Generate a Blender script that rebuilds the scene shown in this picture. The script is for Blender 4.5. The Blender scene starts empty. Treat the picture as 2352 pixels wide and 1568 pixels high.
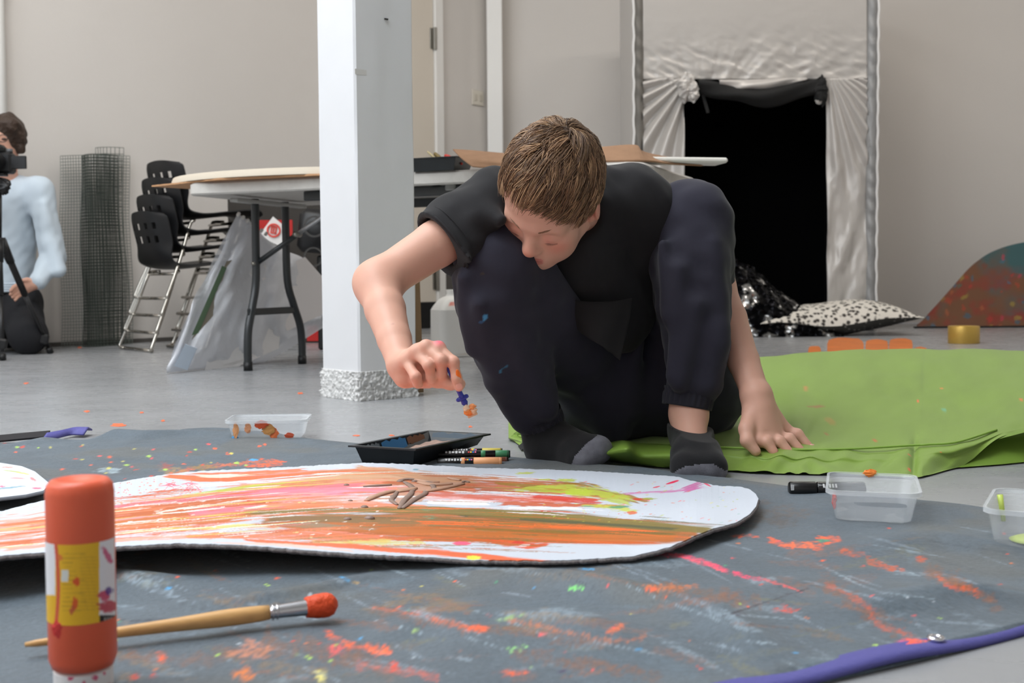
import bpy, math, random
import numpy as np
from mathutils import Vector, Matrix

# ---------------------------------------------------------------- camera, light, exposure
SC = bpy.context.scene
COL = SC.collection
FPX, CAMH, PITCH, ROLL = 2700.0, 0.36, math.radians(3.05), -0.008
CAMR = Matrix.Rotation(math.pi / 2 - PITCH, 3, 'X') @ Matrix.Rotation(ROLL, 3, 'Z')
CR = np.array(CAMR)
CPOS = np.array([0, 0, CAMH])
cam = bpy.data.cameras.new('camera')
camo = bpy.data.objects.new('camera', cam)
COL.objects.link(camo)
camo.matrix_world = Matrix.Translation((0, 0, CAMH)) @ CAMR.to_4x4()
cam.sensor_width = 36.0
cam.lens = FPX / 2352 * 36.0
cam.clip_start = 0.02
cam.dof.use_dof = True
cam.dof.focus_distance = 2.08
cam.dof.aperture_fstop = 8.0
SC.camera = camo

W = bpy.data.worlds.new('world')
SC.world = W
W.use_nodes = True
bg = W.node_tree.nodes['Background']
bg.inputs[0].default_value = (0.62, 0.74, 0.95, 1)
bg.inputs[1].default_value = 1.0
SC.view_settings.view_transform = 'Standard'
SC.view_settings.look = 'None'
SC.view_settings.gamma = 1.0
SC.view_settings.use_curve_mapping = False
SC.view_settings.exposure = 0.0

# room plan: the left wall runs away at 47 degrees, the window wall stands square to it behind the camera's left
DL = np.array([0.682, 0.7313])           # along the left wall
DW = np.array([0.7313, -0.682])          # along the window wall
A0 = np.array([-2.62, 6.55])
KC = A0 - DL * 4.6                       # corner of left wall and window wall
CEIL = 4.2
WZ = (1.6, 3.9)
NL = np.array([0.7313, -0.682])          # inward normal of the left wall
# (origin, direction along the wall, inward normal, from, to): all stand left of the frame
WINDOWS = [(KC, DW, DL, 0.2, 1.6), (KC, DW, DL, 1.85, 3.25), (KC, DW, DL, 3.5, 4.9)]
for (o_, d_, n_, t0, t1) in WINDOWS:
    L = bpy.data.lights.new('window_daylight', 'AREA')
    L.shape = 'RECTANGLE'
    L.size = t1 - t0 - 0.1
    L.size_y = WZ[1] - WZ[0] - 0.1
    L.energy = 35
    L.color = (0.92, 0.965, 1.0)
    lo = bpy.data.objects.new('window_daylight', L)
    COL.objects.link(lo)
    c = o_ + d_ * ((t0 + t1) / 2) + n_ * 0.05
    lo.location = (c[0], c[1], (WZ[0] + WZ[1]) / 2)
    lo.rotation_euler = Vector((n_[0], n_[1], -0.25)).to_track_quat('-Z', 'Z').to_euler()

# rooflight in the ceiling, up and to the left of the frame
SKY = (-1.7, 1.6, 2.4, 3.0)               # centre x, y, size x, size y
L = bpy.data.lights.new('rooflight_daylight', 'AREA')
L.shape = 'RECTANGLE'; L.size = SKY[2] - 0.1; L.size_y = SKY[3] - 0.1
L.energy = 200; L.color = (0.92, 0.965, 1.0)
lo = bpy.data.objects.new('rooflight_daylight', L); COL.objects.link(lo)
lo.location = (SKY[0], SKY[1], CEIL - 0.06)

# ---------------------------------------------------------------- helpers
def ray(px, py):
    return CR @ np.array([(px - 1176) / FPX, -(py - 784) / FPX, -1.0])
def P(px, py, Y):
    """world point seen at photo pixel (px,py) at distance Y in front of the camera"""
    d = ray(px, py)
    return CPOS + d * (Y / d[1])
def G(px, py, z=0.0):
    d = ray(px, py)
    return CPOS + d * ((z - CAMH) / d[2])
def proj(V):
    d = (np.asarray(V, float) - CPOS) @ CR
    return 1176 + FPX * d[..., 0] / -d[..., 2], 784 - FPX * d[..., 1] / -d[..., 2]

def lin(c):
    c = np.asarray(c, float) / 255.0
    return np.where(c <= 0.04045, c / 12.92, ((c + 0.055) / 1.055) ** 2.4)

def vn(x, y, seed=0):
    """smooth 2-D value noise 0..1"""
    x = np.asarray(x, float); y = np.asarray(y, float)
    xi = np.floor(x).astype(np.int64); yi = np.floor(y).astype(np.int64)
    fx = x - xi; fy = y - yi
    fx = fx * fx * (3 - 2 * fx); fy = fy * fy * (3 - 2 * fy)
    def h(a, b):
        n = (a * 374761393 + b * 668265263 + seed * 2147483647 + 1013904223) & 0xffffffff
        n = ((n ^ (n >> 13)) * 1274126177) & 0xffffffff
        return ((n ^ (n >> 16)) & 0xffff) / 65535.0
    return ((h(xi, yi) * (1 - fx) + h(xi + 1, yi) * fx) * (1 - fy)
            + (h(xi, yi + 1) * (1 - fx) + h(xi + 1, yi + 1) * fx) * fy)
def fbm(x, y, seed=0, o=3):
    s = 0; a = 0.5; t = 0
    for i in range(o):
        s = s + a * vn(x * 2 ** i, y * 2 ** i, seed + i * 17); t += a; a *= 0.5
    return s / t
def sst(a, b, x):
    t = np.clip((x - a) / (b - a), 0, 1)
    return t * t * (3 - 2 * t)

_M = {}
def mat(name, col=(200, 200, 200), rough=0.6, metal=0.0, spec=0.5, bump=None, var=None, attr=False,
        sheen=0.0, sss=0.0, trans=0.0, alpha=1.0, coat=0.0, ior=1.45, stretch=None, emit=None):
    """procedural principled material; col is sRGB 0-255; bump=(scale,strength,detail); var=(scale,amount)"""
    if name in _M:
        return _M[name]
    m = bpy.data.materials.new(name)
    m.use_nodes = True
    nt = m.node_tree
    b = nt.nodes['Principled BSDF']
    L = nt.links.new
    def setc(v):
        b.inputs['Base Color'].default_value = (*lin(v), 1)
    setc(col)
    b.inputs['Roughness'].default_value = rough
    b.inputs['Metallic'].default_value = metal
    b.inputs['Specular IOR Level'].default_value = spec
    b.inputs['IOR'].default_value = ior
    b.inputs['Sheen Weight'].default_value = sheen
    b.inputs['Transmission Weight'].default_value = trans
    b.inputs['Alpha'].default_value = alpha
    b.inputs['Coat Weight'].default_value = coat
    if sss:
        b.inputs['Subsurface Weight'].default_value = sss
        b.inputs['Subsurface Radius'].default_value = (1.0, 0.35, 0.2)
        b.inputs['Subsurface Scale'].default_value = 0.006
    tc = nt.nodes.new('ShaderNodeTexCoord')
    vec = tc.outputs['Object']
    if stretch:
        mp = nt.nodes.new('ShaderNodeMapping')
        mp.inputs['Scale'].default_value = stretch
        L(vec, mp.inputs['Vector']); vec = mp.outputs['Vector']
    csock = None
    if attr:
        at = nt.nodes.new('ShaderNodeVertexColor'); at.layer_name = 'Col'
        csock = at.outputs['Color']
    if var:
        n = nt.nodes.new('ShaderNodeTexNoise')
        n.inputs['Scale'].default_value = var[0]; n.inputs['Detail'].default_value = 5
        L(vec, n.inputs['Vector'])
        mr = nt.nodes.new('ShaderNodeMapRange')
        mr.inputs['From Min'].default_value = 0.3; mr.inputs['From Max'].default_value = 0.7
        mr.inputs['To Min'].default_value = 1 - var[1]; mr.inputs['To Max'].default_value = 1 + var[1]
        L(n.outputs['Fac'], mr.inputs['Value'])
        mx = nt.nodes.new('ShaderNodeMix'); mx.data_type = 'RGBA'; mx.blend_type = 'MULTIPLY'
        mx.inputs['Factor'].default_value = 1.0
        if csock: L(csock, mx.inputs['A'])
        else: mx.inputs['A'].default_value = (*lin(col), 1)
        L(mr.outputs['Result'], mx.inputs['B'])
        csock = mx.outputs['Result']
    if csock:
        L(csock, b.inputs['Base Color'])
    if bump:
        n = nt.nodes.new('ShaderNodeTexNoise')
        n.inputs['Scale'].default_value = bump[0]
        n.inputs['Detail'].default_value = bump[2] if len(bump) > 2 else 3
        L(vec, n.inputs['Vector'])
        bp = nt.nodes.new('ShaderNodeBump')
        bp.inputs['Strength'].default_value = bump[1]
        bp.inputs['Distance'].default_value = bump[3] if len(bump) > 3 else 0.01
        L(n.outputs['Fac'], bp.inputs['Height'])
        L(bp.outputs['Normal'], b.inputs['Normal'])
    if emit:
        b.inputs['Emission Color'].default_value = (*lin(emit[0]), 1)
        b.inputs['Emission Strength'].default_value = emit[1]
    _M[name] = m
    return m

class MB:
    """collects vertices and faces of one mesh object"""
    def __init__(self): self.v = []; self.f = []; self.n = 0
    def add(self, V, Fc):
        V = np.asarray(V, float).reshape(-1, 3)
        self.v.append(V)
        n = self.n
        self.f.extend([tuple(i + n for i in f) for f in Fc])
        self.n += len(V)
        return self
    def V(self): return np.concatenate(self.v)

def unit(a):
    a = np.asarray(a, float); return a / max(np.linalg.norm(a), 1e-12)
def rotz(a):
    c, s = math.cos(a), math.sin(a)
    return np.array([[c, -s, 0], [s, c, 0], [0, 0, 1.0]])
def euler(x, y, z):
    return np.array(Matrix.Rotation(z, 3, 'Z') @ Matrix.Rotation(y, 3, 'Y') @ Matrix.Rotation(x, 3, 'X'))

def box(c, s, R=None, bev=0.0):
    """bevelled box: centre, full sizes, rotation"""
    h = np.asarray(s, float) / 2
    if bev <= 0:
        V = np.array([[x, y, z] for x in (-1, 1) for y in (-1, 1) for z in (-1, 1)]) * h
        Fc = [(0, 1, 3, 2), (4, 6, 7, 5), (0, 4, 5, 1), (2, 3, 7, 6), (0, 2, 6, 4), (1, 5, 7, 3)]
    else:
        b = min(bev, h.min() * 0.9)
        V = []; idx = {}
        for x in (-1, 1):
            for y in (-1, 1):
                for z in (-1, 1):
                    for a in range(3):
                        q = np.array([x, y, z]) * (h - b)
                        q[a] = (x, y, z)[a] * h[a]
                        idx[(x, y, z, a)] = len(V); V.append(q)
        V = np.array(V); Fc = []
        S = (-1, 1)
        for a in range(3):
            o = [i for i in range(3) if i != a]
            for s_ in S:
                q = []
                for u, w in ((-1, -1), (1, -1), (1, 1), (-1, 1)):
                    k = [0, 0, 0]; k[a] = s_; k[o[0]] = u; k[o[1]] = w
                    q.append(idx[(*k, a)])
                Fc.append(tuple(q))
            # edges parallel to axis a
            for u in S:
                for w in S:
                    q = []
                    for e, ax in ((-1, o[0]), (1, o[0]), (1, o[1]), (-1, o[1])):
                        k = [0, 0, 0]; k[a] = e; k[o[0]] = u; k[o[1]] = w
                        q.append(idx[(*k, ax)])
                    Fc.append(tuple(q))
        for x in S:
            for y in S:
                for z in S:
                    Fc.append(tuple(idx[(x, y, z, a)] for a in range(3)))
        # orient outwards
        G2 = []
        for f in Fc:
            p = V[list(f)]
            n = np.cross(p[1] - p[0], p[2] - p[0])
            G2.append(f if n @ p.mean(0) > 0 else f[::-1])
        Fc = G2
    if R is not None: V = V @ np.asarray(R).T
    return V + np.asarray(c, float), Fc

def resample(pts, n):
    """Catmull-Rom through pts, n samples"""
    p = np.asarray(pts, float)
    if len(p) == 2:
        t = np.linspace(0, 1, n)[:, None]; return p[0] * (1 - t) + p[1] * t
    q = np.vstack([2 * p[0] - p[1], p, 2 * p[-1] - p[-2]])
    t = np.linspace(0, len(p) - 1, n); i = np.minimum(t.astype(int), len(p) - 2); f = (t - i)[:, None]
    a, b, c, d = q[i], q[i + 1], q[i + 2], q[i + 3]
    return 0.5 * (2 * b + (c - a) * f + (2 * a - 5 * b + 4 * c - d) * f ** 2 + (3 * b - 3 * c + d - a) * f ** 3)

def tube(pts, r, n=10, flat=None, closed=False):
    """swept tube; r scalar or per-point; flat=(axis,factor) squeezes the section along an axis"""
    p = np.asarray(pts, float); m = len(p)
    r = np.broadcast_to(np.asarray(r, float), (m,))
    T = np.gradient(p, axis=0)
    if closed:
        T = np.roll(p, -1, 0) - np.roll(p, 1, 0)
    T = T / np.maximum(np.linalg.norm(T, axis=1, keepdims=True), 1e-12)
    u = np.cross(T[0], [0, 0, 1.0])
    if np.linalg.norm(u) < 0.05: u = np.cross(T[0], [0, 1.0, 0])
    u = unit(u); V = []
    a = np.linspace(0, 2 * math.pi, n, endpoint=False)
    for i in range(m):
        u = unit(u - (u @ T[i]) * T[i]); w = np.cross(T[i], u)
        ring = (np.cos(a)[:, None] * u + np.sin(a)[:, None] * w) * r[i]
        if flat is not None:
            ax = unit(flat[0]); ring = ring - np.outer(ring @ ax, ax) * (1 - flat[1])
        V.append(p[i] + ring)
    V = np.concatenate(V); Fc = []
    for i in range(m if closed else m - 1):
        j0 = i * n; j1 = ((i + 1) % m) * n
        for k in range(n):
            k2 = (k + 1) % n
            Fc.append((j0 + k, j0 + k2, j1 + k2, j1 + k))
    if not closed:
        Fc.append(tuple(range(n))[::-1]); Fc.append(tuple((m - 1) * n + k for k in range(n)))
    return V, Fc

def lathe(prof, n=32, c=(0, 0, 0), R=None, squash=1.0):
    """prof: list of (radius,z)"""
    a = np.linspace(0, 2 * math.pi, n, endpoint=False)
    V = np.concatenate([np.stack([r * np.cos(a), r * np.sin(a) * squash, np.full(n, z)], 1) for r, z in prof])
    Fc = []
    for i in range(len(prof) - 1):
        for k in range(n):
            k2 = (k + 1) % n
            Fc.append((i * n + k, i * n + k2, (i + 1) * n + k2, (i + 1) * n + k))
    if prof[0][0] > 1e-6: Fc.append(tuple(range(n))[::-1])
    if prof[-1][0] > 1e-6: Fc.append(tuple((len(prof) - 1) * n + k for k in range(n)))
    if R is not None: V = V @ np.asarray(R).T
    return V + np.asarray(c, float), Fc

def gridfaces(nu, nv, off=0):
    i = np.arange(nu - 1)[:, None] * nv + np.arange(nv - 1)[None, :]
    i = i.ravel() + off
    return np.stack([i, i + nv, i + nv + 1, i + 1], 1)

def slab(top, thick, dirv=(0, 0, -1)):
    """closed sheet: top is (nu,nv,3) grid; returns verts, faces with skirt; bottom shifted along dirv"""
    nu, nv, _ = top.shape
    N = nu * nv
    V = np.concatenate([top.reshape(-1, 3), top.reshape(-1, 3) + np.asarray(dirv, float) * thick])
    f = gridfaces(nu, nv)
    Fc = [tuple(q) for q in f] + [tuple(q[::-1] + N) for q in f]
    rim = [i * nv for i in range(nu)] + [(nu - 1) * nv + j for j in range(1, nv)] + \
          [i * nv + nv - 1 for i in range(nu - 2, -1, -1)] + [j for j in range(nv - 2, 0, -1)]
    for a, b in zip(rim, rim[1:] + rim[:1]):
        Fc.append((b, a, a + N, b + N))
    return V, Fc

def prism(poly, z0, z1, M=None):
    """extruded polygon (list of 2-D points); M maps (x,y,z) rows to world"""
    p = np.asarray(poly, float); n = len(p)
    V = np.concatenate([np.c_[p, np.full(n, z0)], np.c_[p, np.full(n, z1)]])
    Fc = [tuple(range(n))[::-1], tuple(range(n, 2 * n))] + [(i, (i + 1) % n, n + (i + 1) % n, n + i) for i in range(n)]
    if M is not None: V = M(V)
    return V, Fc

def rawmesh(name, V, Fc, smooth=True, col=None):
    me = bpy.data.meshes.new(name)
    V = np.asarray(V, np.float32)
    if isinstance(Fc, np.ndarray):
        k = Fc.shape[1]; nf = len(Fc)
        me.vertices.add(len(V)); me.vertices.foreach_set('co', V.ravel())
        me.loops.add(nf * k); me.loops.foreach_set('vertex_index', Fc.astype(np.int32).ravel())
        me.polygons.add(nf)
        me.polygons.foreach_set('loop_start', np.arange(nf, dtype=np.int32) * k)
        me.polygons.foreach_set('loop_total', np.full(nf, k, dtype=np.int32))
        me.update(calc_edges=True); me.validate()
    else:
        me.from_pydata(V.tolist(), [], [tuple(int(i) for i in f) for f in Fc])
        me.update()
    if smooth:
        me.polygons.foreach_set('use_smooth', np.ones(len(me.polygons), bool))
    if col is not None:
        a = me.color_attributes.new('Col', 'FLOAT_COLOR', 'POINT')
        c = np.ones((len(V), 4), np.float32); c[:, :3] = col
        a.data.foreach_set('color', c.ravel())
    return me

def tag(o, label=None, cat=None, group=None, kind=None):
    if label: o['label'] = label
    if cat: o['category'] = cat
    if group: o['group'] = group
    if kind: o['kind'] = kind
    return o

def thing(name, loc, label, cat, group=None):
    o = bpy.data.objects.new(name, None)
    o.empty_display_size = 0.05
    COL.objects.link(o); o.location = tuple(float(x) for x in loc)
    return tag(o, label, cat, group)

def mk(name, VF, m, parent=None, smooth=False, col=None, sharp=None, origin=None):
    """one mesh object; vertices in world coordinates; children are stored relative to their parents"""
    if isinstance(VF, MB): V, Fc = VF.V(), VF.f
    else: V, Fc = VF
    V = np.asarray(V, float).reshape(-1, 3)
    off = np.zeros(3)
    if parent is not None:
        q = parent
        while q is not None:
            off = off + np.array(q.location); q = q.parent
        loc = np.zeros(3)
        V2 = V - off
    else:
        c = origin if origin is not None else np.array([(V[:, 0].min() + V[:, 0].max()) / 2, (V[:, 1].min() + V[:, 1].max()) / 2, V[:, 2].min()])
        loc = np.asarray(c, float); V2 = V - loc
    me = rawmesh(name, V2, Fc, smooth or sharp is not None, col)
    if sharp is not None:
        me.set_sharp_from_angle(angle=math.radians(sharp))
    o = bpy.data.objects.new(name, me)
    o.location = loc.tolist()
    COL.objects.link(o)
    if m: me.materials.append(m)
    if parent is not None: o.parent = parent
    return o

def copy_tree(o, parent=None):
    c = o.copy(); COL.objects.link(c); c.parent = parent
    for ch in list(o.children): copy_tree(ch, c)
    return c

# ---------------------------------------------------------------- signed-distance modelling for organic shapes
class Field:
    def __init__(s, lo, hi, h):
        s.lo = np.asarray(lo, float); s.h = h
        s.n = tuple(int(math.ceil((b - a) / h)) + 1 for a, b in zip(lo, hi))
        s.d = np.full(s.n, 0.5, np.float32)
        s.ax = [(s.lo[i] + np.arange(s.n[i]) * h).astype(np.float32) for i in range(3)]
    def sub(s, lo, hi):
        sl = []
        for i in range(3):
            a = max(0, int((lo[i] - s.lo[i]) / s.h)); b = min(s.n[i], int((hi[i] - s.lo[i]) / s.h) + 2)
            if b <= a: return None
            sl.append(slice(a, b))
        X = s.ax[0][sl[0]][:, None, None]; Y = s.ax[1][sl[1]][None, :, None]; Z = s.ax[2][sl[2]][None, None, :]
        return tuple(sl), X, Y, Z
    def put(s, sl, d, k, op):
        a = s.d[sl]
        if op == 'add':
            if k > 0:
                hh = np.maximum(k - np.abs(a - d), 0) / k
                s.d[sl] = np.minimum(a, d) - hh * hh * (k / 4)
            else: s.d[sl] = np.minimum(a, d)
        else:
            d = -d
            if k > 0:
                hh = np.maximum(k - np.abs(a - d), 0) / k
                s.d[sl] = np.maximum(a, d) + hh * hh * (k / 4)
            else: s.d[sl] = np.maximum(a, d)
    def cone(s, a, b, ra, rb, k=0.01, op='add', flat=None):
        a = np.asarray(a, float); b = np.asarray(b, float)
        m = max(ra, rb) * (1 if not flat else max(1, flat[1])) + k + 3 * s.h
        r = s.sub(np.minimum(a, b) - m, np.maximum(a, b) + m)
        if r is None: return
        sl, X, Y, Z = r
        x, y, z = X - a[0], Y - a[1], Z - a[2]
        ba = b - a; L2 = float(ba @ ba) + 1e-12
        t = np.clip((x * ba[0] + y * ba[1] + z * ba[2]) / L2, 0, 1)
        x = x - t * ba[0]; y = y - t * ba[1]; z = z - t * ba[2]
        if flat:
            n = unit(flat[0]); q = (x * n[0] + y * n[1] + z * n[2]) * (1 / flat[1] - 1)
            x = x + q * n[0]; y = y + q * n[1]; z = z + q * n[2]
        d = np.sqrt(x * x + y * y + z * z) - (ra + (rb - ra) * t)
        if flat: d = d * min(1, flat[1] * 1.15)
        s.put(sl, d.astype(np.float32), k, op)
    def chain(s, pts, rad, k=0.01, flat=None):
        """limb: hard union of tapering segments, then blended into the field as one piece"""
        pts = [np.asarray(p, float) for p in pts]; A = np.array(pts)
        m = max(rad) * (1 if not flat else max(1, flat[1])) + k + 3 * s.h
        r = s.sub(A.min(0) - m, A.max(0) + m)
        if r is None: return
        sl, X, Y, Z = r; D = None
        for i in range(len(pts) - 1):
            a, b, ra, rb = pts[i], pts[i + 1], rad[i], rad[i + 1]
            x, y, z = X - a[0], Y - a[1], Z - a[2]
            ba = b - a; L2 = float(ba @ ba) + 1e-12
            t = np.clip((x * ba[0] + y * ba[1] + z * ba[2]) / L2, 0, 1)
            x = x - t * ba[0]; y = y - t * ba[1]; z = z - t * ba[2]
            if flat:
                n = unit(flat[0]); q = (x * n[0] + y * n[1] + z * n[2]) * (1 / flat[1] - 1)
                x = x + q * n[0]; y = y + q * n[1]; z = z + q * n[2]
            d = np.sqrt(x * x + y * y + z * z) - (ra + (rb - ra) * t)
            if D is None: D = d
            else:
                kk = 0.006; hh = np.maximum(kk - np.abs(D - d), 0) / kk
                D = np.minimum(D, d) - hh * hh * (kk / 4)
        s.put(sl, D.astype(np.float32), k, 'add')
    def ell(s, c, r, R=None, k=0.01, op='add'):
        """ellipsoid; rows of R are its axes in world space"""
        c = np.asarray(c, float); r = np.asarray(r, float); R = np.eye(3) if R is None else np.asarray(R)
        m = r.max() + k + 3 * s.h
        q = s.sub(c - m, c + m)
        if q is None: return
        sl, X, Y, Z = q
        x, y, z = X - c[0], Y - c[1], Z - c[2]
        k0 = 0; k1 = 0
        for i in range(3):
            u = x * R[i, 0] + y * R[i, 1] + z * R[i, 2]
            k0 = k0 + (u / r[i]) ** 2; k1 = k1 + (u / r[i] ** 2) ** 2
        k0 = np.sqrt(k0); k1 = np.sqrt(k1) + 1e-9
        s.put(sl, (k0 * (k0 - 1) / k1).astype(np.float32), k, op)
    def half(s, p, n, k=0.0):
        """cut away everything on the side n points to"""
        n = unit(n); p = np.asarray(p, float)
        X = s.ax[0][:, None, None] - p[0]; Y = s.ax[1][None, :, None] - p[1]; Z = s.ax[2][None, None, :] - p[2]
        s.put((slice(None),) * 3, -(X * n[0] + Y * n[1] + Z * n[2]).astype(np.float32), k, 'sub')
    def waves(s, amp, scale, seed, n=6, aniso=(1, 1, 1)):
        """gentle cloth undulation"""
        rng = np.random.default_rng(seed)
        X = s.ax[0][:, None, None]; Y = s.ax[1][None, :, None]; Z = s.ax[2][None, None, :]
        w = 0
        for i in range(n):
            k = rng.normal(size=3) * np.array(aniso); k = k / np.linalg.norm(k) * scale * rng.uniform(0.6, 1.6)
            ph = rng.uniform(0, 6.28)
            w = w + np.sin(k[0] * X + k[1] * Y + k[2] * Z + ph) * rng.uniform(0.5, 1)
        s.d += (amp * w / n ** 0.5).astype(np.float32)
    def mesh(s):
        d = s.d; n = d.shape
        ins = d < 0
        # cells with mixed corners
        c8 = [ins[i:n[0] - 1 + i, j:n[1] - 1 + j, k:n[2] - 1 + k] for i in (0, 1) for j in (0, 1) for k in (0, 1)]
        an = c8[0].copy(); al = c8[0].copy()
        for c in c8[1:]: an |= c; al &= c
        mix = an & ~al
        cells = np.argwhere(mix)
        cn = mix.shape
        flat = np.ravel_multi_index(cells.T, cn)
        vals = {}
        for i in (0, 1):
            for j in (0, 1):
                for k in (0, 1):
                    vals[(i, j, k)] = d[cells[:, 0] + i, cells[:, 1] + j, cells[:, 2] + k].astype(float)
        acc = np.zeros((len(cells), 3)); cnt = np.zeros(len(cells))
        for a in range(3):
            for u in (0, 1):
                for w in (0, 1):
                    p = [0, 0, 0]; o = [i for i in range(3) if i != a]
                    p[o[0]] = u; p[o[1]] = w; q = list(p); q[a] = 1
                    va, vb = vals[tuple(p)], vals[tuple(q)]
                    x = (va < 0) != (vb < 0)
                    t = np.where(x, va / np.where(x, va - vb, 1), 0)
                    pt = np.zeros((len(cells), 3)); pt[:, o[0]] = u; pt[:, o[1]] = w; pt[:, a] = t
                    acc += pt * x[:, None]; cnt += x
        V = (cells + acc / np.maximum(cnt, 1)[:, None]) * s.h + s.lo
        Q = []
        for a in range(3):
            o = [i for i in range(3) if i != a]
            s0 = [slice(None)] * 3; s1 = [slice(None)] * 3
            s0[a] = slice(0, n[a] - 1); s1[a] = slice(1, n[a])
            i0 = ins[tuple(s0)]; i1 = ins[tuple(s1)]
            e = np.argwhere(i0 != i1)
            e = e[(e[:, o[0]] > 0) & (e[:, o[1]] > 0) & (e[:, o[0]] < n[o[0]] - 1) & (e[:, o[1]] < n[o[1]] - 1)]
            st = i0[e[:, 0], e[:, 1], e[:, 2]]
            quad = []
            for du, dw in ((-1, -1), (0, -1), (0, 0), (-1, 0)):
                q = e.copy(); q[:, o[0]] += du; q[:, o[1]] += dw
                quad.append(np.searchsorted(flat, np.ravel_multi_index(q.T, cn)))
            quad = np.stack(quad, 1)
            flip = st if a != 1 else ~st
            quad = np.where(flip[:, None], quad, quad[:, ::-1])
            Q.append(quad)
        return V, np.concatenate(Q)
# ---------------------------------------------------------------- the room
M_wall = mat('painted_plaster', (212, 206, 200), 0.85, var=(1.3, 0.02), bump=(60, 0.08, 4))
M_white = mat('white_gloss_paint', (232, 229, 224), 0.45, var=(3, 0.02))
M_ceil = mat('ceiling_paint', (240, 239, 237), 0.9)
M_wall2 = mat('white_plaster', (236, 233, 229), 0.85)

def floor_material():
    m = mat('grey_floor_paint', (150, 151, 153), 0.3, var=(2.2, 0.07), bump=(26, 0.035, 4))
    nt = m.node_tree; b = nt.nodes['Principled BSDF']; L = nt.links.new
    tc = nt.nodes.new('ShaderNodeTexCoord')
    mp = nt.nodes.new('ShaderNodeMapping'); mp.inputs['Scale'].default_value = (2, 5, 1)
    mp.inputs['Rotation'].default_value = (0, 0, 0.25)
    n = nt.nodes.new('ShaderNodeTexNoise'); n.inputs['Scale'].default_value = 3; n.inputs['Detail'].default_value = 8
    L(tc.outputs['Object'], mp.inputs['Vector']); L(mp.outputs['Vector'], n.inputs['Vector'])
    r = nt.nodes.new('ShaderNodeMapRange')
    r.inputs['From Min'].default_value = 0.3; r.inputs['From Max'].default_value = 0.7
    r.inputs['To Min'].default_value = 0.24; r.inputs['To Max'].default_value = 0.32
    L(n.outputs['Fac'], r.inputs['Value']); L(r.outputs['Result'], b.inputs['Roughness'])
    return m
M_floor = floor_material()

CORN = A0 + DL * 3.68
WEND = KC + DW * 8.0
plan = [tuple(KC), tuple(WEND), (5.6, WEND[1]), (5.6, 8.6), tuple(CORN)]
fl = mk('floor', prism(plan, -0.1, 0.0), M_floor, origin=(0, 3, 0)); tag(fl, kind='structure')
ce = mk('ceiling', prism(plan, CEIL, CEIL + 0.1), M_ceil, origin=(0, 3, CEIL)); tag(ce, kind='structure')

def wallseg(a, b, z0, z1, inn, t=0.12):
    """wall body between plan points, thickness outwards"""
    a = np.asarray(a, float); b = np.asarray(b, float); o = -np.asarray(inn, float) * t
    return prism([a, b, b + o, a + o], z0, z1)
def pierced(o_, d_, n_, ta, tb, wins):
    mb = MB(); e = [ta] + [t for ab in wins for t in ab] + [tb]
    for i in range(0, len(e), 2): mb.add(*wallseg(o_ + d_ * e[i], o_ + d_ * e[i + 1], 0, CEIL, n_))
    for t0, t1 in wins:
        mb.add(*wallseg(o_ + d_ * t0, o_ + d_ * t1, 0, WZ[0], n_)); mb.add(*wallseg(o_ + d_ * t0, o_ + d_ * t1, WZ[1], CEIL, n_))
    return mb
w = mk('wall_left', pierced(A0, DL, NL, -4.7, 3.78, [(a, b) for o_, d_, n_, a, b in WINDOWS if o_ is A0]), M_wall); tag(w, kind='structure')
dB = unit(np.array([5.6, 8.6]) - CORN); nB = np.array([dB[1], -dB[0]])
w = mk('wall_back', wallseg(CORN - dB * 0.05, (5.7, 8.6), 0, CEIL, nB), M_wall); tag(w, kind='structure')
w = mk('wall_right', wallseg((5.6, 8.7), (5.6, WEND[1] - 0.1), 0, CEIL, (-1, 0)), M_wall2); tag(w, kind='structure')
w = mk('wall_rear', wallseg((5.7, WEND[1]), WEND, 0, CEIL, (0, 1)), M_wall2); tag(w, kind='structure')
w = mk('wall_window', pierced(KC, DW, DL, 0.0, 8.0, [(a, b) for o_, d_, n_, a, b in WINDOWS if o_ is KC]), M_wall2); tag(w, kind='structure')
M_pane = mat('window_glass', (235, 242, 248), 0.05, trans=1.0)
for i, (o_, d_, n_, t0, t1) in enumerate(WINDOWS):
    a = o_ + d_ * t0 - n_ * 0.06; b = o_ + d_ * t1 - n_ * 0.06
    mb = MB()
    for z in (WZ[0] + 0.03, (WZ[0] + WZ[1]) / 2, WZ[1] - 0.03):
        mb.add(*wallseg(a, b, z - 0.03, z + 0.03, n_, 0.05))
    for s in (0.015, 0.5, 0.985):
        q = a + (b - a) * s
        mb.add(*wallseg(q - d_ * 0.03, q + d_ * 0.03, WZ[0], WZ[1], n_, 0.05))
    wf = mk('window_%d' % (i + 1), mb, M_white); tag(wf, kind='structure')
    mk('pane', wallseg(a, b, WZ[0] + 0.05, WZ[1] - 0.05, n_, 0.006), M_pane, wf)
    mk('window_sill', wallseg(a + n_ * 0.14, b + n_ * 0.14, WZ[0] - 0.04, WZ[0], n_, 0.14), M_white, wf)

mb = MB()
for k in range(4):
    x = SKY[0] - SKY[2] / 2 + SKY[2] * k / 3; mb.add(*box((x, SKY[1], CEIL - 0.02), (0.06, SKY[3] + 0.06, 0.05)))
for k in range(2):
    mb.add(*box((SKY[0], SKY[1] + (k - 0.5) * SKY[3], CEIL - 0.02), (SKY[2] + 0.06, 0.06, 0.05)))
wf = mk('window_5', mb, M_white); tag(wf, kind='structure')
mk('pane', box((SKY[0], SKY[1], CEIL - 0.02), (SKY[2], SKY[3], 0.008)), M_pane, wf)

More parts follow.
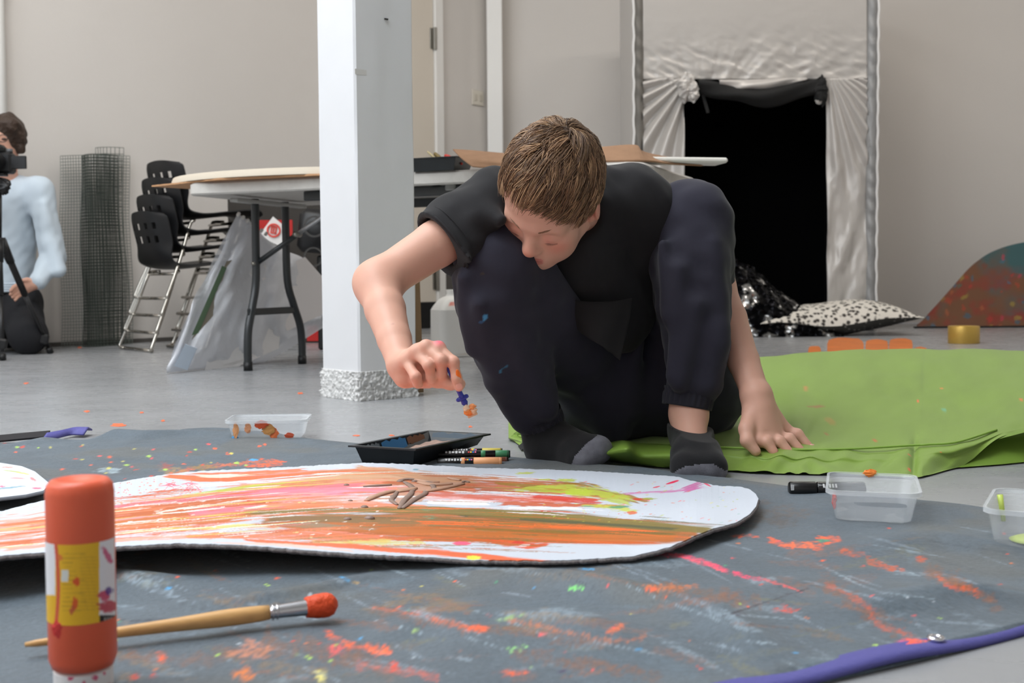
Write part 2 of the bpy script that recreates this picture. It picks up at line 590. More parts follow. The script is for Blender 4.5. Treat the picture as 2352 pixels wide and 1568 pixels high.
# door in the left wall
def onL(t, off, z):
    q = A0 + DL * t + NL * off
    return np.array([q[0], q[1], z])
RL = np.array([[DL[0], NL[0], 0], [DL[1], NL[1], 0], [0, 0, 1.0]])    # columns: along, out, up
def tL(px):
    r = (px - 1176) / FPX
    return (2.62 + 6.55 * r) / (0.682 - 0.7313 * r)
M_door = mat('cream_door_paint', (216, 206, 192), 0.55, var=(2, 0.02))
M_black = mat('matt_black', (16, 16, 17), 0.5)
M_steel = mat('dull_steel', (150, 146, 138), 0.35, metal=1.0)
t1 = tL(997); t0 = t1 - 0.88; DH = 2.42
d = mk('door_1', box(onL((t0 + t1) / 2, 0.012, DH / 2 + 0.09), (t1 - t0, 0.03, DH - 0.18), RL, 0.003), M_door); tag(d, kind='structure')
mb = MB()
for tt in (t0 - 0.045, t1 + 0.045):
    mb.add(*box(onL(tt, 0.02, DH / 2 + 0.03), (0.085, 0.055, DH + 0.06), RL, 0.006))
mb.add(*box(onL((t0 + t1) / 2, 0.02, DH + 0.045), (t1 - t0 + 0.175, 0.055, 0.085), RL, 0.006))
mk('door_frame', mb, M_white, d)
mk('kick_plate', box(onL((t0 + t1) / 2, 0.03, 0.10), (t1 - t0, 0.006, 0.19), RL, 0.002), M_black, d)
for zz in (2.12, 1.2, 0.36):
    h = MB()
    h.add(*tube([onL(t1 + 0.002, 0.045, zz - 0.08), onL(t1 + 0.002, 0.045, zz + 0.08)], 0.014, 8))
    h.add(*box(onL(t1 - 0.01, 0.031, zz), (0.05, 0.006, 0.15), RL, 0.002))
    mk('hinge', h, M_steel, d)
# boxed-in corner pipe
q = A0 + DL * 3.60
w = mk('trim_1', box((-0.115, 9.08, CEIL / 2), (0.118, 0.12, CEIL), None, 0.006), mat('trim_white', (240, 238, 234), 0.5)); tag(w, kind='structure')
w = mk('trim_2', MB().add(*tube([onL(tL(8), 0.05, 0.0), onL(tL(8), 0.05, CEIL)], 0.032, 14)).add(*tube([onL(tL(8), 0.05, 1.92), onL(tL(8), 0.05, 1.99)], 0.04, 14)), M_white, smooth=True); tag(w, kind='structure')
mb = MB()  # dark strip standing in for the thin shadow along the wall base
for (ta, tb) in ((-4.5, t0 - 0.1), (t1 + 0.1, 3.6)):
    mb.add(*box(onL((ta + tb) / 2, 0.006, 0.012), (tb - ta, 0.012, 0.024), RL))
w = mk('wall_base_shade', mb, mat('base_shade_grey', (88, 84, 80), 0.8)); tag(w, kind='structure')

# light switch
ts = tL(1101)
s = thing('light_switch', onL(ts, 0, 1.70), 'white plastic light switch plate on the wall beside the cream door', 'switch')
zc = P(1101, 225, onL(ts, 0, 0)[1])[2]
mk('plate', box(onL(ts, 0.006, zc), (0.125, 0.012, 0.115), RL, 0.004), mat('switch_plastic', (214, 207, 194), 0.4), s)
for k in (-1, 1):
    mk('rocker', box(onL(ts + k * 0.027, 0.0135, zc), (0.032, 0.006, 0.05), RL, 0.002), mat('rocker_plastic', (196, 188, 174), 0.35), s)

# ---------------------------------------------------------------- pillar
pf = G(825, 922)[:2]
u1 = np.array([math.cos(math.radians(40)), math.sin(math.radians(40))]); u2 = np.array([-u1[1], u1[0]])
S = 0.216
pc = pf + (u1 + u2) * S / 2
pl = thing('pillar', (pc[0], pc[1], 0), 'square white painted pillar with crumbling plaster foot', 'pillar')
def pillar_mesh(z0, z1, nz, half, amp, fr, seed, nper=14):
    """square section with softly rounded, uneven arrises"""
    ring = []
    for k in range(4):
        a = [(-1, -1), (1, -1), (1, 1), (-1, 1)][k]; b = [(1, -1), (1, 1), (-1, 1), (-1, -1)][k]
        s = np.linspace(0, 1, nper, endpoint=False)
        s = np.sort(np.r_[s[1:], 0.03, 0.97])
        ring += [np.array(a) * (1 - x) + np.array(b) * x for x in s]
    ring = np.array(ring)
    # round the corner points in
    V = []
    zs = np.linspace(z0, z1, nz)
    ang = np.arange(len(ring))
    for z in zs:
        nz1 = (fbm(ang * fr[0] + 0.37, np.full(len(ring), z * fr[1]), seed, 3) - 0.5) * amp
        loc = ring * (half + nz1)[:, None]
        V.append(np.c_[pc[0] + loc[:, 0] * u1[0] + loc[:, 1] * u2[0], pc[1] + loc[:, 0] * u1[1] + loc[:, 1] * u2[1], np.full(len(ring), z)])
    n = len(ring); V = np.concatenate(V)
    i = (np.arange(nz - 1)[:, None] * n + np.arange(n)[None, :]).ravel(); j = (np.arange(nz - 1)[:, None] * n + (np.arange(n)[None, :] + 1) % n).ravel()
    Q = np.stack([i, j, j + n, i + n], 1)
    return V, [tuple(q) for q in Q] + [tuple(range(n))[::-1], tuple(range((nz - 1) * n, nz * n))]
M_pil = mat('pillar_white', (213, 213, 215), 0.55, var=(5, 0.02), bump=(14, 0.06, 3))
mk('shaft', pillar_mesh(0.06, CEIL, 120, S / 2 - 0.003, 0.003, (0.35, 3.0), 3), M_pil, pl, sharp=35)
mk('plaster_foot', pillar_mesh(0.0, 0.088, 44, S / 2 + 0.001, 0.017, (0.9, 110), 9, 60),
   mat('rough_plaster', (210, 209, 207), 0.85, bump=(160, 0.5, 4, 0.004)), pl, smooth=True)
nq = pf + u1 * 0.115 - np.array([0, 0]); nz_ = P(873, 44, nq[1])[2]
mk('nail_hole', box((nq[0], nq[1], nz_), (0.012, 0.004, 0.004), rotz(math.radians(40))), M_black, pl)
mk('tape_scrap', box((*(pf + u1 * 0.024 + u2 * 0.0032), P(822, 163, pf[1])[2]), (0.04, 0.0012, 0.016), rotz(math.radians(40))), mat('old_tape', (205, 203, 200), 0.7), pl)

# thin strip of cardboard leaning behind the pillar
a = G(966, 912); a = P(966, 910, 3.72); a[2] = 0.002
b = P(957, 640, 3.78)
sx = unit(np.r_[u1, 0])
o = mk('cardboard_strip', MB().add(*box((a + b) / 2, (0.022, 0.006, np.linalg.norm(b - a)), np.stack([sx, np.cross(unit(b - a), sx), unit(b - a)], 1), 0.001)),
       mat('strip_card', (150, 122, 92), 0.9, bump=(90, 0.3)))
tag(o, 'thin brown cardboard strip standing upright against the pillar edge', 'cardboard')

# ceiling battens over the far half of the room (above the frame)
for k, (x, y, lab) in enumerate(((-1.9, 4.5, 'long white ceiling light above the stacked chairs'), (0.9, 6.3, 'long white ceiling light above the folding table'), (3.2, 6.0, 'long white ceiling light above the green beanbag'))):
    cl_ = thing('ceiling_light', (x, y, CEIL - 0.09), lab, 'light', 'ceiling lights')
    mk('housing', box((x, y, CEIL - 0.035), (1.5, 0.2, 0.07), None, 0.01), M_white, cl_)
    mk('diffuser', box((x, y, CEIL - 0.08), (1.46, 0.16, 0.02), None, 0.006), mat('lamp_diffuser', (250, 244, 232), 0.5), cl_)
    L = bpy.data.lights.new('ceiling_lamp', 'AREA'); L.shape = 'RECTANGLE'; L.size = 1.44; L.size_y = 0.15; L.energy = 36; L.color = (1.0, 0.95, 0.885)
    lo = bpy.data.objects.new('ceiling_lamp', L); COL.objects.link(lo); lo.location = (0, 0, -0.005); lo.parent = cl_
# ---------------------------------------------------------------- folding table
M_plas = mat('white_table_plastic', (196, 192, 186), 0.5, var=(30, 0.04), bump=(220, 0.15, 3))
M_leg = mat('black_steel_tube', (38, 41, 43), 0.32, spec=0.6)
TL = P(425, 446, 4.57); TR = P(1480, 400, 3.86)
TH = 0.74
e1 = unit(TR[:2] - TL[:2]); e2 = np.array([-e1[1], e1[0]])
TLEN, TWID = 1.83, 0.76
def onT(a, b, z): 
    q = TL[:2] + e1 * a + e2 * b
    return np.array([q[0], q[1], z])
RT = np.array([[e1[0], e2[0], 0], [e1[1], e2[1], 0], [0, 0, 1.0]])
tb = thing('folding_table', onT(TLEN / 2, TWID / 2, 0), 'long white folding table with black steel legs behind the crouching boy', 'table')
def rrect(x0, x1, y0, y1, r, n=6):
    pts = []
    for cx, cy, a0 in ((x1 - r, y1 - r, 0), (x0 + r, y1 - r, 90), (x0 + r, y0 + r, 180), (x1 - r, y0 + r, 270)):
        for k in range(n + 1):
            a = math.radians(a0 + 90 * k / n); pts.append((cx + r * math.cos(a), cy + r * math.sin(a)))
    return np.array(pts)
def tworld(V):
    return np.c_[TL[0] + V[:, 0] * e1[0] + V[:, 1] * e2[0], TL[1] + V[:, 0] * e1[1] + V[:, 1] * e2[1], V[:, 2]]
def loft(rings, cap=True):
    n = len(rings[0]); V = np.concatenate(rings); Fc = []
    for i in range(len(rings) - 1):
        for k in range(n):
            k2 = (k + 1) % n; Fc.append((i * n + k, i * n + k2, (i + 1) * n + k2, (i + 1) * n + k))
    if cap: Fc += [tuple(range(n))[::-1], tuple((len(rings) - 1) * n + k for k in range(n))]
    return V, Fc
def ringz(p, z, inset=0):
    c = p.mean(0); q = p.copy()
    q = c + (p - c) * (1 - inset / np.maximum(np.abs(p - c).max(0), 1e-6))
    return np.c_[q, np.full(len(p), z)]
pr = rrect(0, TLEN, 0, TWID, 0.05)
V, Fc = loft([ringz(pr, TH - 0.042, 0.03), ringz(pr, TH - 0.045, 0.02), ringz(pr, TH - 0.048, 0.006), ringz(pr, TH - 0.042, 0), ringz(pr, TH - 0.008, 0), ringz(pr, TH, 0.008)])
mk('table_top', (tworld(V), Fc), M_plas, tb, sharp=40)
mb = MB()
for b_ in (0.10, TWID - 0.10):
    mb.add(*box(onT(TLEN / 2 + 0.17, b_, TH - 0.062), (TLEN - 0.62, 0.03, 0.035), RT, 0.003))
mk('apron_rail', mb, M_leg, tb)
def legframe(a, sgn):
    for b0, bb in ((0.275, 0.205), (0.49, 0.60)):
        pts = resample([onT(a, b0, TH - 0.05), onT(a, b0 * 0.98 + bb * 0.02, 0.55), onT(a, b0 * 0.93 + bb * 0.07, 0.36), onT(a, b0 * 0.55 + bb * 0.45, 0.26), onT(a, b0 * 0.12 + bb * 0.88, 0.17), onT(a, bb, 0.09), onT(a, bb, 0.0)], 34)
        lg = mk('leg', tube(pts, 0.0165, 12), M_leg, tb, smooth=True)
        mk('foot_cap', tube([onT(a, bb, 0.0), onT(a, bb, 0.035)], 0.0185, 12), M_black, lg, smooth=True)
    mk('cross_bar', box(onT(a, 0.39, 0.235), (0.012, 0.36, 0.028), RT, 0.004), M_leg, tb)
    mk('hinge_bar', box(onT(a, TWID / 2, TH - 0.062), (0.04, TWID - 0.26, 0.016), RT, 0.004), mat('pale_hinge', (168, 166, 162), 0.5), tb)
    p0 = onT(a, 0.275, 0.43); p1 = onT(a + sgn * 0.36, 0.33, TH - 0.08)
    pm_ = p0 * 0.5 + p1 * 0.5
    mk('brace', tube([p0, pm_], 0.011, 8), M_leg, tb, smooth=True)
    mk('brace', tube([pm_, p1], 0.009, 8), mat('galvanised_bar', (176, 176, 178), 0.35, metal=0.8), tb, smooth=True)
    mk('brace_pin', tube([pm_ - np.r_[e2, 0] * 0.02, pm_ + np.r_[e2, 0] * 0.02], 0.012, 8), M_steel, tb, smooth=True)
    mk('brace_pin', tube([p0 - np.r_[e2, 0] * 0.024, p0 + np.r_[e2, 0] * 0.02], 0.008, 8), M_steel, tb, smooth=True)
legframe(0.13, 1); legframe(TLEN - 0.13, -1)
# diagonal struts under the middle of the table
for (x0, x1) in ((945, 1012), (1140, 1045)):
    p1 = P(x1, 428, 4.25); p0 = P(x0, 446 if x0 < 1000 else 440, 4.3)
    mk('strut', tube([p0, p1], 0.010, 8), M_leg, tb, smooth=True)
mk('apron_clip', box(P(1037, 428, 4.23), (0.04, 0.03, 0.03), RT, 0.004), mat('grey_clip', (150, 150, 148), 0.5), tb)

# ---------------------------------------------------------------- things on the table
M_card = mat('brown_cardboard', (158, 122, 94), 0.9, var=(20, 0.08), bump=(70, 0.2, 4))
def ragged(poly, amp, seed, step=0.02):
    rng = random.Random(seed); out = []
    n = len(poly)
    for i in range(n):
        a = np.array(poly[i]); b = np.array(poly[(i + 1) % n]); k = max(1, int(np.linalg.norm(b - a) / step))
        for j in range(k):
            out.append(a + (b - a) * j / k + np.array([rng.uniform(-amp, amp), rng.uniform(-amp, amp)]))
    return out
# two stacked boards overhanging the left end
def zt(V): return tworld(V)
o = mk('cardboard_sheet', prism(ragged([(-0.24, 0.10), (0.2, -0.05), (0.7, -0.03), (0.72, 0.6), (0.2, 0.72), (-0.1, 0.5)], 0.004, 3), TH + 0.001, TH + 0.007, zt), mat('tan_cardboard', (186, 142, 104), 0.9))
tag(o, 'tan cardboard sheet under the cream board on the left end of the table', 'cardboard')
pts = []
for k in range(40):
    a = 2 * math.pi * k / 40; pts.append((0.36 + 0.60 * math.cos(a), 0.30 + 0.36 * math.sin(a)))
pts = np.array(pts)
V, Fc = loft([np.c_[pts * [1, 1], np.full(40, TH + 0.008)], np.c_[pts, np.full(40, TH + 0.014)], np.c_[(pts - [0.36, 0.3]) * 0.985 + [0.36, 0.3], np.full(40, TH + 0.034)]])
o = mk('oval_board', (tworld(V), Fc), mat('cream_foamboard', (208, 196, 178), 0.7), sharp=40)
tag(o, 'cream oval foam board lying on cardboard at the left end of the table', 'board')

# black roller tray with brushes
c = P(1012, 388, 4.20); c[2] = TH
rt = thing('paint_tray', c, 'small black paint tray with brushes standing on the white table', 'tray')
M_trayb = mat('black_tray_plastic', (30, 34, 36), 0.38, var=(40, 0.25))
def tray_mesh(c, ux, uy, lx, ly, h, wall=0.004, taper=0.015, floor_z=0.004, rim=0.008):
    """open-topped tapered tray with an out-turned rim"""
    ux = np.asarray(ux); uy = np.asarray(uy)
    def ring(ix, iy, z): 
        return np.array([c + ux * sx * (lx / 2 - ix) + uy * sy * (ly / 2 - iy) + np.array([0, 0, z]) for sx, sy in ((-1, -1), (1, -1), (1, 1), (-1, 1))])
    rings = [ring(taper, taper, 0), ring(0, 0, h - 0.002), ring(-rim, -rim, h - 0.002), ring(-rim, -rim, h), ring(0.001, 0.001, h), ring(taper + wall, taper + wall, floor_z)]
    return loft(rings)
ux = np.r_[e1, 0]; uy = np.r_[e2, 0]
mk('tray_body', tray_mesh(c, ux, uy, 0.19, 0.15, 0.045), M_trayb, rt)
mk('tray_foot', box(c + ux * -0.105 + np.array([0, 0, 0.02]), (0.012, 0.05, 0.04), RT, 0.003), mat('grey_green_plastic', (86, 96, 98), 0.5), rt)
for k, (px, py, qx, qy, cc, r) in enumerate([(982, 348, 1010, 372, (176, 160, 120), 0.004), (998, 352, 1022, 372, (112, 92, 40), 0.007), (1022, 357, 1048, 368, (190, 50, 40), 0.007)]):
    p0 = P(px, py, 4.22); p1 = P(qx, qy, 4.17)
    b_ = mk('brush' if k != 2 else 'spatula', tube(resample([p0, p0 * 0.6 + p1 * 0.4, p1 + (p1 - p0) * 0.5 + np.array([0, 0, -0.004])], 8), [r * .6, r, r, r * 1.1, r, r, r * .8, r * .6], 8),
            mat('brush_tone_%d' % k, cc, 0.5), smooth=True)
    tag(b_, ['thin pale brush handle poking out of the tray on the table', 'dark olive brush handle poking out of the tray on the table', 'red handled spatula lying in the tray on the table'][k], 'brush' if k < 2 else 'spatula', 'tools in the table tray')
# folded cardboard: a bent sheet with a lifted flap
def sheet(rows, name, m, label, cat, thick=0.004, nu=24):
    """rows: list of polylines (same count) of world points; sheet lofted across them"""
    R_ = np.array([resample(r, nu) for r in rows])
    nv = max(12, len(rows) * 6)
    Gd = np.stack([resample(R_[:, i], nv) for i in range(nu)])
    n = np.cross(Gd[1, 0] - Gd[0, 0], Gd[0, 1] - Gd[0, 0]); n = unit(n)
    if n[2] > 0: n = -n
    V, Fc = slab(Gd, thick, n)
    o = mk(name, (V, Fc), m, smooth=False)
    return tag(o, label, cat)
sheet([[P(1040, 342, 4.15), P(1075, 344, 4.13), P(1120, 348, 4.1), P(1215, 356, 4.05)],
       [P(1060, 362, 4.05), P(1085, 364, 4.03), P(1130, 368, 4.0), P(1225, 372, 3.98)],
       [P(1085, 381, 3.99), P(1110, 383, 3.99), P(1150, 381, 3.98), P(1240, 377, 3.95)]],
      'folded_cardboard', M_card, 'creased brown cardboard flap on the table beside the black tray', 'cardboard')
sheet([[P(1290, 345, 4.05), P(1380, 337, 4.05), P(1458, 332, 4.05), P(1480, 348, 4.05), P(1560, 364, 4.25), P(1640, 372, 4.4)],
       [P(1290, 372, 3.92), P(1380, 369, 3.92), P(1462, 367, 3.93), P(1500, 369, 4.0), P(1540, 374, 4.05), P(1610, 378, 4.15)]],
      'folded_cardboard', M_card, 'torn brown cardboard piece at the right end of the table behind the boy', 'cardboard', 0.006)
o = mk('foam_strip', box((0.575, 4.12, TH + 0.024), (0.34, 0.12, 0.018), rotz(0.2), 0.006), mat('white_foam', (232, 228, 220), 0.7))
tag(o, 'white foam strip sticking out past the right end of the table', 'foam')

# ---------------------------------------------------------------- stack of black shell chairs
M_shell = mat('black_polyprop', (22, 22, 24), 0.42, bump=(300, 0.06, 2))
M_chrome = mat('chrome_tube', (188, 182, 172), 0.16, metal=1.0)
def chair_shell():
    """back and seat as one curved shell with holes; local x = facing, y = width"""
    prof = [(0.46, 0.425), (0.44, 0.445), (0.38, 0.45), (0.28, 0.44), (0.16, 0.425), (0.09, 0.425), (0.035, 0.445), (0.0, 0.50), (-0.015, 0.56), (-0.03, 0.63), (-0.042, 0.69), (-0.048, 0.725)]
    wid = [0.205, 0.225, 0.235, 0.24, 0.24, 0.24, 0.235, 0.235, 0.24, 0.245, 0.24, 0.215]
    n = 45
    pr_ = resample(np.c_[prof, wid], n); nv = 29
    Gd = np.zeros((n, nv, 3)); v = np.linspace(-1, 1, nv)
    for i in range(n):
        x, z, w_ = pr_[i]
        cup = 0.055 * np.abs(v) ** 3
        s = i / (n - 1)
        backness = sst(0.5, 0.75, s)
        Gd[i, :, 0] = x + cup * 0.9 * backness
        Gd[i, :, 1] = v * w_
        Gd[i, :, 2] = z + cup * 0.35 * (1 - backness) - (sst(0.9, 1.0, s) * 0.02 * v ** 2)
    th = 0.006
    t1_ = np.gradient(Gd, axis=0); t2_ = np.gradient(Gd, axis=1)
    N = np.cross(t1_, t2_); N /= np.linalg.norm(N, axis=2, keepdims=True)
    V = np.concatenate([Gd.reshape(-1, 3), (Gd - N * th).reshape(-1, 3)]); K = n * nv
    hole = np.zeros((n - 1, nv - 1), bool)
    for si, sj in ((37, 6), (37, 11), (37, 17), (37, 22), (33, 6), (33, 11), (33, 17), (33, 22)):
        hole[si - 1:si + 1, sj - 1:sj + 1] = True
    Fc = []
    for i in range(n - 1):
        for j in range(nv - 1):
            if hole[i, j]: continue
            a = i * nv + j; q = (a, a + nv, a + nv + 1, a + 1)
            Fc.append(q); Fc.append(tuple(k + K for k in q[::-1]))
            for di, dj, e in ((-1, 0, (a, a + 1)), (1, 0, (a + nv + 1, a + nv)), (0, -1, (a + nv, a)), (0, 1, (a + 1, a + nv + 1))):
                ii, jj = i + di, j + dj
                if ii < 0 or jj < 0 or ii >= n - 1 or jj >= nv - 1 or hole[ii, jj]:
                    Fc.append((e[0], e[1], e[1] + K, e[0] + K))
    return V, Fc
def make_chair():
    t = thing('shell_chair', (0, 0, 0), 'x', 'chair', 'stack of black shell chairs')
    mk('seat_shell', chair_shell(), M_shell, t, sharp=50)
    for s in (-1, 1):
        y = s * 0.185
        pts = resample([(0.40, y * 0.8, 0.425), (0.36, y, 0.425), (0.34, y, 0.40), (0.29, s * 0.205, 0.24), (0.22, s * 0.225, 0.045), (0.20, s * 0.222, 0.012), (0.17, s * 0.20, 0.009)], 26)
        mk('leg', tube(pts, 0.0085, 10), M_chrome, t, smooth=True)
        pts = resample([(0.10, y * 0.6, 0.415), (0.085, y, 0.412), (0.06, y, 0.385), (0.0, s * 0.205, 0.22), (-0.075, s * 0.225, 0.045), (-0.085, s * 0.222, 0.015), (-0.07, s * 0.20, 0.009)], 26)
        mk('leg', tube(pts, 0.0085, 10), M_chrome, t, smooth=True)
    mk('stretcher', tube([(0.17, -0.20, 0.009), (0.17, 0.20, 0.009)], 0.0085, 10), M_chrome, t, smooth=True)
    mk('stretcher', tube([(-0.07, -0.20, 0.009), (-0.07, 0.20, 0.009)], 0.0085, 10), M_chrome, t, smooth=True)
    mk('seat_bar', tube([(0.33, -0.185, 0.405), (0.33, 0.185, 0.405)], 0.008, 8), M_chrome, t, smooth=True)
    mk('seat_bar', tube([(0.07, -0.185, 0.40), (0.07, 0.185, 0.40)], 0.008, 8), M_chrome, t, smooth=True)
    return t
ch = make_chair()
base = G(340, 806)
CLAB = ['black plastic shell chair with chrome legs, lowest of the stack by the wall', 'black plastic shell chair, second from the bottom of the stack', 'black plastic shell chair, second from the top of the stack', 'black plastic shell chair topping the stack, its back holes showing wall']
PHI = math.radians(38)
for k in range(4):
    o = ch if k == 0 else copy_tree(ch)
    if k: o.parent = None
    o.location = (base[0] + k * 0.030 * math.cos(PHI), base[1] + 0.05 + k * 0.030 * math.sin(PHI), 0.0 + k * 0.088)
    o.rotation_euler = (0, 0, PHI)
    o['label'] = CLAB[k]

# ---------------------------------------------------------------- rolled garden mesh against the wall
M_mesh = mat('green_plastic_mesh', (78, 88, 82), 0.55)
M_mesh2 = mat('grey_plastic_mesh', (112, 118, 112), 0.55)
def netting(ptsfun, nu, nv, w, th=0.0012):
    """grid of strands over a surface ptsfun(u,v)"""
    mb = MB()
    for i in range(nu + 1):
        p = np.array([ptsfun(i / nu, v) for v in np.linspace(0, 1, 13)])
        mb.add(*tube(p, w, 4))
    for j in range(nv + 1):
        p = np.array([ptsfun(u, j / nv) for u in np.linspace(0, 1, 13)])
        mb.add(*tube(p, w, 4))
    return mb
mr = thing('mesh_roll', G(218, 791), 'tall roll of grey-green plastic garden mesh leaning on the wall', 'mesh roll')
def msh(x0, x1, ytop, yb, dy, curl, sk):
    b0, b1 = G(x0 + 3, yb), G(x1 + 3, yb)
    def f(u, v):
        px = x0 + (x1 - x0) * u + 4 * v * 0
        t_ = tL(px); Yb = 6.55 + 0.7313 * t_ - 0.13 + dy
        p0 = P(px + 4, yb, Yb); p0[2] = 0.003
        p1 = P(px - sk * u, ytop, Yb + 0.07)
        q = p0 * (1 - v) + p1 * v
        return q + np.array([0.004 * math.sin(9 * v + 5 * u), -curl * math.sin(u * math.pi) + 0.008 * math.sin(7 * v), 0])
    return f
k = mk('mesh_layer', netting(msh(137, 302, 358, 791, 0.02, 0.05, 6), 22, 62, 0.0017), M_mesh2, mr); tag(k, kind='stuff')
k = mk('mesh_layer', netting(msh(186, 296, 357, 789, 0.0, 0.09, 20), 15, 62, 0.0018), M_mesh, mr); tag(k, kind='stuff')
k = mk('mesh_layer', netting(msh(187, 280, 358, 788, -0.04, 0.10, 12), 13, 60, 0.0021), mat('dark_green_mesh', (52, 60, 54), 0.6), mr); tag(k, kind='stuff')
k = mk('mesh_layer', netting(msh(218, 282, 339, 560, 0.05, 0.03, 0), 8, 30, 0.0016), M_mesh, mr); tag(k, kind='stuff')

# ---------------------------------------------------------------- clutter under the table
M_dark = mat('dark_brown_board', (58, 53, 48), 0.75, var=(6, 0.06))
M_red = mat('printed_red', (196, 38, 34), 0.6)
Yp = 6.8
p0 = P(522, 440, Yp); p1 = P(790, 440, Yp)
zt_ = P(600, 432, Yp)[2]
cx = (p0[0] + p1[0]) / 2
bx = thing('display_carton', (cx, Yp + 0.12, 0), 'dark brown carton with red stripe and round red logo behind the table legs', 'box')
mk('carton_body', box((cx, Yp + 0.12, zt_ / 2), (p1[0] - p0[0], 0.24, zt_), None, 0.004), M_dark, bx)
zb0, zb1 = P(640, 546, Yp)[2], P(640, 505, Yp)[2]
x0, x1 = P(596, 520, Yp)[0], P(672, 520, Yp)[0]
mk('red_stripe', box(((x0 + x1) / 2, Yp - 0.001, (zb0 + zb1) / 2), (x1 - x0, 0.004, zb1 - zb0)), M_red, bx)
x0, x1 = P(705, 760, Yp)[0], P(745, 760, Yp)[0]
mk('red_stripe', box(((x0 + x1) / 2, Yp - 0.001, 0.055), (x1 - x0, 0.004, 0.09)), M_red, bx)
def disc(c, r0, r1, n=28, y=1):
    a = np.linspace(0, 2 * math.pi, n, endpoint=False)
    V = np.concatenate([np.c_[c[0] + r * np.cos(a), np.full(n, c[1] - yy), c[2] + r * np.sin(a)] for r, yy in ((r0, 0.0), (r0, 0.004), (r1, 0.004), (r1, 0.0))])
    Fc = []
    for i in range(4):
        for k_ in range(n): 
            k2 = (k_ + 1) % n; i2 = (i + 1) % 4
            Fc.append((i * n + k_, i2 * n + k_, i2 * n + k2, i * n + k2))
    return V, Fc
lc = P(628, 447, Yp)
mk('logo_ring', disc(lc, 0.038, 0.030), M_red, bx)
mk('logo_disc', disc(lc, 0.030, 0.004), mat('printed_white', (225, 220, 212), 0.6), bx)
for dx in (-0.006, 0.006):
    mk('logo_bar', box((lc[0] + dx, Yp - 0.006, lc[2] - 0.004), (0.004, 0.003, 0.03)), M_red, bx)
# white price card with red emblem
Yc = 6.1
def cardpt(x, y): return P(x, y, Yc)
poly = [cardpt(598, 536), cardpt(627, 497), cardpt(654, 520), cardpt(660, 565), cardpt(636, 562), cardpt(600, 545)]
pcd = thing('paper_card', poly[5], 'tilted white card with a red round emblem behind the table leg', 'card')
V = np.array(poly); V = np.concatenate([V, V + np.array([0, 0.004, 0])]); n = 6
mk('card_sheet', (V, [tuple(range(n)), tuple(range(n, 2 * n))[::-1]] + [(i, n + i, n + (i + 1) % n, (i + 1) % n) for i in range(n)]), mat('white_card', (224, 220, 216), 0.6), pcd)
ec = cardpt(629, 529)
M_redl = mat('emblem_red', (214, 62, 48), 0.6)
mk('emblem_ring', disc(ec + np.array([0, -0.004, 0]), 0.036, 0.028), M_redl, pcd)
for (dx, dz, w_, h_) in ((-0.012, 0.004, 0.006, 0.036), (0.0, 0.006, 0.006, 0.03), (0.012, 0.002, 0.006, 0.036), (0.0, 0.02, 0.026, 0.006), (0.0, -0.014, 0.026, 0.006)):
    mk('emblem_stroke', box((ec[0] + dx, ec[1] - 0.006, ec[2] + dz), (w_, 0.003, h_), euler(0, 0.2, 0)), M_redl, pcd)
# black bucket-seat shape behind the bag
Yb = 6.0
bc = P(712, 545, Yb)
sp = thing('speaker_box', (bc[0], bc[1], 0), 'black rounded loudspeaker box half hidden by the white pillar', 'speaker')
mk('cabinet', box((bc[0] + 0.05, bc[1] + 0.12, bc[2] + 0.03), (0.26, 0.2, 0.22), euler(0, 0.1, 0.2), 0.03), mat('speaker_black', (20, 20, 22), 0.4), sp, sharp=60)
mk('cabinet_foot', box((bc[0] + 0.07, bc[1] + 0.12, (bc[2] - 0.09) / 2), (0.1, 0.1, bc[2] - 0.09), None, 0.01), M_black, sp)
mk('cone_ring', disc(P(722, 520, Yb - 0.02), 0.055, 0.045), mat('speaker_grey', (60, 58, 56), 0.4), sp)
mk('cone_ring', disc(P(720, 590, Yb - 0.02), 0.05, 0.042), mat('speaker_grey', (60, 58, 56), 0.4), sp)

# clear polythene bag of paper offcuts
M_bag = mat('milky_polythene', (236, 238, 244), 0.3, alpha=0.66, bump=(9, 0.35, 4, 0.03))
M_paper = mat('paper_white', (208, 205, 202), 0.8)
def bagpt(x, y, d=0.0):
    return P(x, y, 4.58 + (x - 380) / 320 * 0.78 + d)
bag = thing('polythene_bag', bagpt(470, 858), 'big milky polythene bag of paper offcuts slumped under the table', 'bag')
rows = [[(380, 863), (396, 820), (450, 690), (500, 580), (546, 490)],
        [(430, 860), (455, 800), (500, 680), (545, 580), (584, 516)],
        [(500, 857), (520, 790), (560, 690), (592, 610), (612, 548)],
        [(570, 846), (585, 780), (610, 700), (640, 630), (656, 575)],
        [(640, 815), (655, 770), (670, 710), (690, 650), (705, 600)],
        [(742, 752), (743, 730), (744, 705), (745, 690), (746, 672)]]
def bagsurf(off, seed):
    R_ = np.array([resample([bagpt(x, y) for x, y in r], 30) for r in rows])
    Gd = np.stack([resample(R_[:, i], 40) for i in range(30)])
    v = np.linspace(0, 1, 30)[:, None]; u = np.linspace(0, 1, 40)[None, :]
    belly = (np.sin(np.pi * np.clip(v, 0, 1)) ** 0.6) * (np.sin(np.pi * np.clip(u, 0, 1)) ** 0.6)
    wr = (fbm(u * 7 + 0 * v, v * 4 + u * 3, seed) - 0.5) * 0.16 + np.abs(fbm(u * 12 - v * 5, v * 5 + u * 4, seed + 3, 2) - .5) * .06
    Gd[:, :, 1] += off * belly * 0.11 + wr * np.sin(np.pi * v) ** 0.5
    Gd[:, :, 2] = np.maximum(Gd[:, :, 2], 0.004)
    return Gd
mb = MB()
g1 = bagsurf(-1, 5); g2 = bagsurf(1, 11)
mb.add(g1.reshape(-1, 3), [tuple(q) for q in gridfaces(30, 40)])
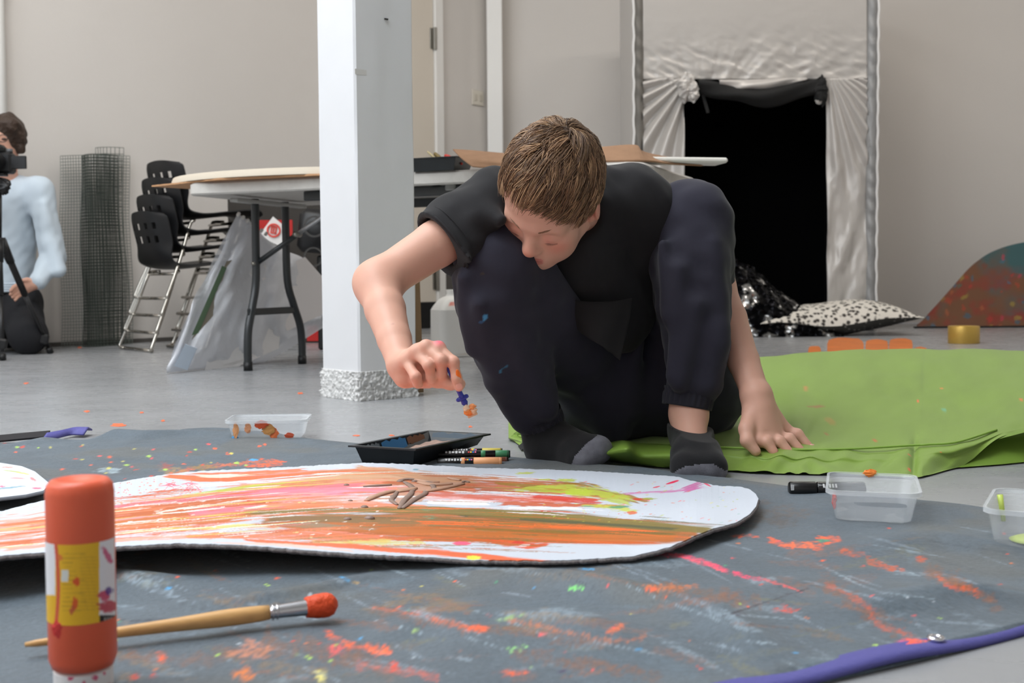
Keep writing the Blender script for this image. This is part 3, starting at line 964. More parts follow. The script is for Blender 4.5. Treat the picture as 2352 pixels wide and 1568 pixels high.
mb.add(g2.reshape(-1, 3), [tuple(q[::-1]) for q in gridfaces(30, 40)])
mk('bag_film', mb, M_bag, bag, smooth=True)
def flatpoly(pts, d, th=0.006):
    V = np.array([bagpt(x, y, d) for x, y in pts]); n = len(V)
    V = np.concatenate([V, V + np.array([0, th, 0])])
    return V, [tuple(range(n)), tuple(range(n, 2 * n))[::-1]] + [(i, n + i, n + (i + 1) % n, (i + 1) % n) for i in range(n)]
for pts, d, cc, nm in (([(470, 850), (556, 565), (600, 590), (650, 700), (640, 800), (540, 845)], -0.03, (226, 224, 224), 'paper_offcut'),
                   ([(520, 600), (560, 590), (520, 690), (440, 780)], -0.055, (150, 142, 128), 'card_offcut'),
                   ([(400, 840), (425, 790), (452, 800), (430, 850)], -0.06, (206, 220, 236), 'paper_offcut'),
                   ([(440, 770), (510, 610), (520, 615), (455, 765)], -0.065, (96, 120, 92), 'green_strip'),
                   ([(600, 640), (700, 590), (744, 640), (744, 720), (660, 760)], -0.04, (226, 222, 222), 'paper_offcut')):
    mk(nm, flatpoly(pts, d), mat('offcut_%d_%d_%d' % cc, cc, 0.8), bag)
mb = MB()
for k in range(7):
    q = bagpt(548 + k * 10.5, 492 + k * 7.5, -0.02)
    mb.add(*box(q, (0.014, 0.014, 0.02), euler(0, 0.6, 0.1), 0.004))
mk('zip_teeth', mb, M_paper, bag)

# dark board leaning by the door
Yd = 7.6
x0, x1 = P(1022, 500, Yd)[0], P(1140, 500, Yd)[0]; ztop = P(1050, 420, Yd)[2]
o = mk('dark_board', MB().add(*box(((x0 + x1) / 2, Yd + 0.05, ztop / 2 + 0.002), (x1 - x0, 0.03, ztop), euler(-0.03, 0, 0), 0.003)), M_dark, None)
tag(o, 'plain dark brown board standing behind the table beside the door', 'board')

# white jerrycan
jb = G(1040, 820); jb[1] += 0.05
jc = thing('jerrycan', jb, 'white plastic jerrycan with red paint drips on the floor behind the boy', 'jerrycan')
M_hdpe = mat('white_hdpe', (222, 220, 214), 0.45, attr=True)
def jer():
    rings = []; px = []
    for z, sx, sy, r in ((0.0, 0.165, 0.13, 0.03), (0.006, 0.18, 0.145, 0.035), (0.05, 0.185, 0.15, 0.035), (0.2, 0.185, 0.15, 0.035), (0.225, 0.178, 0.145, 0.035), (0.262, 0.125, 0.11, 0.03), (0.278, 0.085, 0.08, 0.03), (0.285, 0.062, 0.062, 0.03), (0.312, 0.06, 0.06, 0.029)):
        p = rrect(-sx / 2, sx / 2, -sy / 2, sy / 2, min(r, sy / 2.05), 5)
        R2 = rotz(0.5)[:2, :2]; p = p @ R2.T
        rings.append(np.c_[p + jb[:2], np.full(len(p), z)])
    R_ = np.array(rings)
    R2_ = np.stack([resample(R_[:, i], 70) for i in range(R_.shape[1])], 1)
    return loft(list(R2_))
V, Fc = jer()
X, Yy = proj(V)
c_ = np.tile(lin((226, 224, 219)), (len(V), 1))
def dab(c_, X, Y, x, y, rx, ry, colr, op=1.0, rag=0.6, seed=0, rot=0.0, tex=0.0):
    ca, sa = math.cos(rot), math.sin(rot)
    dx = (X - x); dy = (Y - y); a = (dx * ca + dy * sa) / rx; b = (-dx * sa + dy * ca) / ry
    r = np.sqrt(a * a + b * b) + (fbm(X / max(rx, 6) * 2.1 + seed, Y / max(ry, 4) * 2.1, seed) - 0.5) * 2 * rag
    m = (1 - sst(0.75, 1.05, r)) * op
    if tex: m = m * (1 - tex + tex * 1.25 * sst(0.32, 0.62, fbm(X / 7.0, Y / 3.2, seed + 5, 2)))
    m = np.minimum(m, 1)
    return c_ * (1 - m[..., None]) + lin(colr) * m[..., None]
for (x, y, rx, ry, cc) in ((1036, 722, 4, 13, (214, 74, 50)), (1034, 697, 3, 5, (224, 120, 100)), (1037, 735, 3, 6, (214, 74, 50)), (1056, 796, 5, 8, (206, 190, 120)), (1052, 806, 7, 4, (150, 175, 200)), (1075, 812, 6, 5, (190, 160, 120))):
    c_ = dab(c_, X, Yy, x, y, rx, ry, cc, 0.9, 0.5, int(x))
mk('can_body', (V, Fc), M_hdpe, jc, smooth=True, col=c_)
hp = resample([jb + rotz(0.5) @ np.array([0.03, 0, 0.295]), jb + rotz(0.5) @ np.array([0.06, 0, 0.305]), jb + rotz(0.5) @ np.array([0.085, 0, 0.27]), jb + rotz(0.5) @ np.array([0.088, 0, 0.215])], 14)
mk('handle', tube(hp, 0.011, 8), mat('white_hdpe_plain', (222, 220, 214), 0.45), jc, smooth=True)
# ---------------------------------------------------------------- silver pop-up tent
YT = 7.7
M_silver = mat('silver_nylon', (192, 187, 182), 0.42, metal=0.25, sheen=0.2, bump=(40, 0.15, 4, 0.004))
M_trim = mat('grey_nylon_trim', (150, 150, 150), 0.5, metal=0.2, bump=(25, 0.4, 3, 0.01))
M_trimd = mat('dark_grey_trim', (112, 108, 102), 0.55, bump=(25, 0.4, 3, 0.01))
M_lining = mat('black_lining', (7, 7, 8), 0.95, spec=0.1)
tx0, tx1 = P(1456, 400, YT)[0], P(2016, 400, YT)[0]
TZ = 2.4; TD = 0.95
tent = thing('pop_up_tent', ((tx0 + tx1) / 2, YT + TD / 2, 0), 'tall silver fabric tent with an open black doorway against the back wall', 'tent')
def TP(px, py, dy=0.0):
    return P(px, py, YT + dy)
def panel(fx0, fx1, fy0, fy1, fold, nu=70, nv=110):
    """front fabric: px edges as functions of t (down), y range; fold(px,py)->depth"""
    Gd = np.zeros((nu, nv, 3))
    for i in range(nu):
        u = i / (nu - 1)
        for j in range(nv):
            t = j / (nv - 1); y = fy0 + (fy1 - fy0) * t
            x = fx0(y) + (fx1(y) - fx0(y)) * u
            Gd[i, j] = TP(x, y, 0)
    X, Yv = proj(Gd)
    Gd[:, :, 1] += fold(X, Yv)
    Gd[:, :, 2] = np.maximum(Gd[:, :, 2], 0.004)
    return slab(Gd, 0.004, (0, 1, 0))
def ftop(x, y):
    a = sst(40, 175, y)
    d = np.hypot(x - 1600, (y - 300)); an = np.arctan2(y - 300, x - 1600)
    f = 0.010 * (fbm(an * 14, d / 200, 3, 3) - 0.5) * 2 * a
    f += 0.016 * np.sin(x / 17.0 + 2.5 * fbm(x / 90, y / 50, 7)) * a * sst(1640, 1760, x) * (fbm(x / 60, y / 120, 13) > 0.3) * fbm(x / 70, y / 120, 23)
    f += 0.012 * (fbm(x / 40 + y / 36, y / 16 - x / 90, 31) - 0.5) * (0.15 + a)
    f += 0.016 * (np.abs(fbm((x + 1.6 * y) / 60, (y - .5 * x) / 20, 41, 2) - .5) * 2) * a
    return f
def fleft(x, y):
    an = np.arctan2(x - 1590, y - 165)
    d = np.hypot(x - 1590, y - 165)
    return 0.030 * np.sin(an * 26 + 1.4 * np.sin(d / 90)) * np.clip(d / 120, 0, 1) * np.clip(1.3 - d / 700, 0.2, 1) + 0.008 * (fbm(x / 20, y / 60, 5) - 0.5)
def fright(x, y):
    an = np.arctan2(x - 1900, y - 150); d = np.hypot(x - 1900, y - 150)
    f = 0.02 * np.sin(an * 40 + 2 * fbm(x / 40, y / 90, 2)) * np.clip(d / 200, 0, 1) * (1 - sst(350, 520, y))
    f += 0.022 * np.sin((x + y * 0.22) / 9.0 + 3.5 * fbm(x / 30, y / 70, 9)) * sst(300, 420, y) * fbm(x / 25, y / 60, 12)
    return f
cx_ = lambda v: (lambda y: v)
mk('front_panel', panel(cx_(1476), cx_(1992), -130, 182, ftop, 150, 80), M_silver, tent, smooth=True)
mk('front_panel', panel(cx_(1476), lambda y: 1572 - 0.006 * (y - 180), 180, 762, fleft, 46, 130), M_silver, tent, smooth=True)
mk('front_panel', panel(lambda y: 1896 + 4 * sst(180, 300, y), cx_(1992), 180, 762, fright, 46, 150), M_silver, tent, smooth=True)
# corner sleeves and pole piping
for (a, b, m_, nm) in ((1458, 1478, M_trimd, 'corner_sleeve'), (1990, 2012, M_trim, 'corner_sleeve')):
    x0, x1 = TP(a, 400)[0], TP(b, 400)[0]
    Gd = np.zeros((10, 160, 3)); u = np.linspace(0, 1, 10)[:, None]; v = np.linspace(0, 1, 160)[None, :]
    Gd[:, :, 0] = x0 + (x1 - x0) * u; Gd[:, :, 2] = 0.004 + TZ * v
    Gd[:, :, 1] = YT - 0.022 * np.sin(np.pi * u) - 0.006 * np.sin(v * 120 + u * 3 + 3 * np.sin(v * 17)) * np.sin(np.pi * u)
    mk(nm, slab(Gd, 0.02, (0, 1, 0)), m_, tent, smooth=True)
M_pip = mat('white_piping', (226, 224, 222), 0.4)
for px in (1456, 2014.5):
    x = TP(px, 400)[0]
    z = np.linspace(0.005, TZ, 60)
    mk('piping', tube(np.c_[x + 0.003 * np.sin(z * 40), np.full(60, YT - 0.004), z], 0.009, 8), M_pip, tent, smooth=True)
# sides, top and back: silver outside, black inside
for nm, c, s in (('side_wall', (tx0 + 0.004, YT + TD / 2 + .01, TZ / 2), (0.006, TD - .02, TZ)), ('side_wall', (tx1 - 0.004, YT + TD / 2 + .01, TZ / 2), (0.006, TD - .02, TZ)),
                 ('back_wall', ((tx0 + tx1) / 2, YT + TD, TZ / 2), (tx1 - tx0, 0.006, TZ)), ('roof', ((tx0 + tx1) / 2, YT + TD / 2, TZ), (tx1 - tx0, TD, 0.008))):
    mk(nm, box(c, s), M_silver, tent)
i_ = 0.03
for nm, c, s in (('lining', (tx0 + i_, YT + TD / 2 + .02, TZ / 2), (0.004, TD - .06, TZ - .02)), ('lining', (tx1 - i_, YT + TD / 2 + .02, TZ / 2), (0.004, TD - .06, TZ - .02)),
                 ('lining', ((tx0 + tx1) / 2, YT + TD - i_, TZ / 2), (tx1 - tx0 - 2 * i_, 0.004, TZ - .02)), ('lining', ((tx0 + tx1) / 2, YT + TD / 2 + .02, TZ - 0.03), (tx1 - tx0 - 2 * i_, TD - .06, 0.004)),
                 ('groundsheet', ((tx0 + tx1) / 2, YT + TD / 2 + .02, 0.006), (tx1 - tx0 - 2 * i_, TD - .06, 0.006))):
    mk(nm, box(c, s), M_lining, tent)
fb = [TP(x, 400)[0] for x in (1476, 1570, 1900, 1992)]
for a, b in ((fb[0], fb[1]), (fb[2], fb[3])):
    mk('lining', box(((a + b) / 2, YT + 0.045, 0.95), (b - a, 0.004, 1.85)), M_lining, tent)
mk('lining', box(((fb[0] + fb[3]) / 2, YT + 0.045, 2.0), (fb[3] - fb[0], 0.004, TZ - 1.66)), M_lining, tent)
mk('threshold_bar', MB().add(*tube([(tx0, YT, 0.014), (tx1, YT, 0.014)], 0.013, 10)), mat('pale_bar', (206, 202, 198), 0.4), tent, smooth=True)
# rolled-up door: black cloth sagging between its ties, silver gathers at both ends
def saggy(pts, w0, w1, y0, n=40, m=10):
    c = resample(pts, n); Gd = np.zeros((n, m, 3))
    for i in range(n):
        t = i / (n - 1); w_ = (w0[0] * (1 - t) + w1[0] * t + 0.05 * math.sin(math.pi * t) * w0[1])
        for j in range(m):
            a = math.pi * (j / (m - 1)); Gd[i, j] = c[i] + np.array([0, -0.05 * math.sin(a) * (1 + 0.3 * math.sin(9 * t + 2 * a)), -w_ * (1 - math.cos(a)) / 2 * (1 + 0.12 * math.sin(t * 13))])
    return slab(Gd, 0.006, (0, 1, 0))
M_roll = mat('black_flap', (11, 11, 11), 0.75, sheen=0.05)
mk('door_roll', saggy([TP(1603, 182, -0.01), TP(1640, 187, -0.01), TP(1690, 196, -0.01), TP(1735, 201, -0.01), TP(1790, 197, -0.01), TP(1850, 186, -0.01), TP(1895, 178, -0.01)], (0.085, .4), (0.11, .4), 0), M_roll, tent, smooth=True)
mk('door_roll_face', saggy([TP(1650, 184, 0.0), TP(1700, 183, 0), TP(1745, 182, 0), TP(1800, 180, 0), TP(1850, 179, 0)], (0.05, 0.9), (0.02, 0.9), 0), M_silver, tent, smooth=True)
def crumple(c, r, seed, n=20, sq=(1, 1, 1)):
    V, Fc = lathe([(math.sin(math.pi * i / n) * r, -math.cos(math.pi * i / n) * r) for i in range(n + 1)], 22)
    a = np.arctan2(V[:, 1], V[:, 0]); z = V[:, 2] / r
    k = 1 + 0.45 * (fbm(a * 1.6 + 9, z * 3 + 5, seed, 2) - 0.5) * 2
    return V * k[:, None] * np.array(sq) + c, Fc
mk('gather', crumple(TP(1577, 200, -0.03), 0.062, 4, sq=(1.0, .7, 1.25)), M_silver, tent)
mk('gather', crumple(TP(1592, 212, -0.05), 0.045, 9, sq=(.8, .7, 1.3)), M_silver, tent)
mk('gather', crumple(TP(1886, 207, -0.03), 0.055, 14, sq=(.8, .7, 1.5)), M_roll, tent)
mk('gather', crumple(TP(1881, 233, -0.04), 0.02, 21, sq=(1.2, .7, .8)), M_silver, tent)
mk('tie_strap', MB().add(*box((TP(1615, 225)[0], YT - 0.01, TP(1615, 222)[2]), (0.02, 0.006, 0.22), euler(0, -0.28, 0))), M_roll, tent)

# ---------------------------------------------------------------- crinkled foil heap
def foil_material():
    m = mat('black_silver_foil', (60, 60, 62), 0.22, metal=1.0)
    nt = m.node_tree; b = nt.nodes['Principled BSDF']; L = nt.links.new
    tc = nt.nodes.new('ShaderNodeTexCoord'); v = nt.nodes.new('ShaderNodeTexNoise')
    v.inputs['Scale'].default_value = 9; v.inputs['Detail'].default_value = 4
    r = nt.nodes.new('ShaderNodeValToRGB')
    r.color_ramp.elements[0].position = 0.54; r.color_ramp.elements[0].color = (0.006, 0.006, 0.007, 1)
    r.color_ramp.elements[1].position = 0.72; r.color_ramp.elements[1].color = (0.75, 0.74, 0.72, 1)
    L(tc.outputs['Object'], v.inputs['Vector']); L(v.outputs['Fac'], r.inputs['Fac']); L(r.outputs['Color'], b.inputs['Base Color'])
    vo = nt.nodes.new('ShaderNodeTexVoronoi'); vo.inputs['Scale'].default_value = 22
    bp = nt.nodes.new('ShaderNodeBump'); bp.inputs['Strength'].default_value = 1.0; bp.inputs['Distance'].default_value = 0.02
    L(tc.outputs['Object'], vo.inputs['Vector']); L(vo.outputs['Distance'], bp.inputs['Height']); L(bp.outputs['Normal'], b.inputs['Normal'])
    return m
nx, ny = 110, 60
xs = np.linspace(0.62, 1.98, nx)[:, None]; ys = np.linspace(7.0, 7.63, ny)[None, :]
pxs = 1176 + xs / 7.35 * FPX
hh = np.interp(pxs, [1400, 1480, 1560, 1640, 1700, 1760, 1800, 1850, 1890, 1910], [0, 0.3, 0.5, 0.53, 0.45, 0.32, 0.24, 0.16, 0.06, 0])
prof_y = np.sin(np.pi * np.clip((ys - 7.0) / 0.63, 0, 1)) ** 0.5
hz = hh * prof_y * (1 + 0.22 * (fbm(xs * 14, ys * 14 + 0 * xs, 8) - 0.5)) + 0.02 * (fbm(xs * 40, ys * 40, 4) - 0.5) * (hh > 0.02)
Gd = np.stack([xs + 0 * ys, ys + 0 * xs, np.maximum(hz, 0.002)], 2)
o = mk('foil_blanket', slab(Gd, 0.003), foil_material())
tag(o, 'heap of crinkled black and silver foil in the tent doorway', 'foil blanket')

# ---------------------------------------------------------------- patterned floor cushion
def printed(name, dark, light, scale, thr):
    m = mat(name, light, 0.85)
    nt = m.node_tree; b = nt.nodes['Principled BSDF']; L = nt.links.new
    tc = nt.nodes.new('ShaderNodeTexCoord'); v = nt.nodes.new('ShaderNodeTexVoronoi'); v.inputs['Scale'].default_value = scale
    n = nt.nodes.new('ShaderNodeTexNoise'); n.inputs['Scale'].default_value = scale * 1.5
    mx = nt.nodes.new('ShaderNodeMath'); mx.operation = 'MULTIPLY_ADD'; mx.inputs[1].default_value = 0.55
    L(n.outputs['Fac'], mx.inputs[0]); L(v.outputs['Distance'], mx.inputs[2])
    r = nt.nodes.new('ShaderNodeValToRGB')
    e = r.color_ramp.elements
    e[0].position = thr[0]; e[0].color = (*lin(dark), 1); e[1].position = thr[1]; e[1].color = (*lin(light), 1)
    L(tc.outputs['Object'], v.inputs['Vector']); L(tc.outputs['Object'], n.inputs['Vector']); L(mx.outputs[0], r.inputs['Fac']); L(r.outputs['Color'], b.inputs['Base Color'])
    return m
cc = G(1930, 772); CYw = cc[1] + 0.24
cu = thing('floor_cushion', (cc[0], CYw, 0), 'black and white patterned floor cushion lying in front of the tent', 'cushion')
def cushion(sign):
    nu, nv = 70, 44
    u = np.linspace(-1, 1, nu)[:, None]; v = np.linspace(-1, 1, nv)[None, :]
    px_ = 0.47 * u * (1 - 0.07 * (1 - v ** 2) * 0 + 0.05 * np.abs(v) ** 3); py_ = 0.30 * v * (1 + 0.12 * np.abs(u) ** 4 - 0.10)
    prof = (np.maximum(0, 1 - np.abs(u) ** 2.6) ** 0.75) * (np.maximum(0, 1 - np.abs(v) ** 2.4) ** 0.6)
    seam = 0.085 - 0.012 * np.cos(u * 3.0) + 0.01 * np.sin(u * 5 + v) + 0.02 * u
    puck = 0.006 * np.sin(u * 60) * (np.abs(v) ** 6) + 0.012 * (fbm(u * 4 + 9, v * 3 + 4, 3) - 0.5)
    z = seam + (0.128 if sign > 0 else -0.082) * prof + puck * prof ** 0.5
    z = np.maximum(z, 0.003)
    return np.stack([cc[0] + px_ + 0 * v, CYw + py_ + 0 * u, z], 2)
g = cushion(1); mk('top_cover', (g.reshape(-1, 3), gridfaces(70, 44)), printed('cushion_top_print', (60, 56, 52), (214, 208, 198), 34, (0.60, 0.76)), cu, smooth=True)
g = cushion(-1); mk('under_cover', (g.reshape(-1, 3), gridfaces(70, 44)[:, ::-1]), printed('cushion_base_print', (150, 148, 142), (58, 57, 54), 30, (0.40, 0.52)), cu, smooth=True)

# gold tape roll
tc_ = G(2227, 790); tc_[1] += 0.08
o = mk('tape_roll', lathe([(0.058, 0.002), (0.078, 0.0), (0.080, 0.004), (0.080, 0.088), (0.078, 0.092), (0.058, 0.09), (0.056, 0.088), (0.056, 0.004), (0.058, 0.002)], 40, tc_), mat('gold_tape', (196, 160, 78), 0.35, metal=0.45), sharp=40)
tag(o, 'wide roll of gold parcel tape standing on the grey floor', 'tape roll')

# orange roller strokes on the floor
mb = MB()
for (x0, x1, yt, sd) in ((1900, 1984, 777, 1), (1988, 2040, 780, 2), (2042, 2096, 778, 3), (1856, 1886, 796, 4), (2098, 2130, 798, 5)):
    pts = []
    for k in range(9):
        a = math.pi - math.pi * k / 8
        x = (x0 + x1) / 2 + math.cos(a) * (x1 - x0) / 2; y = yt + 13 - 14 * math.sin(a) ** 0.5 + (fbm(np.array(k * 1.3), np.array(sd * 7.1), 2) - .5) * 5
        pts.append(G(x, y, 0.0)[:2])
    pts += [G(x1, 832, 0)[:2], G(x0, 832, 0)[:2]]
    mb.add(*prism(pts[::-1], 0.0, 0.0012 + 0.0003 * sd))
o = mk('paint_patch', mb, mat('orange_paint', (206, 112, 44), 0.55, var=(7, 0.14)))
tag(o, 'patch of orange roller-paint strokes on the floor behind the green beanbag', 'paint patch')

# ---------------------------------------------------------------- painted curved board leaning on the wall
YB = 8.05
tx = [2108, 2130, 2160, 2200, 2240, 2280, 2320, 2360, 2420, 2500, 2580]
ty = [750, 727, 697, 655, 612, 583, 566, 556, 548, 560, 600]
nu, nv = 190, 90
xs = np.linspace(2108, 2580, nu); tops = np.interp(xs, tx, ty)
tops = np.convolve(np.pad(tops, 6, mode='edge'), np.ones(13) / 13, 'valid')
Gd = np.zeros((nu, nv, 3))
for i in range(nu):
    pb = P(xs[i], 752, YB); ptp = P(xs[i], tops[i], YB)
    v = np.linspace(0, 1, nv)
    Gd[i, :, 0] = pb[0]; Gd[i, :, 2] = 0.012 + (max(ptp[2], 0.02) - 0.012) * v; Gd[i, :, 1] = YB + 0.22 * Gd[i, :, 2]
V, Fc = slab(Gd, 0.018, (0, 1, 0))
X, Yp_ = proj(V)
c_ = np.tile(lin((112, 74, 50)), (len(V), 1))
n1 = fbm(X / 60, Yp_ / 50, 2); n2 = fbm(X / 34, Yp_ / 26, 9)
up = sst(0.45, 0.85, n1 + (690 - Yp_) / 420)
c_ = c_ * (1 - up[:, None]) + lin((58, 92, 94)) * up[:, None]
m_ = sst(0.42, 0.75, n2) * sst(580, 690, Yp_) * .8; c_ = c_ * (1 - m_[:, None]) + lin((134, 48, 38)) * m_[:, None]
rng = random.Random(4)
for k in range(70):
    x = rng.uniform(2120, 2500); y = rng.uniform(580, 750)
    c_ = dab(c_, X, Yp_, x, y, rng.uniform(3, 9), rng.uniform(2, 9), rng.choice([(170, 52, 44), (164, 62, 38), (60, 108, 130), (66, 100, 84), (180, 56, 76), (160, 90, 54), (150, 130, 60), (52, 96, 112), (120, 64, 46)]), 0.65, 0.7, k, rng.uniform(-.6, .6))
pb_ = mk('painted_board', (V, Fc), mat('painted_board_paint', (120, 90, 60), 0.5, attr=True, bump=(60, 0.1)), None, smooth=False, col=c_)
tag(pb_, 'curved board daubed in teal, red and brown paint leaning on the back wall', 'board')
x0 = P(2100, 752, YB)[0]; x1 = P(2580, 752, YB)[0]
mk('bottom_batten', box(((x0 + x1) / 2, YB, 0.006), (x1 - x0, 0.03, 0.012)), M_black, pb_)
# ---------------------------------------------------------------- groundsheet tarpaulin
FAR = [(-1.75, 2.50), (-1.14, 2.62), (-0.98, 2.64), (-0.72, 2.84), (-0.42, 2.62), (0.05, 2.31), (0.40, 2.05), (0.755, 1.735), (0.98, 1.58)]
NEAR = [(-1.75, 0.40), (-1.2, 0.45), (-0.8, 0.50), (-0.5, 0.60), (-0.2, 0.735), (0.05, 0.90), (0.256, 1.012), (0.526, 1.168), (0.94, 1.452)]
NU, NV = 760, 330
u = np.linspace(0, 1, NU)
fa = resample(np.array(FAR), NU); ne = resample(np.array(NEAR), NU)
v = np.linspace(0, 1, NV)
# denser rows far away is not needed: spread rows evenly in view
XY = ne[:, None, :] * (1 - v)[None, :, None] + fa[:, None, :] * v[None, :, None]
X3, Y3 = XY[:, :, 0], XY[:, :, 1]
def ridge(x, y, pts, w, h):
    """fold crest along a plan polyline, height h tapering at both ends"""
    best = np.full(x.shape, 9.0); hb = np.zeros(x.shape); L = len(pts) - 1
    for i in range(L):
        a = np.array(pts[i]); b = np.array(pts[i + 1]); d = b - a
        t = np.clip(((x - a[0]) * d[0] + (y - a[1]) * d[1]) / (d @ d), 0, 1)
        q = np.hypot(x - a[0] - t * d[0], y - a[1] - t * d[1]); s = (i + t) / L
        hb = np.where(q < best, np.sin(np.pi * np.clip(s * 0.9 + 0.05, 0, 1)) ** 0.6, hb); best = np.minimum(best, q)
    return h * hb * np.exp(-(best / w) ** 2)
def gxy(px, py): return tuple(G(px, py)[:2])
Z3 = 0.003 + 0.0035 * fbm(X3 * 9, Y3 * 9, 1) + 0.005 * np.abs(fbm(X3 * 5 + Y3 * 3, Y3 * 7 - X3 * 2, 31, 3) - .5) * 2 + 0.008 * (fbm(X3 * 3.2 + 7, Y3 * 3.2, 5, 2))
Z3 += ridge(X3, Y3, [gxy(1060, 1345), gxy(1220, 1362), gxy(1420, 1405), gxy(1640, 1458), gxy(1760, 1535)], 0.028, 0.022)
Z3 += ridge(X3, Y3, [gxy(300, 1425), gxy(560, 1412), gxy(700, 1385), gxy(860, 1345)], 0.014, 0.009)
Z3 += ridge(X3, Y3, [gxy(1000, 1440), gxy(1300, 1480), gxy(1450, 1530)], 0.03, 0.014)
Z3 += ridge(X3, Y3, [gxy(1650, 1420), gxy(1850, 1355)], 0.02, 0.004)
Z3 += ridge(X3, Y3, [gxy(1900, 1290), gxy(2150, 1260), gxy(2352, 1290)], 0.04, 0.014)
Z3 += ridge(X3, Y3, [gxy(1980, 1440), gxy(2180, 1400), gxy(2300, 1390)], 0.025, 0.013)
Z3 += ridge(X3, Y3, [gxy(0, 1040), gxy(200, 1010), gxy(330, 1015), gxy(480, 1005)], 0.03, 0.018)
Z3 += ridge(X3, Y3, [gxy(200, 1340), gxy(420, 1370)], 0.03, 0.012)
Z3 += ridge(X3, Y3, [gxy(820, 1500), gxy(1000, 1470), gxy(1100, 1520)], 0.03, 0.012)
gain = sst(-.16, -.02, X3) * (1 - sst(1.24, 1.38, Y3)) * (1 - sst(.50, .62, X3)) * sst(.04, .16, v)[None, :]
Z3 += gain * (0.016 * np.abs(fbm(X3 * 4 + Y3 * 2.5, Y3 * 6 - X3 * 2.2, 51, 2) - .5) * 2 + 0.012 * fbm(X3 * 2.6 + 3, Y3 * 4.2, 57, 2))
edge = np.minimum(np.minimum(v, 1 - v)[None, :] * 40, 1)
Z3 = 0.0025 + (Z3 - 0.0025) * edge
Tg = np.stack([X3, Y3, Z3], 2)
PX, PY = proj(Tg)
base = lin((82, 94, 104))
n0 = fbm(X3 * 22, Y3 * 22, 3, 4); n1 = fbm(X3 * 5, Y3 * 5, 8, 3)
tcol = base[None, None, :] * (0.86 + 0.30 * n0[..., None]) * (0.85 + 0.3 * n1[..., None])
ol = sst(0.55, 0.75, fbm(X3 * 7 + 3, Y3 * 7, 21, 3))[..., None]
tcol = tcol * (1 - 0.35 * ol) + lin((100, 94, 80)) * 0.35 * ol
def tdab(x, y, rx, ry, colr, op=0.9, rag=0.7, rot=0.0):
    """paint or shade mark on the sheet at photo position (x,y)"""
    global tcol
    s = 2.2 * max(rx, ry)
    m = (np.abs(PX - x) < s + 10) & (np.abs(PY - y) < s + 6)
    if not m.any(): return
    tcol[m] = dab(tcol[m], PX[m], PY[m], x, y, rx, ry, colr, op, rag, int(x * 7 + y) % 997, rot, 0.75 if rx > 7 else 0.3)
OR, RO, PK, MG, LM, YE, GR, BL, BR = (236, 96, 48), (214, 66, 40), (244, 84, 84), (232, 64, 104), (176, 214, 90), (216, 206, 96), (70, 150, 110), (70, 160, 214), (150, 92, 56)
def trail(pts, w, colr, op=0.7, n=14, rag=0.9):
    p = resample(np.array(pts, float), n)
    rng = random.Random(int(pts[0][0]))
    for i in range(n - 1):
        a, b = p[i], p[i + 1]; d = b - a
        tdab((a[0] + b[0]) / 2 + rng.uniform(-4, 4), (a[1] + b[1]) / 2 + rng.uniform(-w, w) * .4, np.linalg.norm(d) * rng.uniform(.5, 1.0), w * rng.uniform(.5, 1.1), colr, op * rng.uniform(.5, 1), rag, math.atan2(d[1], d[0]))
rng = random.Random(12)
# broad muddy smears
for _ in range(120):
    tdab(rng.uniform(200, 2340), rng.uniform(1230, 1560), rng.uniform(20, 110), rng.uniform(3, 14), rng.choice([BR, (140, 110, 70), (120, 118, 84), BR, (96, 116, 130), (158, 176, 190)]), rng.uniform(.15, .42), 0.9, rng.uniform(-.3, .5))
for _ in range(90):
    tdab(rng.uniform(200, 2340), rng.uniform(1220, 1565), rng.uniform(40, 140), rng.uniform(1.2, 3.5), rng.choice([(150, 166, 180), (136, 150, 164), (60, 70, 80), (160, 178, 190)]), rng.uniform(.25, .6), 0.5, rng.uniform(.05, .55))
for pts_, w_ in (([(1880, 1330), (1960, 1380), (2060, 1450)], 22), ([(2120, 1300), (2200, 1340), (2300, 1395)], 20), ([(1480, 1345), (1600, 1360), (1750, 1385)], 18), ([(850, 1400), (1000, 1425), (1150, 1450), (1400, 1475)], 16), ([(600, 1480), (760, 1500), (900, 1530)], 34), ([(1180, 1500), (1300, 1520), (1500, 1550)], 18), ([(280, 1500), (420, 1510), (600, 1500)], 20)):
    trail(pts_, w_, (128, 84, 58), .5, 14, .9)
trail([(1500, 1268), (1560, 1275), (1640, 1300), (1700, 1322), (1750, 1328)], 9, MG, 0.95, 10, .6)
trail([(1520, 1265), (1580, 1280), (1660, 1310)], 6, (255, 90, 110), 0.95, 8, .6)
trail([(1750, 1330), (1800, 1345), (1840, 1360)], 4, PK, 0.7, 6)
trail([(1770, 1238), (1800, 1252), (1850, 1258), (1900, 1250), (1925, 1238), (1880, 1232)], 8, OR, 0.95, 14, .6)
tdab(1840, 1250, 45, 9, (244, 110, 60), .9, .6); tdab(1890, 1241, 14, 4, GR, .9)
trail([(1680, 1232), (1740, 1230)], 4, OR, .8, 5)
trail([(1930, 1262), (1980, 1275), (2030, 1300), (2075, 1310)], 8, (196, 88, 50), .8, 12)
tdab(2116, 1284, 14, 8, (190, 84, 48), .85, .5)
trail([(2150, 1318), (2180, 1345), (2220, 1350), (2250, 1365)], 8, OR, .75, 10)
trail([(2120, 1310), (2200, 1340), (2290, 1385)], 11, BR, .6, 12)
trail([(1900, 1345), (1960, 1370), (2000, 1400), (2010, 1430), (2060, 1450), (2110, 1465)], 8, (190, 88, 60), .7, 16)
tdab(2100, 1476, 34, 14, PK, .98, .6); tdab(2098, 1474, 20, 9, (255, 90, 60), .98, .5); tdab(2072, 1478, 14, 10, (232, 80, 140), .7, .6)
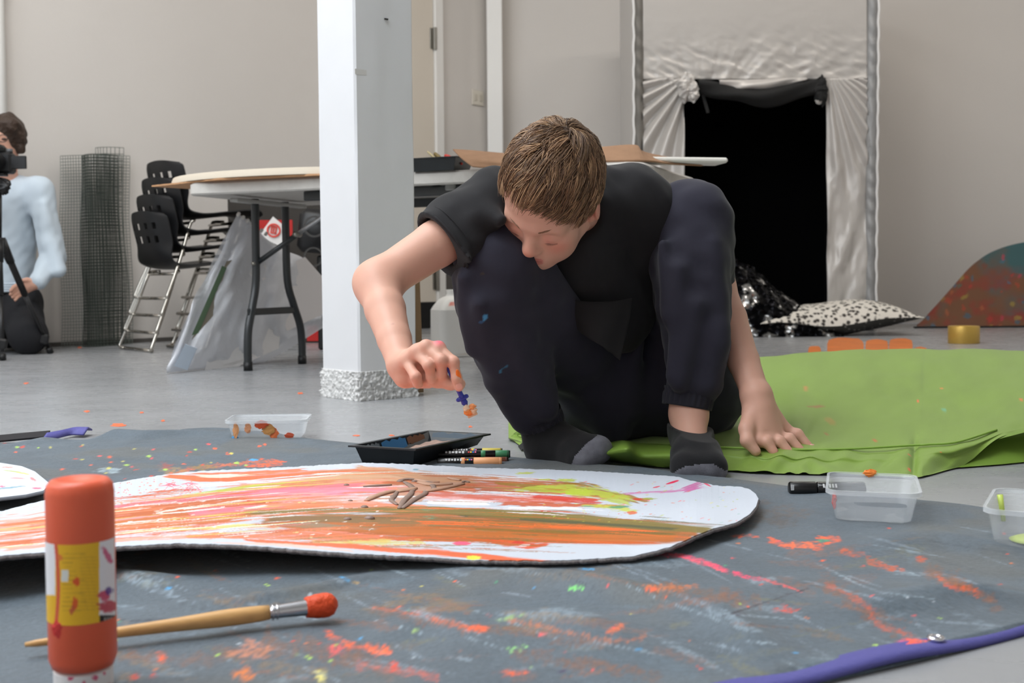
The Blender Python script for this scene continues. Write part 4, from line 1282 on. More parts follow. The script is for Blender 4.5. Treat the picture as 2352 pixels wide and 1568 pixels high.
trail([(1480, 1340), (1540, 1352), (1600, 1345)], 9, (196, 108, 56), .8, 9)
tdab(1500, 1352, 18, 6, OR, .8); tdab(1325, 1350, 22, 5, (120, 214, 110), .95, .7)
trail([(860, 1395), (920, 1405), (1000, 1420), (1060, 1438), (1110, 1446)], 7, (204, 96, 52), .8, 14)
tdab(1095, 1443, 32, 8, OR, .95, .5)
trail([(1170, 1425), (1240, 1438), (1320, 1455), (1400, 1470), (1460, 1468), (1480, 1455)], 6, (190, 110, 70), .75, 18)
tdab(1415, 1442, 22, 8, (226, 110, 66), .8, .5, -.4); tdab(1245, 1455, 8, 5, PK, .9, .4)
for (x, y) in ((1180, 1485), (1192, 1488), (1205, 1484), (1172, 1493), (1195, 1495)): tdab(x, y, 9, 2.2, (150, 214, 130), .95, .3, .7)
tdab(955, 1448, 5, 4, LM, .95, .4); tdab(1165, 1420, 30, 5, (160, 200, 120), .5, .8, -.2)
# round the big brush
trail([(750, 1450), (800, 1480), (850, 1488), (895, 1498)], 10, OR, .9, 12, .7)
tdab(870, 1497, 28, 5, (255, 120, 80), .98, .4, .15); tdab(770, 1490, 22, 14, PK, .6, .8)
tdab(585, 1492, 50, 22, (206, 130, 96), .6, .8); tdab(560, 1548, 26, 22, (220, 120, 50), .9, .7); tdab(372, 1508, 12, 12, OR, .95, .5)
tdab(310, 1552, 14, 6, RO, .9, .6); tdab(355, 1552, 8, 5, RO, .8, .6); tdab(735, 1555, 14, 16, (222, 210, 120), .85, .7)
tdab(500, 1502, 6, 4, LM, .95, .4); tdab(685, 1502, 5, 4, LM, .95, .4); tdab(420, 1425, 26, 4, OR, .85, .6)
trail([(820, 1520), (900, 1540), (1000, 1555)], 12, (206, 92, 72), .6, 10); tdab(905, 1530, 12, 16, RO, .8, .8); tdab(1180, 1545, 40, 7, OR, .8, .7)
tdab(790, 1327, 12, 3, BL, .8, .6, .4); tdab(815, 1335, 12, 3, (170, 140, 90), .8, .6, .3); tdab(386, 1350, 7, 4, BL, .9, .5); tdab(1345, 1306, 22, 3, BL, .8, .6)
trail([(1850, 1352), (1780, 1375), (1720, 1395), (1660, 1415)], 3, (40, 36, 52), .95, 12, .5)
tdab(1700, 1410, 16, 3, (46, 34, 56), .95, .7); tdab(1805, 1398, 24, 9, RO, .8, .8); tdab(1290, 1540, 16, 3, (58, 44, 84), .9, .7)
trail([(265, 1424), (420, 1422), (540, 1412), (660, 1385)], 2, (38, 46, 60), .9, 18, .3)
# behind the painted board
trail([(390, 1095), (450, 1075), (520, 1068), (570, 1060), (630, 1062)], 6, (214, 104, 60), .8, 12)
tdab(600, 1068, 44, 5, OR, .98, .5); tdab(582, 1056, 11, 3.5, BL, .98, .3); tdab(630, 1060, 20, 6, OR, .8, .8); tdab(470, 1072, 34, 8, (150, 120, 60), .7, .8)
tdab(400, 1085, 34, 12, (160, 130, 80), .5, .9); tdab(380, 1070, 20, 8, (170, 70, 60), .5, .8); tdab(250, 1080, 30, 7, (150, 168, 176), .7, .7)
for _ in range(60):
    tdab(rng.uniform(10, 720), rng.uniform(1015, 1110), rng.uniform(2, 6), rng.uniform(1.5, 3), rng.choice([OR, PK, RO, LM, YE, OR]), .9, .4)
for _ in range(75):
    x = rng.uniform(150, 2330); y = rng.uniform(1300 if x < 1600 else 1210, 1560)
    tdab(x, y, rng.uniform(3, 8), rng.uniform(1.2, 3), rng.choice([OR, PK, RO, LM, (214, 120, 70), OR, BL, GR, YE, (190, 200, 210)]), .85, .5, rng.uniform(-.4, .6))
# soft shadow beside the board's right end, painted into the sheet colour
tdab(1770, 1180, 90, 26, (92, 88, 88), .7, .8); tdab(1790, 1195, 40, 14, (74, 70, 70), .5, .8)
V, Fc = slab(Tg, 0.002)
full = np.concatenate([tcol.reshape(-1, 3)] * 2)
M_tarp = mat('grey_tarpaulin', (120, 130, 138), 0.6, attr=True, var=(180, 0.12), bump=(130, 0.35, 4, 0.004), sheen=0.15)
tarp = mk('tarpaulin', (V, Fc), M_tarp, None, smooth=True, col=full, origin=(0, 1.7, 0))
tag(tarp, 'crumpled blue-grey tarpaulin spattered with orange, pink and green paint', 'tarpaulin')
# hem along the near edge
M_hem = mat('purple_hem', (84, 82, 150), 0.6, bump=(160, 0.3, 3, 0.003))
hn = resample(np.array(NEAR), 240)
tdir = np.gradient(hn, axis=0); tdir /= np.linalg.norm(tdir, axis=1, keepdims=True); nrm = np.c_[-tdir[:, 1], tdir[:, 0]]
Hg = np.zeros((240, 6, 3))
for j in range(6):
    off = 0.002 + 0.034 * j / 5
    wob = 0.004 * np.sin(np.arange(240) / 9.0) + 0.003 * np.sin(np.arange(240) / 3.7)
    Hg[:, j, :2] = hn + nrm * (off - 0.004)
    Hg[:, j, 2] = 0.007 + wob * 0.5 + (0.003 if 0 < j < 5 else 0.0)
mk('hem', slab(Hg, 0.004), M_hem, tarp, smooth=True)
k = np.argmin(np.abs(hn[:, 0] - G(2160, 1488)[0])); ey = np.r_[hn[k] + nrm[k] * 0.015, 0.0125]
ring_ = np.array([ey + 0.0062 * np.array([math.cos(a), math.sin(a), 0]) for a in np.linspace(0, 2 * math.pi, 24, endpoint=False)])
mk('eyelet', tube(ring_, 0.0024, 8, closed=True), mat('bright_eyelet', (220, 220, 224), 0.2, metal=1.0), tarp, smooth=True)
# far hem: black and purple stretches at the left
fh = [G(-40, 1028), G(40, 1020), G(104, 1014)]
Hg = np.array([[p + np.array([0, 0, 0.012]), p + np.array([0, 0.03, 0.022])] for p in resample(np.array(fh), 20)])
mk('hem', slab(Hg, 0.004), mat('black_hem', (30, 28, 32), 0.7), tarp)
fh = [G(104, 1017), G(140, 1010), G(170, 1003), G(200, 1003)]
Hg = np.array([[p + np.array([0, -0.02, 0.010]), p + np.array([0, 0.01, 0.022]), p + np.array([0, 0.035, 0.014])] for p in resample(np.array(fh), 20)])
mk('hem', slab(Hg, 0.004), M_hem, tarp, smooth=True)

# paint spots on the bare floor
mb = MB(); rng = random.Random(5)
def spot(px, py, rx, ry, sd):
    pts = []
    for k in range(12):
        a = 2 * math.pi * k / 12; r = 1 + 0.35 * rng.uniform(-1, 1)
        pts.append(G(px + rx * r * math.cos(a), py + ry * r * math.sin(a))[:2])
    return prism(pts[::-1], 0.0, 0.0008)
for (x, y, rx, ry) in ((272, 976, 17, 3), (388, 998, 7, 3), (200, 945, 6, 2), (325, 947, 5, 1.5), (690, 903, 7, 2), (182, 798, 5, 2), (365, 990, 5, 2), (820, 1000, 9, 1.5), (1080, 980, 4, 2), (900, 1000, 6, 1.5), (375, 966, 4, 2), (60, 880, 6, 1.5)):
    mb.add(*spot(x, y, rx, ry, 0))
o = mk('paint_splashes', mb, mat('orange_splash', (232, 112, 70), 0.5)); tag(o, 'small orange paint splashes dotted over the bare grey floor', 'paint', kind='stuff')

# ---------------------------------------------------------------- painted cardboard in the foreground
FE = [(-420, 1190), (-200, 1190), (0, 1174), (105, 1147), (180, 1127), (258, 1109), (375, 1090), (440, 1083), (560, 1077), (700, 1070), (850, 1062), (950, 1066), (1100, 1074), (1230, 1077), (1400, 1087), (1560, 1098), (1620, 1110), (1650, 1115), (1700, 1117), (1722, 1123), (1736, 1134), (1742, 1145)]
FEZ = [0.02, 0.02, 0.02, 0.02, 0.018, 0.016, 0.014, 0.014, 0.014, 0.016, 0.020, 0.018, 0.016, 0.014, 0.012, 0.012, 0.018, 0.020, 0.026, 0.028, 0.03, 0.03]
NE = [(-420, 1300), (-200, 1292), (0, 1276), (100, 1268), (258, 1255), (400, 1247), (530, 1250), (650, 1258), (800, 1270), (900, 1275), (1050, 1283), (1150, 1292), (1250, 1297), (1350, 1292), (1450, 1278), (1540, 1255), (1600, 1228), (1640, 1212), (1690, 1200), (1722, 1180), (1737, 1162), (1742, 1145)]
NEZ = [0.058, 0.058, 0.058, 0.056, 0.053, 0.052, 0.049, 0.044, 0.037, 0.029, 0.020, 0.015, 0.013, 0.014, 0.018, 0.026, 0.032, 0.032, 0.03, 0.03, 0.03, 0.03]
nu, nv = 1000, 210
s = np.linspace(0, 1, nu); xs = -420 + (1742 + 420) * (1 - (1 - s) ** 1.0)
xs = np.sort(np.r_[np.linspace(-420, 1600, nu - 120), 1742 - 142 * (np.linspace(1, 0, 121)[1:]) ** 2])
def interp_s(x, T):
    T = np.array(T, float); return np.interp(x, T[:, 0], T[:, 1])
fe = interp_s(xs, FE); nE = interp_s(xs, NE)
def smooth1(a, n=9):
    k = np.ones(n) / n; return np.convolve(np.pad(a, n // 2, mode='edge'), k, 'valid')
fe[:-40] = smooth1(fe)[:-40]; nE[:-40] = smooth1(nE)[:-40]
fz = np.interp(xs, [p[0] for p in FE], FEZ); nz = np.interp(xs, [p[0] for p in NE], NEZ)
rg = np.random.default_rng(2)
fe += (fbm(xs / 9, xs * 0, 4) - 0.5) * 3.0 * np.clip((1735 - xs) / 60, 0, 1); nE += (fbm(xs / 14, xs * 0, 5) - 0.5) * 2.5 * np.clip((1735 - xs) / 60, 0, 1)
v = np.linspace(0, 1, nv)
Bg = np.zeros((nu, nv, 3))
for i in range(nu):
    a = G(xs[i], nE[i], nz[i]); b = G(xs[i], fe[i], fz[i])
    q = a[None] * (1 - v)[:, None] + b[None] * v[:, None]
    q[:, 2] += (0.006 + 0.003 * math.sin(xs[i] / 160.0)) * np.sin(np.pi * v) * np.clip((1742 - xs[i]) / 300, 0, 1)
    q[:, 2] = np.maximum(q[:, 2], 0.0185 - 0.004 * v)
    Bg[i] = q
BX, BY = proj(Bg)
bcol = np.tile(lin((202, 208, 218)), (nu, nv, 1))
def stroke(pts, colr, op=0.95, rag=0.8, fx=70.0, fy=2.6, sharp=3.0, seed=0, jit=0.12):
    """brush stroke: pts (x,y,halfwidth) along x, streaky dry-brush edges"""
    global bcol
    T = np.array(pts, float)
    x0, x1 = T[:, 0].min(), T[:, 0].max()
    m = (BX > x0 - 40) & (BX < x1 + 40)
    if not m.any(): return
    x = BX[m]; y = BY[m]
    xx = np.linspace(x0, x1, 60); R_ = resample(T, 200); 
    yc = np.interp(x, R_[:, 0], R_[:, 1]); hw = np.maximum(np.interp(x, R_[:, 0], R_[:, 2]), 0.3)
    d = np.abs(y - yc) / hw
    sl = y - yc
    n = 0.6 * vn(x / fx + 11, sl / fy, seed + 1) + 0.4 * vn(x / (fx * .3), sl / (fy * .6), seed + 2)
    ends = np.minimum((x - x0), (x1 - x)) / 30.0
    cv = np.clip((np.minimum(1 - d, ends) + (n - 0.5) * 2 * rag) * sharp, 0, 1) * op
    cj = 1 + (vn(x / (fx * 1.7), sl / (fy * 1.4), seed + 5) - 0.5) * 2 * jit
    tgt = lin(colr)[None] * cj[:, None]
    bcol[m] = bcol[m] * (1 - cv[:, None]) + tgt * cv[:, None]
def bdab(x, y, rx, ry, colr, op=.95, rag=.5, rot=0.0):
    global bcol
    m = (np.abs(BX - x) < rx * 2.2 + 6) & (np.abs(BY - y) < max(ry, rx * abs(math.sin(rot))) * 2.2 + 6)
    if m.any(): bcol[m] = dab(bcol[m], BX[m], BY[m], x, y, rx, ry, colr, op, rag, int(x * 3 + y) % 991, rot)
CO, CD, CT, COL_, CPK, CLM, CDO, CRD, CYL = (226, 112, 62), (196, 104, 58), (198, 148, 112), (128, 110, 62), (242, 130, 150), (186, 198, 78), (104, 98, 62), (206, 62, 48), (226, 218, 110)
# left half: streaks that climb from the near left corner
stroke([(120, 1206, 18), (260, 1196, 34), (400, 1186, 36), (520, 1172, 34), (640, 1160, 26), (760, 1150, 16)], (214, 104, 54), .95, .8, 70, 2.4, seed=61, jit=.2)
stroke([(560, 1128, 14), (700, 1116, 22), (840, 1108, 24), (960, 1112, 20), (1100, 1118, 12)], (226, 124, 86), .9, .9, 60, 2.2, seed=62, jit=.2)
stroke([(880, 1106, 8), (1000, 1112, 14), (1160, 1118, 16), (1300, 1126, 12), (1420, 1140, 6)], (190, 96, 48), .9, .9, 60, 2, seed=63, jit=.25)
stroke([(-420, 1262, 30), (0, 1222, 34), (110, 1206, 30), (260, 1192, 28)], (236, 150, 120), .8, 1.0, 90, 2.2, seed=1)
stroke([(-420, 1270, 8), (0, 1248, 7), (260, 1226, 6), (420, 1212, 5)], CD, .95, .7, 120, 2, seed=2)
stroke([(-420, 1240, 8), (0, 1206, 6), (200, 1184, 6)], CO, .9, .8, 90, 2, seed=3)
stroke([(0, 1262, 5), (260, 1240, 5), (480, 1232, 4), (700, 1240, 3)], (232, 150, 120), .8, .8, 90, 2, seed=4)
stroke([(180, 1190, 14), (260, 1188, 26), (380, 1180, 32), (500, 1166, 30), (600, 1150, 22), (720, 1128, 12)], CD, .97, .75, 60, 2.4, seed=5)
stroke([(240, 1206, 10), (400, 1196, 14), (520, 1184, 14), (640, 1172, 9)], (204, 120, 66), .9, .8, 60, 2.4, seed=6)
stroke([(230, 1166, 4), (420, 1148, 5), (620, 1128, 5), (840, 1112, 4)], (226, 110, 130), .85, .7, 80, 1.6, seed=7)
stroke([(380, 1146, 4), (600, 1116, 8), (760, 1100, 10), (900, 1090, 9)], (206, 130, 84), .85, .9, 70, 2, seed=8)
stroke([(420, 1138, 3), (640, 1108, 4), (800, 1090, 4), (900, 1084, 3)], CLM, .8, .8, 60, 1.4, seed=9)
stroke([(430, 1180, 7), (500, 1175, 11), (600, 1166, 9), (700, 1150, 6)], CPK, .85, .9, 60, 2, seed=10)
stroke([(260, 1224, 3), (420, 1214, 4), (560, 1208, 4), (640, 1208, 3)], CYL, .8, .8, 80, 1.4, seed=11)
stroke([(360, 1176, 2.5), (560, 1150, 3), (680, 1142, 2)], (248, 238, 226), .8, .9, 30, 1.4, seed=12)
stroke([(560, 1168, 3), (720, 1152, 4), (900, 1148, 3)], (250, 244, 244), .8, .9, 60, 1.5, seed=13)
# orange tongue at the far edge
stroke([(375, 1092, 3), (430, 1096, 9), (520, 1099, 9), (620, 1092, 8), (760, 1082, 5), (880, 1076, 3)], CO, .97, .55, 80, 3, seed=14)
stroke([(440, 1087, 3), (520, 1087, 4), (700, 1078, 3)], (222, 110, 60), .9, .7, 60, 2, seed=15)
stroke([(450, 1092, 3), (520, 1093, 4), (580, 1090, 3)], (246, 226, 206), .9, .8, 40, 1.6, seed=16)
# middle
stroke([(640, 1102, 4), (760, 1094, 8), (900, 1090, 13), (1000, 1098, 10), (1100, 1106, 5)], (206, 160, 124), .92, .8, 70, 2.2, seed=17)
stroke([(820, 1072, 5), (880, 1080, 8), (960, 1094, 9), (1060, 1110, 5)], CT, .95, .6, 50, 2.4, seed=18)
stroke([(960, 1090, 4), (1080, 1096, 7), (1200, 1104, 7), (1330, 1112, 4)], (186, 108, 66), .92, .9, 70, 1.8, seed=19)
stroke([(560, 1136, 8), (700, 1128, 14), (800, 1126, 14), (900, 1126, 8)], CPK, .85, .95, 60, 2, seed=20)
stroke([(600, 1158, 8), (720, 1158, 12), (860, 1162, 14), (980, 1170, 8)], (240, 136, 92), .9, .85, 60, 2.2, seed=21)
stroke([(560, 1150, 6), (700, 1142, 9), (860, 1148, 8)], (244, 170, 160), .7, .95, 60, 2, seed=22)
stroke([(960, 1140, 6), (1100, 1144, 9), (1240, 1146, 10), (1360, 1150, 6)], (240, 160, 150), .7, 1.0, 60, 2, seed=23)
stroke([(900, 1130, 5), (1100, 1140, 6), (1300, 1150, 4)], (206, 92, 60), .8, 1.0, 50, 1.6, seed=24)
for (x, y, rx, ry) in ((900, 1136, 52, 9), (950, 1120, 46, 12), (925, 1150, 22, 12), (955, 1142, 26, 11), (1010, 1118, 52, 9), (880, 1140, 34, 7), (1040, 1112, 34, 6)): bdab(x, y, rx, ry, (196, 150, 126), .9, .5, -.12)
# right: lime and rust patches
stroke([(1140, 1108, 4), (1240, 1116, 9), (1340, 1124, 13), (1430, 1140, 9), (1480, 1152, 4)], (160, 120, 50), .92, .85, 50, 2.2, seed=25)
stroke([(1180, 1122, 4), (1280, 1124, 10), (1380, 1134, 14), (1450, 1152, 8)], CLM, .85, .95, 36, 2.2, seed=26)
bdab(1325, 1128, 34, 8, (188, 204, 70), .95, .4); bdab(1300, 1102, 24, 4, CLM, .9, .5); bdab(1250, 1101, 16, 2.5, CLM, .8, .5)
stroke([(1220, 1140, 3), (1290, 1144, 7), (1380, 1150, 5)], CRD, .9, .8, 40, 1.8, seed=27)
stroke([(1150, 1156, 4), (1240, 1158, 8), (1340, 1160, 6), (1440, 1164, 3)], (196, 92, 50), .92, .8, 50, 2, seed=28)
stroke([(980, 1152, 3), (1060, 1155, 7), (1130, 1156, 4)], (246, 244, 246), .95, .6, 40, 2, seed=29)
stroke([(1160, 1165, 2), (1250, 1167, 4), (1330, 1166, 2)], (246, 246, 248), .9, .7, 40, 1.6, seed=30)
stroke([(1330, 1160, 2.5), (1420, 1166, 6), (1460, 1172, 3)], (200, 206, 90), .9, .8, 30, 2, seed=31)
# the broad olive and orange bands
stroke([(600, 1196, 14), (760, 1200, 26), (960, 1204, 34), (1160, 1208, 36), (1360, 1218, 32), (1500, 1226, 24), (1600, 1226, 14)], (176, 104, 56), .98, .4, 160, 3, seed=60, jit=.25)
stroke([(560, 1176, 5), (760, 1172, 7), (960, 1170, 10), (1140, 1178, 13), (1320, 1190, 15), (1500, 1206, 13), (1640, 1218, 10)], (128, 112, 58), .98, .45, 160, 3.2, seed=32, jit=.2)
stroke([(620, 1190, 7), (800, 1196, 14), (960, 1198, 14), (1100, 1202, 9)], (134, 104, 66), .96, .55, 140, 3, seed=33, jit=.2)
stroke([(640, 1204, 8), (820, 1212, 14), (1000, 1220, 18), (1200, 1226, 16), (1400, 1232, 14), (1560, 1236, 10)], (186, 104, 46), .98, .4, 200, 3, seed=34, jit=.2)
stroke([(960, 1200, 4), (1160, 1204, 5), (1360, 1212, 5), (1520, 1222, 3)], (236, 110, 48), .97, .5, 160, 1.6, seed=35)
stroke([(1060, 1186, 3), (1240, 1194, 5), (1420, 1206, 5), (1560, 1216, 4)], (88, 90, 62), .9, .6, 160, 2, seed=36)
stroke([(1080, 1214, 3), (1300, 1222, 4), (1560, 1226, 4)], (134, 104, 44), .9, .6, 160, 2, seed=37)
stroke([(700, 1228, 4), (900, 1236, 6), (1200, 1242, 5), (1400, 1245, 4), (1520, 1246, 3)], (206, 98, 40), .96, .5, 160, 2, seed=38)
stroke([(600, 1200, 4), (720, 1206, 6), (860, 1214, 4)], (146, 128, 104), .85, .7, 80, 2, seed=39)
stroke([(640, 1222, 6), (760, 1228, 10), (880, 1236, 7)], (240, 130, 110), .85, .9, 60, 2, seed=40)
stroke([(420, 1232, 5), (620, 1226, 12), (760, 1234, 12), (900, 1244, 6)], (222, 124, 76), .9, .8, 80, 2.2, seed=41)
stroke([(720, 1244, 4), (840, 1246, 7), (980, 1244, 4)], (214, 200, 110), .8, .9, 40, 2, seed=42)
stroke([(560, 1240, 3), (760, 1252, 6), (960, 1266, 7), (1150, 1282, 7), (1280, 1292, 5)], (226, 104, 58), .96, .6, 100, 2.4, seed=43)
stroke([(500, 1246, 2), (640, 1250, 3), (820, 1266, 2)], (236, 190, 170), .7, .8, 60, 1.6, seed=44)
stroke([(1120, 1242, 3), (1180, 1249, 9), (1230, 1253, 6), (1270, 1246, 3)], (214, 88, 44), .96, .6, 36, 2.4, seed=45)
bdab(1060, 1247, 24, 5, (240, 96, 130), .98, .3); bdab(1190, 1245, 14, 4, CRD, .9, .5); bdab(1205, 1252, 16, 3, (250, 236, 238), .8, .5)
bdab(1085, 1280, 18, 5.5, (226, 222, 80), 1, .4); bdab(885, 1278, 22, 3, (206, 60, 50), .9, .5)
bdab(1545, 1107, 17, 2.6, (228, 50, 90), 1, .2, -.28); bdab(1508, 1118, 9, 1.6, (226, 60, 90), .9, .3, -.2)
for k in range(9):
    bdab(1590 + 6 * math.sin(k * 2.1), 1112 + k * 1.7, 34 - k * 2, 1.2, (198, 78, 150), .75, .3, -.35)
stroke([(1430, 1134, 2), (1500, 1130, 2.5), (1560, 1126, 2.5), (1620, 1118, 2)], (206, 110, 170), .75, .8, 30, 1, seed=46)
bdab(1622, 1111, 14, 2, (230, 50, 90), .9, .3, .5); bdab(1470, 1146, 24, 3, CRD, .85, .5); bdab(1490, 1145, 16, 3, (160, 170, 60), .8, .5); bdab(1420, 1164, 26, 3, (60, 150, 120), .8, .6); bdab(1450, 1177, 14, 4, (220, 110, 60), .9, .6); bdab(1350, 1162, 18, 1.6, (90, 150, 160), .7, .5)
bdab(985, 1170, 20, 4, (110, 150, 110), .8, .5); bdab(988, 1187, 18, 3.5, (90, 150, 120), .85, .5); bdab(955, 1078, 8, 2, (90, 150, 170), .7, .5); bdab(1205, 1086, 24, 3, (196, 204, 80), .85, .7)
bdab(575, 1153, 18, 4.5, (222, 96, 76), .95, .4); bdab(555, 1155, 8, 2.5, (206, 80, 66), .9, .4)
rng = random.Random(77)
for _ in range(150):
    x = rng.uniform(260, 460); y = rng.uniform(1100, 1160); bdab(x, y, rng.uniform(1, 4), rng.uniform(.8, 1.6), rng.choice([(240, 110, 120), (240, 140, 110), CO]), .8, .3)
for _ in range(30):
    bdab(400 + rng.uniform(-25, 60), 1118 + rng.uniform(-8, 8), rng.uniform(3, 14), rng.uniform(.8, 1.8), (240, 100, 120), .8, .4, rng.uniform(-1, 1))
for _ in range(130):
    bdab(rng.uniform(1250, 1700), rng.uniform(1100, 1200), rng.uniform(1, 6), rng.uniform(.6, 1.5), rng.choice([CLM, (150, 190, 180), CO, PK, CYL, CT]), .6, .4, rng.uniform(-.4, .1))
for _ in range(90):
    bdab(rng.uniform(240, 900), rng.uniform(1150, 1235), rng.uniform(2, 7), rng.uniform(.7, 1.6), rng.choice([(248, 236, 216), (236, 220, 150), (250, 246, 244)]), .75, .5, -.15)
rs = random.Random(21)
for k in range(420):
    x0 = rs.uniform(-200, 1480); L_ = rs.uniform(60, 260)
    fy_, ny_ = np.interp(x0, xs, fe), np.interp(x0, xs, nE)
    y0 = rs.uniform(fy_ + (30 if x0 < 500 else 14), ny_ - (14 if x0 < 1100 else 52))
    sl_ = np.interp(x0, [-200, 300, 600, 850, 1000, 1500], [-.11, -.10, -.07, -.01, .04, .075])
    low = (y0 - fy_) / (ny_ - fy_)
    if low < .5 and x0 + L_ > 1400: continue
    if x0 < 620: pal = [(206, 98, 50), (190, 88, 46), (226, 140, 104), (240, 150, 150), (238, 234, 230), (240, 238, 238), (214, 196, 96), (226, 110, 60)]
    elif x0 < 1000: pal = [(206, 110, 66), (222, 150, 120), (238, 150, 150), (240, 238, 238), (196, 150, 118), (226, 120, 70), (168, 120, 80), (240, 236, 234)] if low < .5 else [(190, 104, 50), (136, 106, 64), (222, 118, 62), (150, 120, 76), (226, 130, 80)]
    else: pal = [(190, 100, 52), (170, 160, 60), (240, 240, 242), (206, 80, 56), (236, 230, 230), (196, 200, 90), (224, 120, 90)] if low < .48 else [(124, 108, 56), (196, 104, 44), (226, 112, 52), (104, 96, 58), (170, 100, 46)]
    hw = rs.uniform(.6, 1.9)
    stroke([(x0, y0, hw * .5), (x0 + L_ * .5, y0 + sl_ * L_ * .5 + rs.uniform(-1, 1), hw), (x0 + L_, y0 + sl_ * L_, hw * .4)], rs.choice(pal), rs.uniform(.5, .95), .7, 40, 1.2, seed=100 + k)
V, Fc = slab(Bg, 0.006)
ec_ = np.tile(lin((70, 64, 66)), (nu * nv, 1))
# the cut edge shows grey-brown card
colall = np.concatenate([bcol.reshape(-1, 3), ec_])
M_paint = mat('painted_card_face', (238, 238, 240), 0.5, attr=True, bump=(150, 0.12, 4, 0.003))
pcard = mk('painted_cardboard', (V, Fc), M_paint, None, smooth=False, col=colall, origin=(-0.3, 1.8, 0.0))
tag(pcard, 'large curved white cardboard covered in sweeping orange and olive paint', 'painted cardboard')
# corrugated edge strip, slightly proud
es = np.array([Bg[i, 0] + np.array([0, -0.0005, -0.0035]) for i in range(nu)])
mk('corrugated_edge', tube(es[::2], 0.0024 + 0.0003 * np.sin(np.arange(len(es[::2])) * 1.3), 6), mat('corrugated_card_edge', (104, 98, 98), 0.9, var=(300, 0.35)), pcard, smooth=True)
# thick clay-coloured paint worked in relief
def surfpt(x, y, up=0.0):
    i = np.argmin(np.abs(xs - x)); j = np.argmin(np.abs(BY[i] - y))
    return Bg[i, j] + np.array([0, 0, up])
M_clay = mat('clay_paint', (186, 146, 122), 0.55, bump=(120, 0.3, 3, 0.003)); M_clayd = mat('grey_clay_paint', (140, 116, 104), 0.5, bump=(120, 0.3, 3, 0.003))
lines = [([(842, 1150), (870, 1138), (900, 1130), (912, 1128)], .006, 0), ([(912, 1128), (905, 1140), (900, 1150), (912, 1160)], .004, 1), ([(912, 1130), (940, 1126), (955, 1122)], .007, 0), ([(918, 1168), (930, 1150), (942, 1136), (948, 1126)], .005, 1), ([(925, 1168), (950, 1150), (975, 1135), (978, 1128)], .005, 1), ([(975, 1130), (1000, 1126), (1030, 1120), (1065, 1112)], .006, 0), ([(1062, 1108), (1070, 1106), (1078, 1108)], .003, 1), ([(960, 1108), (990, 1114), (1040, 1112)], .007, 0), ([(918, 1104), (935, 1102), (955, 1102)], .005, 1), ([(928, 1108), (945, 1118), (950, 1128)], .005, 1), ([(978, 1106), (990, 1112), (998, 1122)], .005, 1), ([(835, 1118), (870, 1116), (900, 1114)], .004, 1), ([(1030, 1098), (1045, 1102), (1058, 1104)], .005, 0), ([(955, 1102), (985, 1108), (1010, 1108)], .006, 0)]
for k, (pl_, r, dk) in enumerate(lines):
    p = resample(np.array([surfpt(x, y, 0.001) for x, y in pl_]), 12)
    rr = r * 0.95 * (0.55 + 0.6 * np.sin(np.linspace(0.3, 2.9, 12))) 
    mk('paint_ridge', tube(p, rr, 8, flat=((0, 0, 1), 0.4)), M_clayd if dk else M_clay, pcard, smooth=True)
for (x, y, r) in ((838, 1164, .006), (798, 1192, .006), (848, 1190, .008), (805, 1150, .004), (920, 1106, .007), (952, 1106, .006), (984, 1110, .006), (904, 1140, .006), (998, 1122, .006), (944, 1126, .006), (795, 1114, .005), (848, 1145, .005)):
    q = surfpt(x, y)
    mk('paint_blob', lathe([(0.0, r * .5), (r * .5, r * .45), (r * .9, r * .2), (r, -0.001)][::-1], 12, q, squash=.8), M_clayd, pcard, smooth=True)

# second painted board at the left edge
xs2 = np.linspace(-260, 112, 130)
f2 = np.interp(xs2, [-260, 0, 50, 80, 112], [1058, 1062, 1070, 1082, 1108]); n2_ = np.interp(xs2, [-260, 0, 60, 100, 112], [1160, 1142, 1135, 1126, 1112])
g2 = np.zeros((130, 60, 3)); v2 = np.linspace(0, 1, 60)
for i in range(130):
    a = G(xs2[i], n2_[i], 0.030); b = G(xs2[i], f2[i], 0.024); g2[i] = a * (1 - v2)[:, None] + b * v2[:, None]
X2, Y2 = proj(g2); c2 = np.tile(lin((208, 212, 220)), (130, 60, 1))
for (x, y, rx, ry, cc_, ro) in ((30, 1082, 26, 1.4, CLM, .12), (55, 1087, 18, 1.4, CYL, .15), (18, 1120, 40, 1.8, (110, 160, 180), -.1), (84, 1121, 12, 2, (236, 70, 120), 0), (40, 1098, 20, 1.3, (240, 140, 140), .05), (4, 1117, 8, 1.6, (236, 80, 130), 0), (76, 1100, 8, 3, (244, 130, 130), .5), (20, 1073, 14, 1.2, (240, 140, 120), 0), (-60, 1100, 40, 6, CO, 0)):
    c2 = dab(c2, X2, Y2, x, y, rx, ry, cc_, .85, .4, int(x + 99), ro)
V, Fc = slab(g2, 0.006)
o = mk('painted_cardboard', (V, Fc), M_paint, None, col=np.concatenate([c2.reshape(-1, 3), np.tile(lin((70, 64, 66)), (130 * 60, 1))]))
tag(o, 'small white cardboard with thin pink and yellow paint flecks at the left edge', 'painted cardboard')

